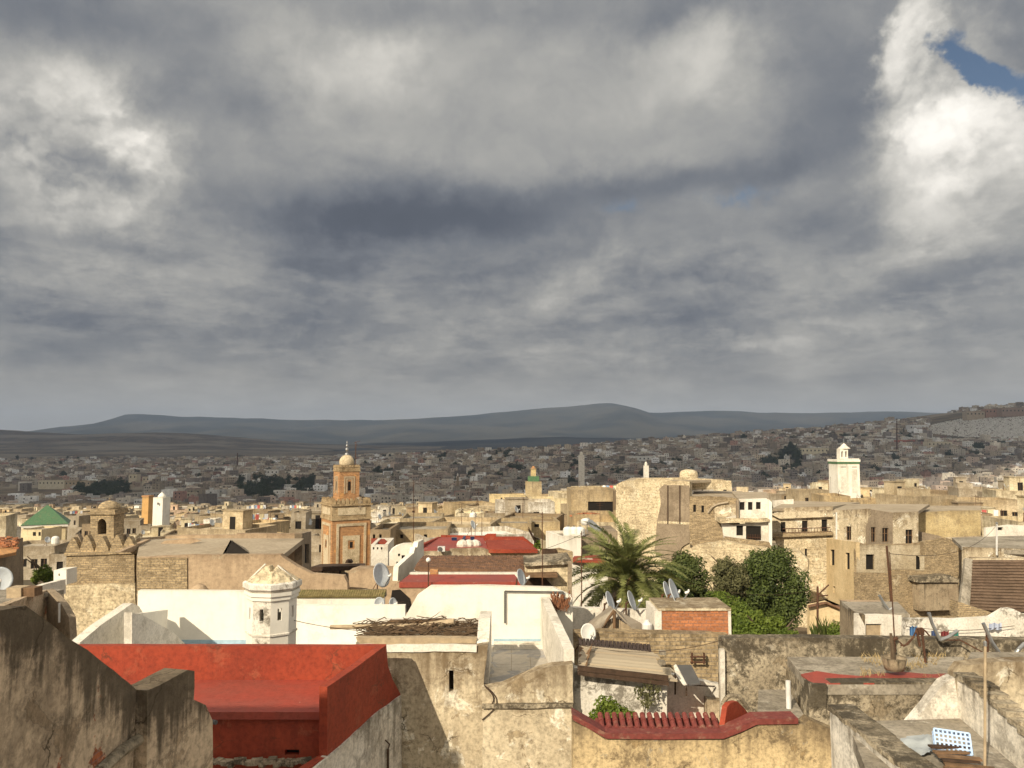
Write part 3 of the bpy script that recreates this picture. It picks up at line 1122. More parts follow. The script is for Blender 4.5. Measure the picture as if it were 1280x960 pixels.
# --- red painted roof terrace
Yb = 22.0
zpt = P(300, 808, Yb).z
zf = P(300, 850, Yb).z
Yf = hit_z(400, 890, zf).y
T = Thing('red_roof_house', 'house with red painted roof terrace and red parapets', 'house')
xb0, xb1 = XY(60, Yb)[0], XY(481, Yb, 808)[0]
mb = MB()
mb.prism([Vector((xb0, Yb, zf)), Vector((xb1, Yb, zf)), Vector((xb1, Yb, zpt)), Vector((xb0, Yb, zpt))], (0, .25, 0), (), 0, .5, .012)
T.main(mb, M['red'])
mb = MB()
mb.slab([(-40, 849), (470, 849), (411, 890), (-40, 890)], zf, .18, 0)
T.part('roof', mb, M['red_floor'])
mb = MB()
Yfr = Yf + .12
mb.panel([(60, 893), (409, 893), (405, 950), (400, 1010), (60, 1010)], (-20, Yfr), (20, Yfr), .3, [(356, 374, 937, 944)])
T.part('front_wall', mb, M['red'])
mb = MB()
win_pane(mb, (356, 374, 937, 944), (-20, Yfr), (20, Yfr), .2)
T.part('vent', mb, M['dark'])
A, B = XY(410, Yf - .35, 860), XY(483, Yb + .1, 806)
mb = MB()
mb.panel([(409, 859), (447, 833), (483, 806), (485, 832), (491, 850), (501, 868), (470, 892), (438, 922), (418, 940), (385, 960), (355, 985), (330, 1010), (409, 1010)], A, B, .22, (), 0, .4, .012)
T.part('side_parapet', mb, M['red'])
d = Vector((B[0] - A[0], B[1] - A[1], 0)).normalized()
n_ = Vector((d.y, -d.x, 0)) * .07
A2, B2 = (A[0] + n_.x, A[1] + n_.y), (B[0] + n_.x, B[1] + n_.y)
mb = MB()
mb.panel([(502, 869), (503, 1010), (350, 1010), (378, 972), (410, 947), (440, 921), (470, 893)], A2, B2, .2, (), 0, .25, .03)
T.part('lower_wall', mb, M['peel_white'])
mb = MB()
mb.path([hit_plane(x, y, A2, B2) + n_ for x, y in [(479, 925), (484, 930), (481, 940), (484, 975)]], .02)
mb.tube(hit_plane(482, 936, A2, B2) + n_, hit_plane(482, 985, A2, B2) + n_, .035)
T.part('cable_bundle', mb, M['wood_dark'])
# rubble along the foot of the front wall
mb = MB()
for i in range(26):
    px = 262 + i * 5.6
    c = P(px, 952 + random.uniform(-2, 3), Yfr - .25)
    mb.obox(c, (random.uniform(.1, .25), .2, random.uniform(.06, .14)), random.uniform(-.5, .5))
T.part('foot_rubble', mb, M['lichen'])
T.done()
T = Thing('pipe_end', 'short grey pipe end poking out beside the red roof front', 'pipe')
T.main(MB().tube(P(262, 902, 17.6), P(270, 903, 17.5), .05, 10), M['slate'])
T.done()

# --- beige stained house with the brushwood roof
Yc = 23.2
T = Thing('stained_house', 'beige rain stained house with a slit window and brushwood on its flat roof', 'house')
A, B = (-20, Yc), (20, Yc)
slit = (561, 567, 838, 865)
mb = MB()
mb.panel([(470, 812), (540, 809), (596, 808), (610, 806), (604, 860), (604, 1010), (470, 1010)], A, B, .4, [slit], 0, .4, .02)
T.main(mb, M['beige'])
mb = MB()
win_pane(mb, slit, A, B, .3)
T.part('window', mb, M['dark'])
zr = P(540, 806, Yc).z
mb = MB()
mb.slab([(445, 803), (606, 803), (600, 782), (465, 782)], zr - .1, .2)
T.part('roof', mb, M['roof_grey'])
mb = MB()
mb.panel([(447, 806), (596, 806), (596, 815), (447, 815)], (-20, Yc - .06), (20, Yc - .06), .1, (), 0, .3, .03)
T.part('cornice', mb, M['white_worn'])
# white corner pier: bright front edge, shaded flank
mb = MB()
xa, xb_ = XY(601, 24.0, 790)[0], XY(612, 24.0, 790)[0]
ztp = P(600, 775, 24.6).z
mb.prism([Vector((xb_, Yc + .2, P(0, 857, Yc).z)), Vector((xb_, 26.3, P(0, 857, Yc).z)), Vector((xb_, 26.3, ztp - .1)), Vector((xb_, 24.9, ztp)), Vector((xb_, Yc + .5, ztp - .35)), Vector((xb_, Yc + .2, ztp - .6))],
         (-(xb_ - xa) - .1, 0, 0), (), 0, .3, .03)
T.part('corner_pier', mb, M['white_worn'])
mb = MB()
mb.panel([(458, 775), (600, 775), (600, 790), (458, 790)], (-20, 26.2), (20, 26.2), .25, (), 0, .3, .02)
T.part('back_parapet', mb, M['white_worn'])
T.done()

T = Thing('timber_beam', 'tan squared timber along the front of the brushwood roof', 'beam')
T.main(MB().prism([P(445, 797, 23.6), P(596, 798, 23.6), P(594, 806, 23.6), P(452, 806, 23.6), P(446, 801, 23.6)], (0, .28, 0), (), 0, .4, .02), M['wood_pale'])
T.done()
T = Thing('timber_beam', 'long bleached pole resting across the back of the brushwood', 'beam')
T.main(MB().tube(P(413, 784, 25.4), P(530, 782, 25.2), .07, 8).tube(P(530, 782, 25.2), P(568, 777, 25.0), .1, 8), M['wood_pale'])
T.done()
T = Thing('timber_beam', 'thick bleached board lying behind the brushwood heap', 'beam')
T.main(MB().prism([P(487, 776, 26.0), P(567, 775, 26.0), P(567, 781, 26.0), P(480, 781, 26.0)], (0, .2, 0)), M['wood'])
T.done()
rg = random.Random(3)
mb = MB()
for i in range(420):
    px, py = rg.uniform(452, 598), 0
    Y = rg.uniform(23.9, 25.9)
    c = P(px, 795, Y)
    c.z = zr + .02 + rg.random() ** 1.6 * .28 * max(.15, 1 - abs(px - 535) / 105)
    a = rg.gauss(.1, .5)
    L = rg.uniform(.2, .75)
    dv = Vector((cos(a), sin(a) * .7, rg.gauss(0, .2))) * L
    k = c + dv * .5 + Vector((0, 0, rg.uniform(-.04, .08)))
    r = rg.uniform(.008, .022)
    mb.tube(c - dv * .5, k - dv * .2, r, 4)
    mb.tube(k - dv * .2, c + dv * .55, r, 4, r * .5)
T = Thing('brushwood_heap', 'heap of dry tangled brushwood on the flat roof of the stained house', 'brushwood')
T.main(mb, M['twigs'])
T.done()

# --- white walled terraces behind the red roof
Yw = 31.0
T = Thing('white_terrace_house', 'low white terrace with bright plain walls behind the white turret', 'house')
mb = MB()
zfl = P(400, 808, Yw - .2).z
mb.panel([(172, 738), (245, 739), (335, 739), (352, 757), (420, 757), (506, 757), (508, 820), (172, 820)], (-30, Yw), (30, Yw), .3, (), 0, .8, .015)
T.main(mb, M['white'])
mb = MB()
mb.slab([(120, 806), (505, 806), (490, 845), (120, 845)], zfl - .02, .2)
T.part('floor', mb, M['mosaic'])
mb = MB()
mb.panel([(168, 800), (322, 800), (322, 812), (168, 812)], (-30, Yw - .03), (30, Yw - .03), .1)
T.part('skirting', mb, M['blue_skirt'])
mb = MB()
for px in (414,):
    mb.panel([(px - .7, 750), (px + .7, 750), (px + .7, 757), (px - .7, 757)], (-30, Yw + .9), (30, Yw + .9), .05)
T.part('downpipe', mb, M['pvc'])
T.done()
T = Thing('tiled_garden_wall', 'white wall capped with mossy green brown tiles behind the turret', 'wall')
mb = MB()
Y2 = 33.0
mb.panel([(352, 748), (480, 747), (480, 775), (352, 775)], (-30, Y2), (30, Y2), .3)
T.main(mb, M['white'])
mb = MB()
rg = random.Random(5)
for i in range(44):
    px = 350 + i * 3.0
    p = P(px, 746, Y2 - .1)
    mb.tube(p, p + Vector((0, .5, .17)), .055, 7)
T.part('tile_row', mb, M['tile_moss'])
mb = MB()
mb.panel([(350, 740), (482, 738), (482, 746), (350, 747)], (-30, Y2 + .45), (30, Y2 + .45), .3, (), 0, .3, .03)
T.part('coping', mb, M['lichen'])
T.done()

# shaded buttress wedges
T = Thing('white_buttress', 'sloping white buttress in shade at the west end of the white terrace', 'buttress')
A, B = XY(103, 26.0, 800), XY(168, 29.6, 760)
mb = MB()
mb.panel([(100, 803), (125, 782), (166, 754), (174, 758), (180, 768), (166, 772), (166, 812), (100, 812)], A, B, .35, (), 0, .3, .012)
T.main(mb, M['white_worn'])
A, B = XY(166, 26.8, 790), XY(236, 30.2, 800)
mb = MB()
mb.panel([(165, 766), (178, 769), (215, 789), (234, 807), (234, 815), (165, 815)], A, B, .3, (), 0, .3, .012)
T.part('side_wedge', mb, M['white_worn'])
A, B = XY(172, 27.6, 790), XY(212, 30.6, 780)
mb = MB()
mb.panel([(174, 767), (210, 762), (208, 792), (190, 792)], A, B, .2)
T.part('upper_wedge', mb, M['white'])
T.done()

# --- octagonal turret
def turret():
    Y = 25.0
    c = P(339, 800, Y)
    R = 27.5 / F * Y / cos(pi / 8) * .98
    ph = radians(-90 + 14)
    zb, z1, z2 = c.z - 1.2, P(339, 747, Y).z, P(339, 736, Y).z
    T = Thing('white_turret', 'small white octagonal turret with slit windows and a crumbling pointed cap', 'turret')
    mb = MB()
    vts = [(c.x + R * cos(ph + k * pi / 4), c.y + R * sin(ph + k * pi / 4)) for k in range(8)]
    sl0, sl1 = P(339, 776, Y - .6).z, P(339, 761, Y - .6).z
    mbf = MB()
    for k in range(8):
        A, B = vts[k], vts[(k + 1) % 8]
        Lk = sqrt((A[0] - B[0]) ** 2 + (A[1] - B[1]) ** 2)
        tgt = mbf if k == 7 else mb
        tgt.vwall(A, B, zb, z1 + .02, .12, [(Lk * .38, Lk * .62, sl0, sl1)])
    T.main(mb, M['white'])
    T.part('weathered_face', mbf, M['white_flaky'], label='flaking grey stained face of the turret')
    mb = MB()
    z_ = P(339, 795, Y - .6).z
    mb.lathe((c.x, c.y, 0), [(R * 1.0, z_ - .02), (R * 1.05, z_), (R * 1.05, z_ + .05), (R * 1.0, z_ + .07)], 8, ph)
    T.part('string_course', mb, M['white_worn'])
    mb = MB()
    mb.lathe((c.x, c.y, 0), [(R * .98, z1 - .02), (R * 1.07, z1 + .03), (R * 1.07, z1 + .12), (R * 1.13, z1 + .16), (R * 1.13, z2)], 8, ph)
    T.part('cornice', mb, M['white'])
    z3 = P(339, 730, Y).z
    mb = MB()
    mb.lathe((c.x, c.y, 0), [(R * 1.06, z2 + .004), (R * 1.2, z2 + .1), (R * 1.2, z3 + .1), (R * 1.1, z3 + .14)], 8, ph)
    T.part('eaves', mb, M['white_flaky'])
    # broken pyramid cap, rough stone, two points left standing
    bm = bmesh.new()
    zt_ = P(339, 704, Y).z
    N, K = 32, 9
    ring = []
    rg = random.Random(11)
    for k in range(K + 1):
        tt = k / K
        row = []
        for i in range(N):
            a = ph + 2 * pi * i / N
            oct_r = R * 1.12 * cos(pi / 8) / cos((a - ph) % (pi / 4) - pi / 8)
            r = oct_r * (1 - tt * .97)
            z = z3 + .12 + (zt_ - z3 - .1) * tt
            x, y = c.x + r * cos(a), c.y + r * sin(a)
            # bite out of the crest between the two points
            bite = max(0, 1 - abs(x - (c.x + .05)) / .10) * smooth(.55, .9, tt) * .32
            z -= bite
            if tt < .9:
                jit = noise.noise(Vector((x * 5, y * 5, z * 6))) * .06
                x += jit * cos(a); y += jit * sin(a); z += noise.noise(Vector((x * 6, z * 6, y * 6))) * .035
            row.append(bm.verts.new((x, y, z)))
        ring.append(row)
    for k in range(K):
        for i in range(N):
            bm.faces.new((ring[k][i], ring[k][(i + 1) % N], ring[k + 1][(i + 1) % N], ring[k + 1][i]))
    bm.faces.new(ring[K])
    mb = MB()
    bm.verts.index_update()
    mb.add([v.co for v in bm.verts], [[v.index for v in f.verts] for f in bm.faces])
    bm.free()
    # pale corner ribs rising to the two points
    for (px, py, px2, py2) in ((309, 728, 332, 705), (371, 728, 347, 707)):
        a, b_ = P(px, py, Y - .1), P(px2, py2, Y - .02)
        mb.tube(a, b_, .05, 6, .035, 1)
    T.part('cap', mb, [M['rubble'], M['white_worn']])
    T.done()


turret()

# --- big white gabled terrace wall and its tiled floor
Yg = 29.0
T = Thing('white_gable_house', 'white house with a broad bright gable wall and a grey tiled terrace', 'house')
mb = MB()
mb.panel([(480, 787), (506, 772), (521, 745), (538, 733), (610, 732.5), (692, 735), (716, 746), (716, 822), (480, 822)], (-30, Yg), (30, Yg), .35, (), 0, .8, .012)
T.main(mb, M['white'])
zter = P(660, 807, Yg - .1).z
mb = MB()
mb.slab([(612, 806), (712, 806), (708, 832), (680, 838), (640, 856), (612, 862)], zter, .25)
T.part('floor', mb, M['floor_tiles'])
mb = MB()
mb.panel([(617, 798.5), (713, 798.5), (713, 810), (617, 810)], (-30, Yg - .04), (30, Yg - .04), .1)
T.part('skirting', mb, M['blue_skirt'])
mb = MB()
mb.panel([(617, 806), (705, 806), (705, 812), (617, 812)], (-30, Yg - .6), (30, Yg - .6), .5)
T.part('step', mb, M['white_worn'])
# side parapet running back
xs0, xs1 = XY(704.5, 22.6, 800)[0], XY(711.5, Yg, 760)[0]
ztop = P(714, 746, Yg).z
mb = MB()
mb.prism([Vector((xs0, 22.6, -12)), Vector((xs0, 22.6, ztop - .25)), Vector((xs1, Yg - .005, ztop)), Vector((xs1, Yg - .005, -12))], (.3, .02, 0), (), 0, .4, .015)
T.part('side_parapet', mb, M['white_worn'])
# thin black rail frame fixed to the gable wall
mb = MB()
w = lambda x, y: P(x, y, Yg - .1)
mb.path([w(631, 779), w(631, 739), w(663, 739.5), w(704, 740), w(704, 757)], .03, 6)
T.part('rail', mb, M['slate'])
T.done()
rg = random.Random(8)
mb = MB()
for i in range(70):
    p = P(rg.uniform(690, 709), rg.uniform(757, 765), Yg - .25)
    q = p + Vector((rg.gauss(0, .12), rg.uniform(-.1, .05), rg.uniform(.15, .55)))
    mb.tube(p, q, .012, 4, .006)
    for j in range(3):
        c = p.lerp(q, rg.uniform(.4, 1))
        mb.obox(c, (.06, .02, .09), rg.uniform(0, 3))
T = Thing('dry_potted_plant', 'dry rust coloured plant at the end of the white gable wall', 'plant')
T.main(mb, M['leaf_rust'])
T.done()

# --- beige wall below the tiled terrace
Ye = 22.2
T = Thing('terrace_wall', 'beige blotched wall with a curved shoulder below the grey tiled terrace', 'wall')
mb = MB()
mb.panel([(603, 862), (628, 857), (650, 848), (672, 838), (690, 833), (716, 831), (718, 1010), (603, 1010)], (-30, Ye), (30, Ye), .45, (), 0, .3, .02)
T.main(mb, M['beige'])
mb = MB()
mb.panel([(603, 881), (660, 879), (716, 880), (716, 885), (603, 886)], (-30, Ye - .1), (30, Ye - .1), .3, (), 0, .25, .025)
T.part('ledge', mb, M['lichen'])
mb = MB()
mb.path([P(606 + 11 * sin(i * .36), 858 + i * 3.6, Ye - .06) for i in range(9)], .016, 5)
mb.path([P(605 + 16 * sin(i * .33), 856 + i * 4.4, Ye - .05) for i in range(11)], .014, 5)
T.part('cable', mb, M['wood_dark'])
T.done()

# --- courtyard: front wall with red coping and tiles
Yk = 19.2
T = Thing('courtyard_wall', 'ochre lichen spotted courtyard wall with red painted coping and red tiles', 'wall')
mb = MB()
mb.panel([(716, 902), (735, 912), (757, 925), (905, 925), (928, 916), (946, 907), (1006, 905), (1012, 900), (1046, 915), (1046, 1010), (716, 1010)], (-30, Yk), (30, Yk), .4, (), 0, .35, .02)
T.main(mb, M['yellow'])
mb = MB()
cop = [(716, 900), (736, 911), (758, 923.5), (830, 924.5), (905, 923.5), (927, 915), (946, 906), (998, 905)]
for (a, b_) in zip(cop, cop[1:]):
    p, q_ = P(a[0], a[1], Yk - .06), P(b_[0], b_[1], Yk - .06)
    mb.prism([p, q_, q_ + Vector((0, 0, .13)), p + Vector((0, 0, .13))], (0, .52, 0))
T.part('coping', mb, M['tile_red'])
mb = MB()
nt = 17
for i in range(nt):
    px = 750 + (905 - 750) * (i + .5) / nt
    p = P(px, 921, Yk + .1)
    q_ = p + Vector((0, .72, .26))
    a = (q_ - p)
    for s_ in range(3):
        b0, b1 = p + a * (s_ / 3), p + a * ((s_ + 1.12) / 3)
        mb.tube(b0 + Vector((0, 0, .008 * s_)), b1 + Vector((0, 0, .008 * s_)), .074, 10, .064)
    mb.prism([p + Vector((-.13, 0, -.06)), p + Vector((.13, 0, -.06)), q_ + Vector((.13, 0, -.06)), q_ + Vector((-.13, 0, -.06))], (0, .02, -.05))
T.part('tile_row', mb, M['tile_red'])
mb = MB()
A, B = XY(903, 19.5, 905), XY(948, 20.9, 900)
mb.panel([(903, 922), (909, 884), (913, 879), (922, 877), (931, 886), (944, 903), (946, 909), (930, 918), (905, 926)], A, B, .14, (), 0, .15, .012)
T.part('red_ramp', mb, M['red'])
mb = MB()
arc = [P(903 + 14 - 14 * cos(k * pi / 10) , 884 - 15 * sin(k * pi / 10), 20.6) for k in range(8)] + [P(934, 884, 20.9), P(948, 903, 21.1)]
mb.path(arc, .06, 6)
T.part('arch_rib', mb, M['lichen'])
T.done()

# --- courtyard inner walls
T = Thing('courtyard_shed', 'white flaking courtyard shed under a bleached plank roof', 'shed')
Ys = 22.6
mb = MB()
mb.panel([(718, 835), (834, 848), (833, 935), (718, 935)], (-30, Ys), (30, Ys), .3, (), 0, .5, .02)
T.main(mb, M['white_flaky'])
# plank roof: boards running across, each a little out of true
mb = MB()
rg = random.Random(21)
b0, b1 = P(724, 802, 25.4), P(812, 810, 25.4)
f0, f1 = P(722, 838, 22.3), P(845, 850, 22.3)
nb = 9
for i in range(nb):
    t0, t1 = i / nb, (i + .96) / nb
    l0, l1 = b0.lerp(f0, t0), b0.lerp(f0, t1)
    r0, r1 = b1.lerp(f1, t0), b1.lerp(f1, t1)
    e = rg.uniform(-.12, .12)
    up = Vector((0, 0, rg.uniform(-.012, .03)))
    r0, r1 = r0 + Vector((e, 0, 0)), r1 + Vector((e + rg.uniform(-.05, .05), 0, 0))
    mb.prism([l0 + up, r0 + up, r1 + up, l1 + up], (0, 0, -.05))
T.part('plank_roof', mb, M['boards'])
mb = MB()
for (y0, y1, yy) in ((838, 845, 22.22), (845.5, 851, 22.16)):
    mb.prism([P(722, y0 - 6, yy), P(836, y0 + 7, yy), P(836, y1 + 6.4, yy), P(722, y1 - 7, yy)], (0, .06, 0), (), 0, .3, .012)
T.part('fascia_board', mb, M['wood_dark'])
T.done()
T = Thing('tile_strip', 'dark slatted tile strip along the top of the plank roof', 'tile strip')
mb = MB()
s0, s1 = P(723, 799.5, 25.3), P(813, 807.5, 25.3)
ns = 19
for i in range(ns):
    a, b_ = s0.lerp(s1, i / ns), s0.lerp(s1, (i + .82) / ns)
    dz = Vector((0, -.35, -.23))
    mb.prism([a, b_, b_ + dz, a + dz], (0, -.06, .07))
T.main(mb, M['black_tile'])
T.done()
T = Thing('curled_sheet', 'curled bleached roofing sheet on the corner of the plank roof', 'sheet')
mb = MB()
NJ, NI = 12, 13
g = []
for j in range(NJ):
    for i in range(NI):
        a, v = i / 12, j / (NJ - 1)
        p = P(724 + 17 * a * (1 - .4 * v), 811 + v * 25 + 6 * sin(a * 3.1), 24.6 - 1.8 * v)
        g.append(p + Vector((0, 0, .08 + .06 * sin(v * 17 + a * 6) + .10 * a * a)))
mb.add(g, [(j * NI + i, j * NI + i + 1, (j + 1) * NI + i + 1, (j + 1) * NI + i) for j in range(NJ - 1) for i in range(NI - 1)])
T.main(mb, M['wood'])
T.done()
for k, (px, py, Y, lab) in enumerate([(828, 816, 24.2, 'small grey block holding down the plank roof near its tile strip'),
                                      (827, 828, 23.4, 'middle one of the three blocks holding down the plank roof'),
                                      (834, 838, 22.7, 'grey block holding down the plank roof at its front corner')]):
    T = Thing('weight_block', lab, 'block', 'blocks holding down the plank roof')
    T.main(MB().obox(P(px, py, Y), (.2, .16, .1), .2 * k, 0).obox(P(px, py, Y) + Vector((0, 0, .055)), (.15, .1, .02), .2 * k + .1), M['roof_grey'])
    T.done()

# recess behind the shed: shaded whitewash, red floor
T = Thing('courtyard_recess', 'shaded stained whitewashed courtyard walls over a red floor', 'courtyard')
mb = MB()
Yr = 24.3
mb.panel([(826, 840), (906, 858), (906, 945), (826, 945)], (-30, Yr), (30, Yr), .3, (), 0, .4, .02)
T.main(mb, M['white_flaky'])
zq = P(850, 903, Yr).z
mb = MB()
mb.slab([(728, 903), (908, 903), (912, 920), (728, 920)], zq, .2)
T.part('floor', mb, M['red_floor'])
mb = MB()
mb.panel([(884, 874), (906, 877), (906, 945), (884, 945)], (-30, Yr - .35), (30, Yr - .35), .34, (), 0, .25, .02)
T.part('pier', mb, M['beige'])
T.done()
T = Thing('awning', 'dark grey sheet awning over the shaded courtyard recess', 'awning')
mb = MB()
mb.prism([P(846, 831, 24.2), P(864, 831, 24.2), P(876, 854, 22.9), P(858, 856, 22.9)], (0, 0, -.04))
T.main(mb, M['slate'])
mb = MB()
mb.prism([P(843, 833, 24.2), P(846, 831, 24.2), P(859, 856, 22.9), P(855, 857, 22.9), P(846, 844, 23.6)], (-.03, 0, .02))
T.part('side_flap', mb, M['white_worn'])
mb = MB()
mb.tube(P(844, 834, 24.1), P(844, 868, 24.1), .025)
mb.tube(P(858, 857, 22.95), P(858, 870, 22.95), .02)
mb.tube(P(860, 856, 22.9), P(893, 858, 24.2), .02)
T.part('pole', mb, M['wood_dark'])
T.done()
T = Thing('wall_rack', 'rusty iron ladder rack fixed on the stone wall above the awning', 'rack')
mb = MB()
q = lambda x, y: P(x, y, 26.55)
for a, b_ in (((865, 816), (865, 830)), ((880, 816), (880, 830)), ((863, 821), (882, 821)), ((863, 828), (882, 828))):
    mb.tube(q(*a), q(*b_), .035, 6)
T.main(mb, M['rust'])
T.done()

# creeper and potted bush in the court
def leaf_blob(mb, c, r, n, size, rg, flat=1.0, up=.3):
    c = Vector(c)
    for i in range(n):
        d = Vector((rg.gauss(0, 1), rg.gauss(0, 1), rg.gauss(0, 1)))
        d.normalize()
        rr = rg.random() ** .45
        p = c + Vector((d.x * r[0], d.y * r[1], d.z * r[2])) * rr
        nrm = (d + Vector((rg.gauss(0, .6), rg.gauss(0, .6), rg.gauss(0, .6) + up))).normalized()
        a = nrm.orthogonal().normalized()
        a = (Matrix.Rotation(rg.uniform(0, 6.28), 3, nrm) @ a)
        b_ = nrm.cross(a)
        s_ = size * rg.uniform(.6, 1.3)
        mb.add([p - a * s_, p - b_ * s_ * .5, p + a * s_, p + b_ * s_ * .5 + nrm * s_ * .15], [(0, 1, 2, 3)])


rg = random.Random(31)
mb = MB()
for (px, py, r) in ((757, 880, .33), (770, 893, .4), (782, 897, .33), (748, 895, .28), (763, 886, .3)):
    leaf_blob(mb, P(px, py, 21.6), (r, r * .8, r * .7), 420, .055, rg)
T = Thing('courtyard_bush', 'dark and bright green bush in the courtyard behind the red tiles', 'bush')
T.part('foliage', mb, M['leaf_bright'])
mb = MB()
for i in range(9):
    a = P(rg.uniform(752, 780), 915, 21.6)
    mb.tube(a, a + Vector((rg.gauss(0, .12), 0, .5)), .02, 5, .01)
T.part('stem', mb, M['trunk'])
T.done()
mb, mb2 = MB(), MB()
mb2.path([P(807, 922, 22.35), P(806, 890, 22.35), P(809, 872, 22.3), P(813, 862, 22.3)], .015, 5)
mb2.path([P(806, 890, 22.35), P(800, 870, 22.3), P(801, 860, 22.3)], .01, 5)
for (px, py, r) in ((813, 858, .28), (803, 868, .22), (815, 874, .25), (800, 862, .18), (808, 880, .15), (820, 864, .16)):
    leaf_blob(mb, P(px, py, 22.2), (r, r * .4, r * .9), 60, .05, rg)
T = Thing('wall_creeper', 'sparse pale green creeper climbing the white shed wall', 'creeper')
T.part('foliage', mb, M['leaf_grey'])
T.part('stem', mb2, M['trunk'])
T.done()

# --- stone wall, tent shed, brick block behind the court
T = Thing('stone_wall', 'long old stone wall behind the plank roof', 'wall')
mb = MB()
mb.panel([(718, 791), (775, 790), (826, 791), (830, 791), (911, 795), (906, 880), (904, 930), (718, 930)], (-30, 26.8), (30, 26.8), .5, (), 0, .25, .03)
T.main(mb, M['stone'])
T.done()
T = Thing('brick_block', 'square rooftop block of bare orange brick with white corners', 'roof block')
Yq = 27.6
zt_ = P(0, 763, Yq).z
x0, x1 = XY(827, Yq, 775)[0], XY(910, Yq, 775)[0]
mb = MB()
mb.box(x0, x1, Yq, Yq + 1.75, P(0, 796, Yq).z, zt_)
T.main(mb, M['redbrick'])
mb = MB()
mb.box(x0 - .12, x1 + .1, Yq - .06, Yq + 1.85, zt_ + .003, zt_ + .09)
T.part('coping', mb, M['beige'])
xl = XY(818, Yq, 775)[0]
mb = MB()
mb.box(xl, x0 - .003, Yq - .03, Yq + 1.7, P(0, 796, Yq).z, zt_ + .001)
T.part('corner_render', mb, M['white_worn'])
T.part('corner_render', MB().box(x1 + .003, x1 + .1, Yq - .03, Yq + 1.7, P(0, 796, Yq).z, zt_ + .001), M['white_worn'])
T.done()
T = Thing('white_yard_wall', 'low white wall behind the tarpaulin shelter', 'wall')
mb = MB()
mb.panel([(716, 760), (760, 761), (824, 763), (824, 800), (716, 800)], (-30, 30.5), (30, 30.5), .3, (), 0, .5, .015)
T.main(mb, M['white_worn'])
T.done()
T = Thing('tarpaulin_shelter', 'lean roof shelter of grey brown tarpaulins with a boarded gable', 'shelter')
ra, rb = P(768, 762, 28.0), P(763, 757, 29.8)
mb = MB()
mb.prism([ra, rb, P(722, 788, 29.6), P(743, 793, 27.8)], (.03, .01, -.05))
mb.prism([P(722, 789, 29.5), P(742, 794, 27.7), P(748, 791, 27.75), P(730, 784, 29.5)], (.02, .01, -.04))
T.main(mb, M['tarp'])
mb = MB()
mb.prism([ra + Vector((0, 0, .03)), P(776, 765, 28.4), P(800, 778, 28.2), P(816, 792, 28.3), P(800, 793, 27.8), P(786, 780, 27.8)], (-.02, .01, -.05))
T.part('side_sheet', mb, M['tarp'])
mb = MB()
for i in range(9):
    x = 748 + i * 5.6
    top = 768 + abs(x - 768) * .62
    mb.prism([P(x, min(789, top + 3), 28.15 + .02 * (i % 2)), P(x + 5.2, min(790, 768 + abs(x + 5.2 - 768) * .62 + 3), 28.15 + .02 * (i % 2)), P(x + 5.2, 797, 28.15), P(x, 797, 28.15)], (0, .04, 0))
T.part('gable_boards', mb, M['wood_pale'])
mb = MB()
mb.tube(P(768, 764, 27.95), P(768, 797, 27.95), .06)
mb.tube(P(768, 763, 27.95), P(748, 790, 27.95), .05)
T.part('frame_post', mb, M['wood'])
T.done()
T = Thing('plastic_canister', 'small white canister on the stone wall by the brick block', 'canister')
c = P(809, 791, 27.6)
T.main(MB().lathe(c, [(.16, 0), (.18, .05), (.18, .3), (.1, .38), (.06, .45)], 12), M['pvc'])
T.done()

# --- east roofs
T = Thing('lichen_parapet', 'long lichen covered parapet across the back of the red edged roof', 'parapet')
mb = MB()
mb.panel([(903, 799), (940, 797), (1050, 798), (1130, 799), (1320, 801), (1320, 935), (985, 935), (955, 905), (946, 912), (903, 915)], (-30, 23.6), (30, 23.6), .45, (), 0, .3, .025)
T.main(mb, M['lichen'])
mb = MB()
mb.panel([(900, 812), (906, 812), (907, 910), (902, 910)], (-30, 23.45), (30, 23.45), .14)
T.part('corner_strip', mb, M['white_worn'])
T.done()

Yx = 20.5
zx = P(1100, 853, Yx).z
T = Thing('red_edged_roof', 'flat lichen grown roof block with a worn red painted edge', 'roof block')
mb = MB()
mb.panel([(1012, 855), (1060, 853), (1120, 853), (1192, 853), (1196, 960), (1010, 960)], (-30, Yx), (30, Yx), .4, [(1062, 1070, 882, 888)], 0, .3, .025)
A, B = XY(1012, Yx, 870), XY(984, 23.3, 830)
mb.panel([(1013, 855), (998, 838), (985, 825), (975, 870), (985, 890), (1011, 960)], A, B, .4, (), 0, .3, .025)
T.main(mb, M['lichen'])
mb = MB()
mb.slab([(984, 821), (1205, 821), (1194, 856), (1012, 856)], zx - .05, .25)
T.part('roof', mb, M['roof_grey'])
mb = MB()
mb.slab([(1000, 842), (1020, 838), (1050, 842), (1075, 844), (1100, 841), (1130, 839), (1165, 842), (1186, 841), (1182, 851), (1100, 853), (1016, 853)], zx + .0, .05, 0, .2, .06)
T.part('red_edge', mb, M['red_floor'])
mb = MB()
win_pane(mb, (1062, 1070, 882, 888), (-30, Yx), (30, Yx), .3)
T.part('hole', mb, M['dark'])
mb = MB()
mb.path([P(985, 851, 20.75), P(985.5, 870, 20.75), P(986, 886, 20.7)], .065, 10)
T.part('downpipe', mb, M['pvc'])
T.done()
T = Thing('lower_roof', 'dim brown lower roof between the red ramp and the red edged roof', 'roof')
mb = MB()
zl = P(960, 903, 19.7).z
mb.slab([(948, 862), (986, 862), (1012, 905), (946, 905)], zl, .3)
T.main(mb, M['roof_grey'])
T.done()

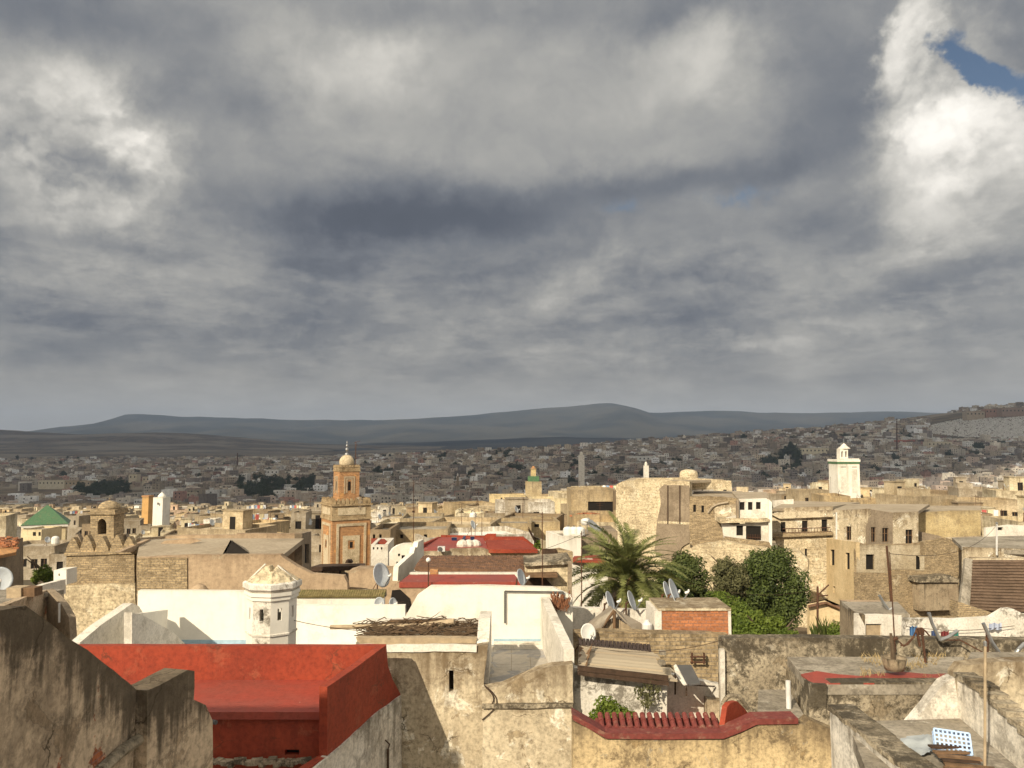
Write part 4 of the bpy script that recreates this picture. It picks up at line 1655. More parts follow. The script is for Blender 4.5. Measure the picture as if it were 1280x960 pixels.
# walled roof with the crate
xa, xb_ = 7.02, 9.45
T = Thing('walled_roof', 'walled roof with peeling white inner walls where the blue crate lies', 'house')
zf2 = P(1150, 905, 16.4).z
mb = MB()
mb.slab([(1060, 902), (1200, 898), (1330, 1010), (1100, 1010)], zf2, .3)
T.main(mb, M['roof_grey'])
mb = MB()
z_a, z_b = P(0, 850, 16.6).z, P(0, 935, 14.2).z
prof = [(16.75, zf2 - .3), (16.75, z_a + .02), (15.9, z_a - .03), (14.2, z_b), (12.2, z_b - .12), (12.2, zf2 - .3)]
mb.prism([Vector((xb_, y, z)) for y, z in prof], (.2, 0, 0), (), 0, .2, .025)
T.part('side_wall', mb, M['peel_white'])
mb = MB()
prof2 = [(16.8, z_a + .02), (15.9, z_a - .03), (14.2, z_b), (12.2, z_b - .12)]
for (y0, z0), (y1, z1) in zip(prof2, prof2[1:]):
    k = 6
    for i in range(k):
        ya, yb_ = lerp(y0, y1, i / k), lerp(y0, y1, (i + 1) / k)
        za, zb_ = lerp(z0, z1, i / k), lerp(z0, z1, (i + 1) / k)
        mb.obox(((xb_ + .16), (ya + yb_) / 2, (za + zb_) / 2 + random.uniform(.01, .05)), (.42, abs(ya - yb_) * 1.04, .1 + random.uniform(0, .03)), random.uniform(-.05, .05))
T.part('coping', mb, M['lichen'])
mb = MB()
mb.panel([(1136, 908), (1150, 892), (1166, 872), (1182, 853), (1194, 847), (1200, 908)], (-30, 16.78), (30, 16.78), .3, (), 0, .2, .02)
T.part('end_wall', mb, M['peel_white'])
mb = MB()
for (y0, y1) in ((16.9, 15.6), (15.6, 14.3), (14.3, 12.0)):
    z0 = P(0, 897, 16.4).z
    mb.prism([Vector((xa - .25, y0, -10)), Vector((xa - .25, y0, z0)), Vector((xa - .22, y1, z0 - .02)), Vector((xa - .22, y1, -10))], (.5, 0, 0), (), 0, .2, .025)
T.part('low_wall', mb, M['peel_white'])
mb = MB()
for i in range(16):
    y = 16.8 - i * .3
    mb.obox((xa + .02 + random.uniform(-.02, .02), y, P(0, 897, 16.4).z + .03), (.56, .31, .09 + random.uniform(0, .03)), random.uniform(-.06, .06))
T.part('low_coping', mb, M['lichen'])
T.done()
T = Thing('beige_roof_house', 'smooth beige walled house behind the peeling white wall', 'house')
mb = MB()
mb.panel([(1196, 842), (1204, 832), (1240, 828), (1330, 826), (1330, 1000), (1196, 1000)], (-30, 18.6), (30, 18.6), .4, (), 0, .3, .02)
T.main(mb, M['beige'])
T.part('roof', MB().slab([(1206, 829), (1330, 824), (1330, 815), (1214, 815)], P(1250, 829, 18.9).z - .04, .2), M['roof_grey'])
T.done()

# crate, tarpaulin, planks
def crate():
    T = Thing('plastic_crate', 'pale blue slatted plastic crate lying tilted on planks', 'crate')
    O = P(1190, 929, 14.6)
    R = Matrix.Rotation(radians(-22), 3, 'Z') @ Matrix.Rotation(radians(52), 3, 'X') @ Matrix.Rotation(radians(4), 3, 'Y')
    mb = MB()
    w, d, h = .58, .38, .16
    fr = lambda x, y, z, sx_, sy_, sz_: mb.obox(O + R @ Vector((x, y, z)), (sx_, sy_, sz_), rot=R)
    for y in (-d / 2, d / 2):
        fr(0, y, -h / 2, w, .018, .03); fr(0, y, h / 2, w, .018, .03); fr(0, y, 0, w, .012, .02)
        for i in range(9):
            fr(-w / 2 + w * (i + .5) / 9, y, 0, .025, .012, h)
    for x in (-w / 2, w / 2):
        fr(x, 0, -h / 2, .018, d, .03); fr(x, 0, h / 2, .018, d, .03); fr(x, 0, 0, .012, d, .02)
        for i in range(6):
            fr(x, -d / 2 + d * (i + .5) / 6, 0, .012, .025, h)
    T.main(mb, M['blue_plastic'])
    m2 = MB()
    mb = m2
    n1, n2 = 8, 5
    for i in range(n1 + 1):
        mb.obox(O + R @ Vector((-w / 2 + w * i / n1, 0, h / 2 + .004)), (.03, d, .012), rot=R)
    for i in range(n2 + 1):
        mb.obox(O + R @ Vector((0, -d / 2 + d * i / n2, h / 2 + .006)), (w, .03, .012), rot=R)
    T.part('base_grid', mb, M['blue_plastic'])
    T.done()


crate()
rg = random.Random(17)
plank_labels = ['reddish plank under the blue crate', 'dark plank sticking out below the blue crate', 'short plank crossing under the blue crate', 'splintered plank at the foot of the blue crate',
                'thin dark lath beside the blue crate', 'broad brown board under the blue crate', 'weathered board lowest under the blue crate']
for i, lb in enumerate(plank_labels):
    T = Thing('loose_plank', lb, 'plank', 'planks under the blue crate')
    p = P(1162 + i * 4 + rg.uniform(-3, 3), 938 + i * 3.2, 14.5 - .1 * i)
    p.z = zf2 + .05 + .035 * (6 - i)
    a = rg.uniform(-.35, .1)
    q = p + Vector((cos(a), sin(a), rg.uniform(-.06, .02))) * rg.uniform(.6, .95)
    mid = (p + q) / 2
    T.main(MB().obox(mid, ((q - p).length, rg.uniform(.08, .14), .03), a), M['wood'] if i % 3 else M['wood_dark'])
    T.done()
bm = MB()
N = 14
g = []
for j in range(N):
    for i in range(N):
        u, v = i / (N - 1), j / (N - 1)
        p = P(lerp(1118, 1166, u), lerp(917, 938, v) - 4 * sin(u * 3), 15.6 - 1.0 * v)
        p.z = zf2 + .03 + .16 * max(0, noise.noise(Vector((u * 4, v * 4, 1)))) + .06 * u
        g.append(p)
bm.add(g, [(j * N + i, j * N + i + 1, (j + 1) * N + i + 1, (j + 1) * N + i) for j in range(N - 1) for i in range(N - 1)
           if (abs(i - 6.5) / 7.5) ** 2 + (abs(j - 6.5) / 7) ** 2 < 1.05])
o_ = Thing('crumpled_sheet', 'crumpled pale grey plastic sheet on the roof beside the blue crate', 'sheet')
o_.main(bm, M['tarp_blue'], True)
o_.done()

# flower pot with a stump
T = Thing('flower_pot', 'whitewashed round pot holding a dead stump on the red edged roof', 'pot')
c = P(1118, 837, 21.2)
mb = MB()
mb.lathe(c, [(.24, 0), (.28, .14), (.31, .29), (.325, .33), (.30, .33), (.27, .27), (.01, .26)], 20)
T.main(mb, M['dark_streak'], True)
mb = MB()
mb.tube(c + Vector((-.02, 0, .25)), c + Vector((-.03, 0, .62)), .07, 8, .055).tube(c + Vector((-.03, 0, .6)), c + Vector((-.05, .02, .95)), .05, 8, .035)
T.part('stump', mb, M['trunk'])
T.done()
T = Thing('dry_grass', 'straw coloured dry grass around the flower pot', 'grass')
mb = MB()
rg = random.Random(9)
for i in range(900):
    px, Y = rg.uniform(1075, 1215), rg.uniform(21.0, 23.3)
    p = P(px, 830, Y)
    p.z = zx - .06
    if noise.noise(p * .9) < -.05:
        continue
    q = p + Vector((rg.gauss(0, .09), rg.gauss(0, .09), rg.uniform(.05, .2)))
    a = Vector((.012, 0, 0))
    mb.add([p - a, p + a, q], [(0, 1, 2)])
o = put('dry_grass', mb.mesh('dry_grass', plain('dry straw', (.40, .30, .15), .9, .4, 4)))
tag(o, None, None, None, 'stuff')
# rusted stake frame, bent silver pipes, thin poles
T = Thing('rusty_stake', 'rusty iron stake with a bent bracket standing on the red edged roof', 'stake')
mb = MB()
q = lambda x, y, Y=22.2: P(x, y, Y)
mb.tube(q(1157, 828), q(1152, 786), .035, 6)
mb.path([q(1126, 807), q(1134, 806), q(1141, 798), q(1146, 786), q(1152, 785), q(1157, 789), q(1162, 795)], .022, 6)
mb.path([q(1124, 802), q(1130, 808), q(1142, 796)], .02, 6)
mb.obox(q(1151, 790), (.15, .1, .16), .3)
mb.tube(q(1146, 788), q(1150, 808), .04, 6)
T.main(mb, M['rust'])
T.done()
T = Thing('bent_pipe', 'bright bent metal pipe slanting over the lichen parapet by the rusty stake', 'pipe')
T.main(MB().path([q(1161, 766, 23.2), q(1165, 779, 23.2), q(1175, 800, 23.2), q(1186, 796, 23.2), q(1197, 788, 23.2)], .05, 8), M['metal'])
T.part('stay', MB().path([q(1175, 800, 23.2), q(1200, 800, 23.2), q(1228, 815, 23.0)], .02, 6), M['rust'])
T.done()
T = Thing('bent_pipe', 'bright bent metal pipe forming a wide V at the edge of the beige walled house', 'pipe')
T.main(MB().path([q(1229, 779, 20.5), q(1240, 803, 20.5), q(1253, 822, 20.5), q(1259, 826, 20.5), q(1266, 822, 20.5), q(1273, 812, 20.5), q(1281, 804, 20.5), q(1290, 808, 20.5)], .05, 8), M['metal'])
T.part('post', MB().tube(q(1234, 826, 20.6), q(1234, 790, 20.6), .04, 6), M['rust'])
T.done()
T = Thing('pole', 'thin upright pale pole standing in the walled roof by the peeling wall', 'pole')
a, b_ = P(1231, 990, 14.0), P(1231.5, 804, 14.0)
T.main(MB().tube(a, b_, .024, 8), M['wood_pale'])
T.part('cap', MB().lathe(b_, [(.03, -.05), (.03, .02), (.01, .04)], 8), M['metal'])
T.done()
T = Thing('aerial_mast', 'tall thin dark aerial mast leaning behind the red edged roof', 'mast')
T.main(MB().tube(P(1119, 815, 23.4), P(1112, 690, 23.4), .022, 6, .014), M['rust'])
T.part('bracket', MB().tube(P(1116, 800, 23.4), P(1122, 797, 23.4), .05, 6), M['rust'])
T.done()
# ------------------------------------------------------------------ the middle distance: landmarks and houses
def window(T, hole, A, B, parent=None, inset=.22, frame=None):
    mb = MB()
    win_pane(mb, hole, A, B, inset)
    if frame:
        x0, x1, y0, y1 = hole
        n = Vector((B[1] - A[1], -(B[0] - A[0]), 0)).normalized()
        if n.x * A[0] + n.y * A[1] < 0:
            n = -n
        o = n * (inset - .05)
        a, b_, c, d = [hit_plane(x, y, A, B) + o for x, y in rect(hole)]
        m1, m2 = a.lerp(b_, .5), d.lerp(c, .5)
        for p, q_ in ((m1, m2), (a.lerp(d, .4), b_.lerp(c, .4)), (a, b_), (d, c), (a, d), (b_, c)):
            mb.tube(p, q_, .045, 4, mi=1)
        T.part('window', mb, [M['dark'], frame], parent)
    else:
        T.part('window', mb, M['dark'], parent)


def facades(T, faces, wins=(), color=None):
    """faces: (pixels, A, B, thickness, material, holes); the first is the thing's own mesh, the others are parts"""
    for i, (pix, A, B, th, mat, holes) in enumerate(faces):
        mb = MB()
        mb.panel(pix, A, B, th, holes, 0, .4, .07 if mat in (M['rubble'], M['stone']) else .025)
        if i == 0:
            T.main(mb, mat, color=color)
        else:
            T.part('wall', mb, mat)
        for h in holes:
            window(T, h, A, B)


def box_house(label, px0, px1, py0, Y, depth, mat, wins=(), yaw=0.0, base=None, name='house', par=.45, roof='roof_grey', color=None, group=None, cat='house', done=True, frame=None):
    """flat roofed house: front wall px0..px1 wide with its top at row py0, at distance Y"""
    a, b_ = P(px0, py0, Y), P(px1, py0, Y)
    zt_ = a.z
    c = (a + b_) / 2
    R = Matrix.Rotation(yaw, 3, 'Z')
    w = (b_ - a).length / max(.3, cos(yaw))
    A = c + R @ Vector((-w / 2, 0, 0)); B = c + R @ Vector((w / 2, 0, 0))
    n = R @ Vector((0, 1, 0)); dd = R @ Vector((1, 0, 0))
    zb = (ground_z(c.x, Y) - 1) if base is None else P(0, base, Y).z
    T = Thing(name, label, cat, group)
    th = .3
    mb = MB()
    q = lambda p, z: Vector((p.x, p.y, z))
    mb.prism([q(A, zb), q(B, zb), q(B, zt_), q(A, zt_)], n * th, [[hit_plane(x, y, A, B) for x, y in rect(h)] for h in wins], 0, .8, .02)
    D_, C_ = A + n * depth, B + n * depth
    mb.prism([q(A + n * th, zb), q(D_ - n * th, zb), q(D_ - n * th, zt_), q(A + n * th, zt_)], dd * th, (), 0, .8, .02)
    mb.prism([q(B + n * th, zb), q(C_ - n * th, zb), q(C_ - n * th, zt_), q(B + n * th, zt_)], -dd * th, (), 0, .8, .02)
    mb.prism([q(D_, zb), q(C_, zb), q(C_, zt_), q(D_, zt_)], -n * th, (), 0, .8, .02)
    T.main(mb, M[mat], color=color)
    mb = MB()
    i1, i2, i3, i4 = A + n * th + dd * th, B + n * th - dd * th, C_ - n * th - dd * th, D_ - n * th + dd * th
    mb.prism([q(i1, zt_ - par), q(i2, zt_ - par), q(i3, zt_ - par), q(i4, zt_ - par)], (0, 0, -.2))
    T.part('roof', mb, M[roof])
    for h in wins:
        window(T, h, A, B, frame=frame)
    if done:
        T.done()
    return T


# --- west edge
T = Thing('house', 'grey brown wall with red brick rubble on its roof, beside the green pyramid roof', 'house')
A, B = XY(-30, 49, 690), XY(29, 58, 672)
facades(T, [([(-30, 697), (0, 689), (28, 672), (29, 672), (30, 800), (-30, 800)], A, B, .4, M['dark_patch'], [])])
zz = P(0, 690, 51).z
T.part('roof', MB().slab([(-30, 700), (20, 690), (23, 676), (-30, 676)], zz - .05, .2), M['terracotta'])
mb = MB()
rg = random.Random(2)
for i in range(60):
    p = hit_z(rg.uniform(-10, 22), rg.uniform(674, 686), zz)
    mb.obox(p + Vector((0, 0, rg.uniform(0, .25))), (.3, .18, .12), rg.uniform(0, 3))
kr = T.part('rubble', mb, M['redbrick'])
T.done()
T.objs[kr]['kind'] = 'stuff'
T = Thing('house', 'low house with a slanting grey wall in front of the brick tower', 'house')
A, B = XY(-20, 30, 766), XY(58, 38, 738)
A2, B2 = B, XY(88, 36.4, 760)
facades(T, [([(-20, 768), (0, 759), (30, 747), (58, 738), (60, 830), (-20, 830)], A, B, .35, M['grey_render'], []),
            ([(58, 737), (66, 743), (78, 757), (86, 772), (90, 830), (58, 830)], A2, B2, .3, M['dark_patch'], [])])  # darker render on the side face stands in for its shade
T.part('parapet', MB().panel([(43, 734), (82, 724), (82, 742), (43, 746)], XY(43, 39.5, 740), XY(82, 41.5, 735), .3, (), 0, .4, .02), M['white_worn'])
T.part('roof', MB().slab([(-20, 766), (56, 741), (80, 737), (-20, 737)], P(0, 765, 31).z - .5, .2), M['roof_grey'])
T.part('pipe', MB().tube(P(74, 754, 36.6), P(74, 778, 36.6), .05, 6), M['pvc'])
T.done()
T = Thing('roof_box', 'small white rooftop box against the brick tower', 'roof box')
T.main(MB().panel([(67, 713), (83, 712), (83, 731), (67, 733)], (-60, 42), (60, 42), 1.0, [(73, 75, 717, 720)]), M['white'])
T.done()
T = Thing('wooden_crate', 'tan wooden crate on the slanting walled low house', 'crate')
T.main(MB().panel([(8, 735), (26, 735), (26, 748), (8, 748)], (-60, 35), (60, 35), .7), M['wood_pale'])
T.part('lid', MB().panel([(26.2, 735), (43, 735), (43, 746), (26.2, 747)], (-60, 35.1), (60, 35.1), .6), M['wood'])
T.done()

# --- brick tower with merlons and a cupola
T = Thing('brick_tower', 'square old brick tower with pointed merlons and a small domed lantern', 'tower')
Yt = 48
mb = MB()
mb.panel([(83, 692), (168, 690), (168, 800), (83, 800)], (-60, Yt), (60, Yt), 4.4, (), 0, .5, .03)
T.main(mb, M['stone'])
mb = MB()
mb.panel([(80, 691), (171, 688), (171, 692), (80, 695)], (-60, Yt - .12), (60, Yt - .12), 4.6, (), 0, .4, .02)
T.part('string_course', mb, M['stone'])
mb = MB()
mb.panel([(80, 732), (169, 729), (170, 800), (80, 800)], (-60, Yt - .18), (60, Yt - .18), .15, (), 0, .4, .03)
T.part('lower_wall', mb, M['rubble'])
for k, (c, tp) in enumerate(((91, 672), (108, 669), (127, 671), (146, 669), (161, 671))):
    mb = MB()
    mb.panel([(c - 9, 690), (c - 8, 685), (c - 4, tp + 5), (c - 1, tp), (c + 1, tp), (c + 4, tp + 5), (c + 8, 685), (c + 9, 690)], (-60, Yt + .1), (60, Yt + .1), .45, (), 0, .2, .02)
    T.part('merlon', mb, M['stone'])
for k, (c, tp) in enumerate(((96, 668), (115, 667), (138, 667), (156, 668))):
    mb = MB()
    mb.panel([(c - 8, 686), (c - 4, tp + 5), (c - 1, tp), (c + 1, tp), (c + 4, tp + 5), (c + 8, 686)], (-60, Yt + 3.8), (60, Yt + 3.8), .4, (), 0, .2, .02)
    T.part('merlon', mb, M['dark_patch'])
Yl = Yt + 1.6
x0, x1 = XY(113, Yl, 660)[0], XY(142, Yl, 660)[0]
z0, z1 = P(0, 690, Yl).z, P(0, 643, Yl).z
arch = [(122, 668), (122, 654), (124, 650), (127.5, 648), (131, 650), (133, 654), (133, 668)]
mb = MB()
mb.panel([(113, 643), (142, 643), (142, 692), (113, 692)], (-60, Yl), (60, Yl), .4, [arch], 0, .4, .02)
lan = T.part('lantern', mb, M['stone'])
mb = MB()
mb.box(x0, x0 + .35, Yl + .402, Yl + 1.3, z0, z1 - .01).box(x1 - .35, x1, Yl + .402, Yl + 1.3, z0, z1 - .01)
mb.panel([(113, 643.2), (142, 643.2), (142, 692), (113, 692)], (-60, Yl + 1.302), (60, Yl + 1.302), .3, [[(x, y) for x, y in arch]])
T.part('side_wall', mb, M['stone'], lan)
mb = MB()
mb.box(x0 - .12, x1 + .12, Yl - .12, Yl + 1.75, z1 + .003, z1 + .14).box(x0 - .05, x1 + .05, Yl - .05, Yl + 1.68, z1 + .143, P(0, 637, Yl).z)
T.part('cornice', mb, M['stone'], lan)
mb = MB()
cx_, cy_ = (x0 + x1) / 2, Yl + .8
zd = P(0, 637, Yl).z
rd = .68
mb.lathe((cx_, cy_, zd), [(rd * cos(a * pi / 20), .52 * sin(a * pi / 20)) for a in range(10)] + [(.02, .53)], 20)
mb.tube((cx_, cy_, zd + .5), (cx_, cy_, zd + .72), .03, 6)
T.part('dome', mb, M['stone'], lan, smooth_=True)
T.done()

# --- long brown building
T = Thing('earthen_hall', 'long brown earthen building with a flat pale roof beside the brick tower', 'building')
Yj = 44
mb = MB()
mb.panel([(171, 697), (236, 694), (350, 693), (353, 696), (370, 707), (390, 717), (430, 720), (434, 729), (436, 800), (171, 800)], (-60, Yj), (60, Yj), .5, (), 0, .6, .03)
T.main(mb, M['earth'])
mb = MB()
mb.panel([(171, 698), (213, 697), (234, 697), (234, 760), (171, 760)], (-60, Yj - .07), (60, Yj - .07), .06, (), 0, .4, .03)
T.part('stone_facing', mb, M['stone'])
zj = P(0, 694, Yj).z
mb = MB()
mb.slab([(171, 695), (352, 695), (380, 673), (176, 673)], zj - .1, .3)
T.part('roof', mb, M['earth_roof'])
mb = MB()
A, B = XY(176, 52.5, 680), XY(378, 53.5, 668)
mb.panel([(170, 673), (240, 669), (296, 669), (296, 667), (376, 667), (378, 730), (170, 730)], A, B, .5, (), 0, .6, .03)
T.part('rear_wall', mb, M['earth'])
A, B = XY(378, 53.4, 668), XY(389, 60, 664)
mb = MB()
mb.panel([(377.5, 667), (389, 664), (389, 740), (377.5, 740)], A, B, .5, [(381, 386.5, 680, 704)], 0, .6, .02)
T.part('end_wall', mb, M['dark_patch'])
window(T, (381, 386.5, 680, 704), A, B)
# stair hut: a wedge with a dark triangular mouth
wy = 46.0
mb = MB()
apex = P(288, 675, wy)
l, r = P(278, 693, wy - .8), P(314, 693, wy - .8)
bk = P(290, 677, wy + 3)
mb.add([apex, l, r, bk, P(280, 690, wy + 3), P(316, 690, wy + 3)], [(0, 3, 4, 1), (0, 2, 5, 3), (3, 5, 4)])
T.part('stair_hut', mb, M['earth_roof'])
mb = MB()
mb.add([apex + Vector((.05, .1, -.02)), l + Vector((.1, .12, 0)), r + Vector((-.1, .12, 0))], [(0, 1, 2)])
T.part('stair_mouth', mb, M['dark'])
mb = MB()
mb.panel([(184, 690), (206, 676), (240, 673), (252, 676), (232, 681), (190, 692)], (-60, 50), (60, 50), .1)
mb.panel([(150, 690), (178, 690), (190, 676), (187, 674)], XY(150, Yj + .6, 690), XY(189, 52, 676), .3)
T.part('side_parapet', mb, M['earth'])
mb = MB()
mb.lathe(P(249, 739, 42.5), [(.55, -.6), (.5, .05), (.3, .3), (.05, .42)], 12)
T.part('chimney_cowl', mb, M['earth'])
T.done()

# --- the orange minaret
def minaret():
    Y = 75
    T = Thing('orange_minaret', 'tall orange and cream minaret with a domed lantern and gilt finial', 'minaret')
    yaw = radians(29)
    R = Matrix.Rotation(yaw, 3, 'Z')
    cx, cy = XY(432, Y + 2.1, 660)
    C = Vector((cx, cy, 0))
    z = lambda py: P(0, py, Y).z
    s = 1.9                       # half width of the shaft

    def ob(mb, hs, z0, z1, off=(0, 0), mi=0):
        mb.obox(C + R @ Vector((off[0], off[1], (z0 + z1) / 2)), (2 * hs, 2 * hs, z1 - z0), yaw, mi)

    def fbox(mb, face, x0, x1, z0, z1, d0, d1, hs, mi=0):
        """relief on a face (0 front, 1 west flank): x across, d outwards from the wall plane"""
        Rf = R @ Matrix.Rotation(-pi / 2 * face, 3, 'Z')
        c = C + Rf @ Vector(((x0 + x1) / 2, -(hs + (d0 + d1) / 2), (z0 + z1) / 2))
        mb.obox(c, (x1 - x0, d1 - d0, z1 - z0), rot=Rf, mi=mi)

    mb = MB()
    ob(mb, s, -25, z(651))
    T.main(mb, M['terracotta'])
    for f in (0, 1):
        mb = MB()
        zt_, zb_ = z(658), z(725)
        w = s * .78
        for (x0, x1, a, b_) in ((-w, -w + .24, zb_, zt_), (w - .24, w, zb_, zt_), (-w, w, zt_ + .002, zt_ + .26)):
            fbox(mb, f, x0, x1, a, b_, -.02, .09, s)
        T.part('frame_band', mb, M['cream_trim'])
        mb = MB()
        w2 = s * .44
        zi = z(670)
        for (x0, x1, a, b_) in ((-w2, -.34, zb_, zi), (.34, w2, zb_, zi), (-.338, .338, z(676), zi - .003), (-.338, .338, zb_, z(687))):
            fbox(mb, f, x0, x1, a, b_, -.02, .06, s)
        T.part('carved_panel', mb, M['cream_trim'])
        mb = MB()
        fbox(mb, f, -.335, .335, z(687), z(676), -.3, .025, s)
        nf = T.part('niche', mb, M['terracotta'])
        mb = MB()
        fbox(mb, f, -.15, .15, z(685.5), z(678), -.2, .032, s)
        T.part('window', mb, M['dark'], nf)
    mb = MB()
    ob(mb, s + .10, z(650.5), z(647))
    ob(mb, s + .03, z(646.8), z(633))
    ob(mb, s + .16, z(632.6), z(630))
    T.part('frieze', mb, M['ochre_frieze'])
    for f in (0, 1):
        mb = MB()
        fbox(mb, f, -s * .72, s * .72, z(644), z(635), -.02, .085, s)
        T.part('frieze_panel', mb, M['cream_trim'])
    # parapet with stepped teeth
    mb = MB()
    hs = s + .05
    for f in range(4):
        n = 9
        for i in range(n):
            x = -hs + 2 * hs * (i + .5) / n
            fbox(mb, f, x - .17, x + .17, z(630) + .003, z(626), -.3, 0, hs - .003 * f)
            fbox(mb, f, x - .10, x + .10, z(626) + .002, z(623.5), -.28, -.02, hs - .003 * f)
    T.part('parapet', mb, M['ochre_frieze'])
    h = 1.01
    mb = MB()
    ob(mb, h, z(632), z(590))
    lan = T.part('lantern', mb, M['terracotta'])
    for f in (0, 1):
        mb = MB()
        for (x0, x1, a, b_) in ((-.55, -.42, z(618), z(598)), (.42, .55, z(618), z(598)), (-.55, .55, z(598) + .002, z(596))):
            fbox(mb, f, x0, x1, a, b_, -.02, .05, h)
        for (x0, x1, a, b_) in ((-.33, -.2, z(617), z(600)), (.2, .33, z(617), z(600)), (-.33, .33, z(600) + .002, z(598.6))):
            fbox(mb, f, x0, x1, a, b_, -.02, .04, h)
        T.part('window_frame', mb, M['wood_pale'], lan)
        mb = MB()
        fbox(mb, f, -.13, .13, z(614), z(602.5), -.2, .012, h)
        T.part('window', mb, M['dark'], lan)
    mb = MB()
    ob(mb, h + .07, z(589.9), z(588))
    ob(mb, h + .03, z(587.8), z(585))
    ob(mb, h + .08, z(584.8), z(583.6))
    T.part('cornice', mb, M['ochre_frieze'], lan)
    mb = MB()
    for f in range(4):
        for i in range(7):
            x = -h + 2 * h * (i + .5) / 7
            fbox(mb, f, x - .1, x + .1, z(583.6) + .002, z(581.6), -.2, 0, h + .05 - .003 * f)
    T.part('battlement', mb, M['ochre_frieze'], lan)
    mb = MB()
    r = .74
    zd = z(583)
    mb.lathe((cx, cy, zd), [(r * .93, 0)] + [(r * cos(a), .35 + r * 1.02 * sin(a)) for a in [radians(k) for k in range(-10, 88, 9)]] + [(.03, .35 + r * 1.03)], 24)
    T.part('dome', mb, M['cream_trim'], lan, smooth_=True)
    mb = MB()
    zt_ = zd + .35 + r
    mb.tube((cx, cy, zt_ - .05), (cx, cy, z(551)), .035, 6)
    for (py, rr) in ((568.5, .2), (562, .17), (557, .13), (553, .08)):
        zc_ = z(py)
        mb.lathe((cx, cy, zc_), [(.02, -rr)] + [(rr * cos(a), rr * sin(a)) for a in [radians(k) for k in range(-75, 80, 15)]] + [(.02, rr)], 12)
    T.part('finial', mb, M['metal'], lan)
    mb = MB()
    p = Vector((cx, cy, 0)) + R @ Vector((.75, -.5, 0))
    mb.tube((p.x, p.y, z(590)), (p.x, p.y, z(552)), .035, 5)
    mb.tube((p.x - .2, p.y, z(553)), (p.x + .45, p.y, z(551)), .025, 4)
    mb.tube((p.x - .1, p.y, z(556)), (p.x + .2, p.y, z(556)), .025, 4)
    T.part('aerial', mb, M['rust'], lan)
    # dark door head on the balcony
    mb = MB()
    mb.lathe(P(449, 628, Y + 1.2), [(.5, -.7), (.5, 0), (.42, .35), (.2, .5), (.02, .55)], 12)
    T.part('stair_cowl', mb, M['dark_patch'])
    T.done()


minaret()
T = Thing('canopy_roof', 'dark flat canopy on posts in front of the orange minaret', 'canopy')
mb = MB()
mb.prism([P(387, 709, 62), P(456, 707, 62), P(457, 704, 66), P(400, 705, 66)], (0, 0, -.35))
T.main(mb, M['wood_dark'])
for px in (390, 403, 425, 452):
    T.part('post', MB().tube(P(px, 709, 62.3), P(px, 726, 62.3), .1, 6), M['wood_dark'])
T.part('lamp_box', MB().panel([(431, 704), (433, 700), (438, 700), (440, 704)], (-60, 64), (60, 64), .6), M['wood_dark'])
T.part('wall', MB().panel([(388, 712), (430, 712), (430, 735), (388, 735)], (-60, 62.6), (60, 62.6), .3), M['beige'])
T.done()
T = Thing('earthen_wall', 'smooth brown earthen wall below the orange minaret with a dark arch at its end', 'wall')
mb = MB()
mb.panel([(430, 724), (436, 714), (446, 711), (500, 711), (500, 790), (430, 790)], (-60, 46), (60, 46), 1.2, (), 0, .5, .03)
T.main(mb, M['earth'])
T.part('arch_mouth', MB().panel([(426, 735), (427, 721), (430, 715), (434, 716), (435, 735)], (-60, 45.9), (60, 45.9), .06), M['dark'])
T.done()

# --- green pyramid roof and the far towers
T = Thing('green_roof_shrine', 'cream building under a big green tiled pyramid roof', 'building')
Y = 230
yaw = radians(27)
R = Matrix.Rotation(yaw, 3, 'Z')
c = P(58, 656, Y + 7)
hw = 6.2
zt_, ze = P(0, 633, Y).z, P(0, 656.5, Y).z
mb = MB()
vs = [c + R @ Vector((sx_ * hw, sy_ * hw, 0)) for sx_, sy_ in ((-1, -1), (1, -1), (1, 1), (-1, 1))]
for v in vs:
    v.z = ze
ap = Vector((c.x, c.y, zt_))
mb.add(vs + [ap], [(0, 1, 4), (1, 2, 4), (2, 3, 4), (3, 0, 4), (3, 2, 1, 0)])
T.main(mb, M['tile_green'])
mb = MB()
mb.obox((c.x, c.y, (ze - 9) / 2 * 1 + ze / 2 - .1), (2 * hw - 1.6, 2 * hw - 1.6, 9), yaw)
T.part('wall', mb, M['house_plain'], color=(.74, .62, .38))
T.part('eaves_band', MB().obox((c.x, c.y, ze - .45), (2 * hw - .4, 2 * hw - .4, .7), yaw), M['white'])
T.done()
box_house('cream house with two windows below the green pyramid roof', 27, 52, 662, 200, 9, 'house_plain', [(41, 45, 665, 670), (48, 51, 665, 670)], 0, None, color=(.78, .66, .42))
T = Thing('white_tower', 'plain white square tower with a low dome west of the orange minaret', 'tower')
Y = 250
c = P(198, 654, Y)
mb = MB()
hw = 7.0 / F * Y
mb.obox((c.x, c.y + hw, P(0, 622, Y).z - 8), (2 * hw, 2 * hw, 16), radians(-14))
T.main(mb, M['white'])
mb = MB()
mb.lathe((c.x, c.y + hw, P(0, 622, Y).z), [(1.3, 0), (1.2, .5), (.8, 1.0), (.3, 1.4), (.02, 1.7)], 14)
T.part('dome', mb, M['white'], smooth_=True)
T.part('window', MB().obox(P(197.5, 629.5, Y - .6), (.4, .2, .7), radians(-14)), M['dark'])
T.done()
T = Thing('ochre_tower', 'orange ochre square minaret tower beside the plain white tower', 'tower')
c = P(182, 650, 255)
T.main(MB().obox((c.x, c.y + 1, P(0, 621, 255).z - 8), (2.4, 2.4, 16), radians(-12)), M['house_plain'], color=(.62, .37, .14))
T.part('cap', MB().obox((c.x, c.y + 1, P(0, 620.4, 255).z), (2.7, 2.7, .5), radians(-12)), M['terracotta'])
T.done()

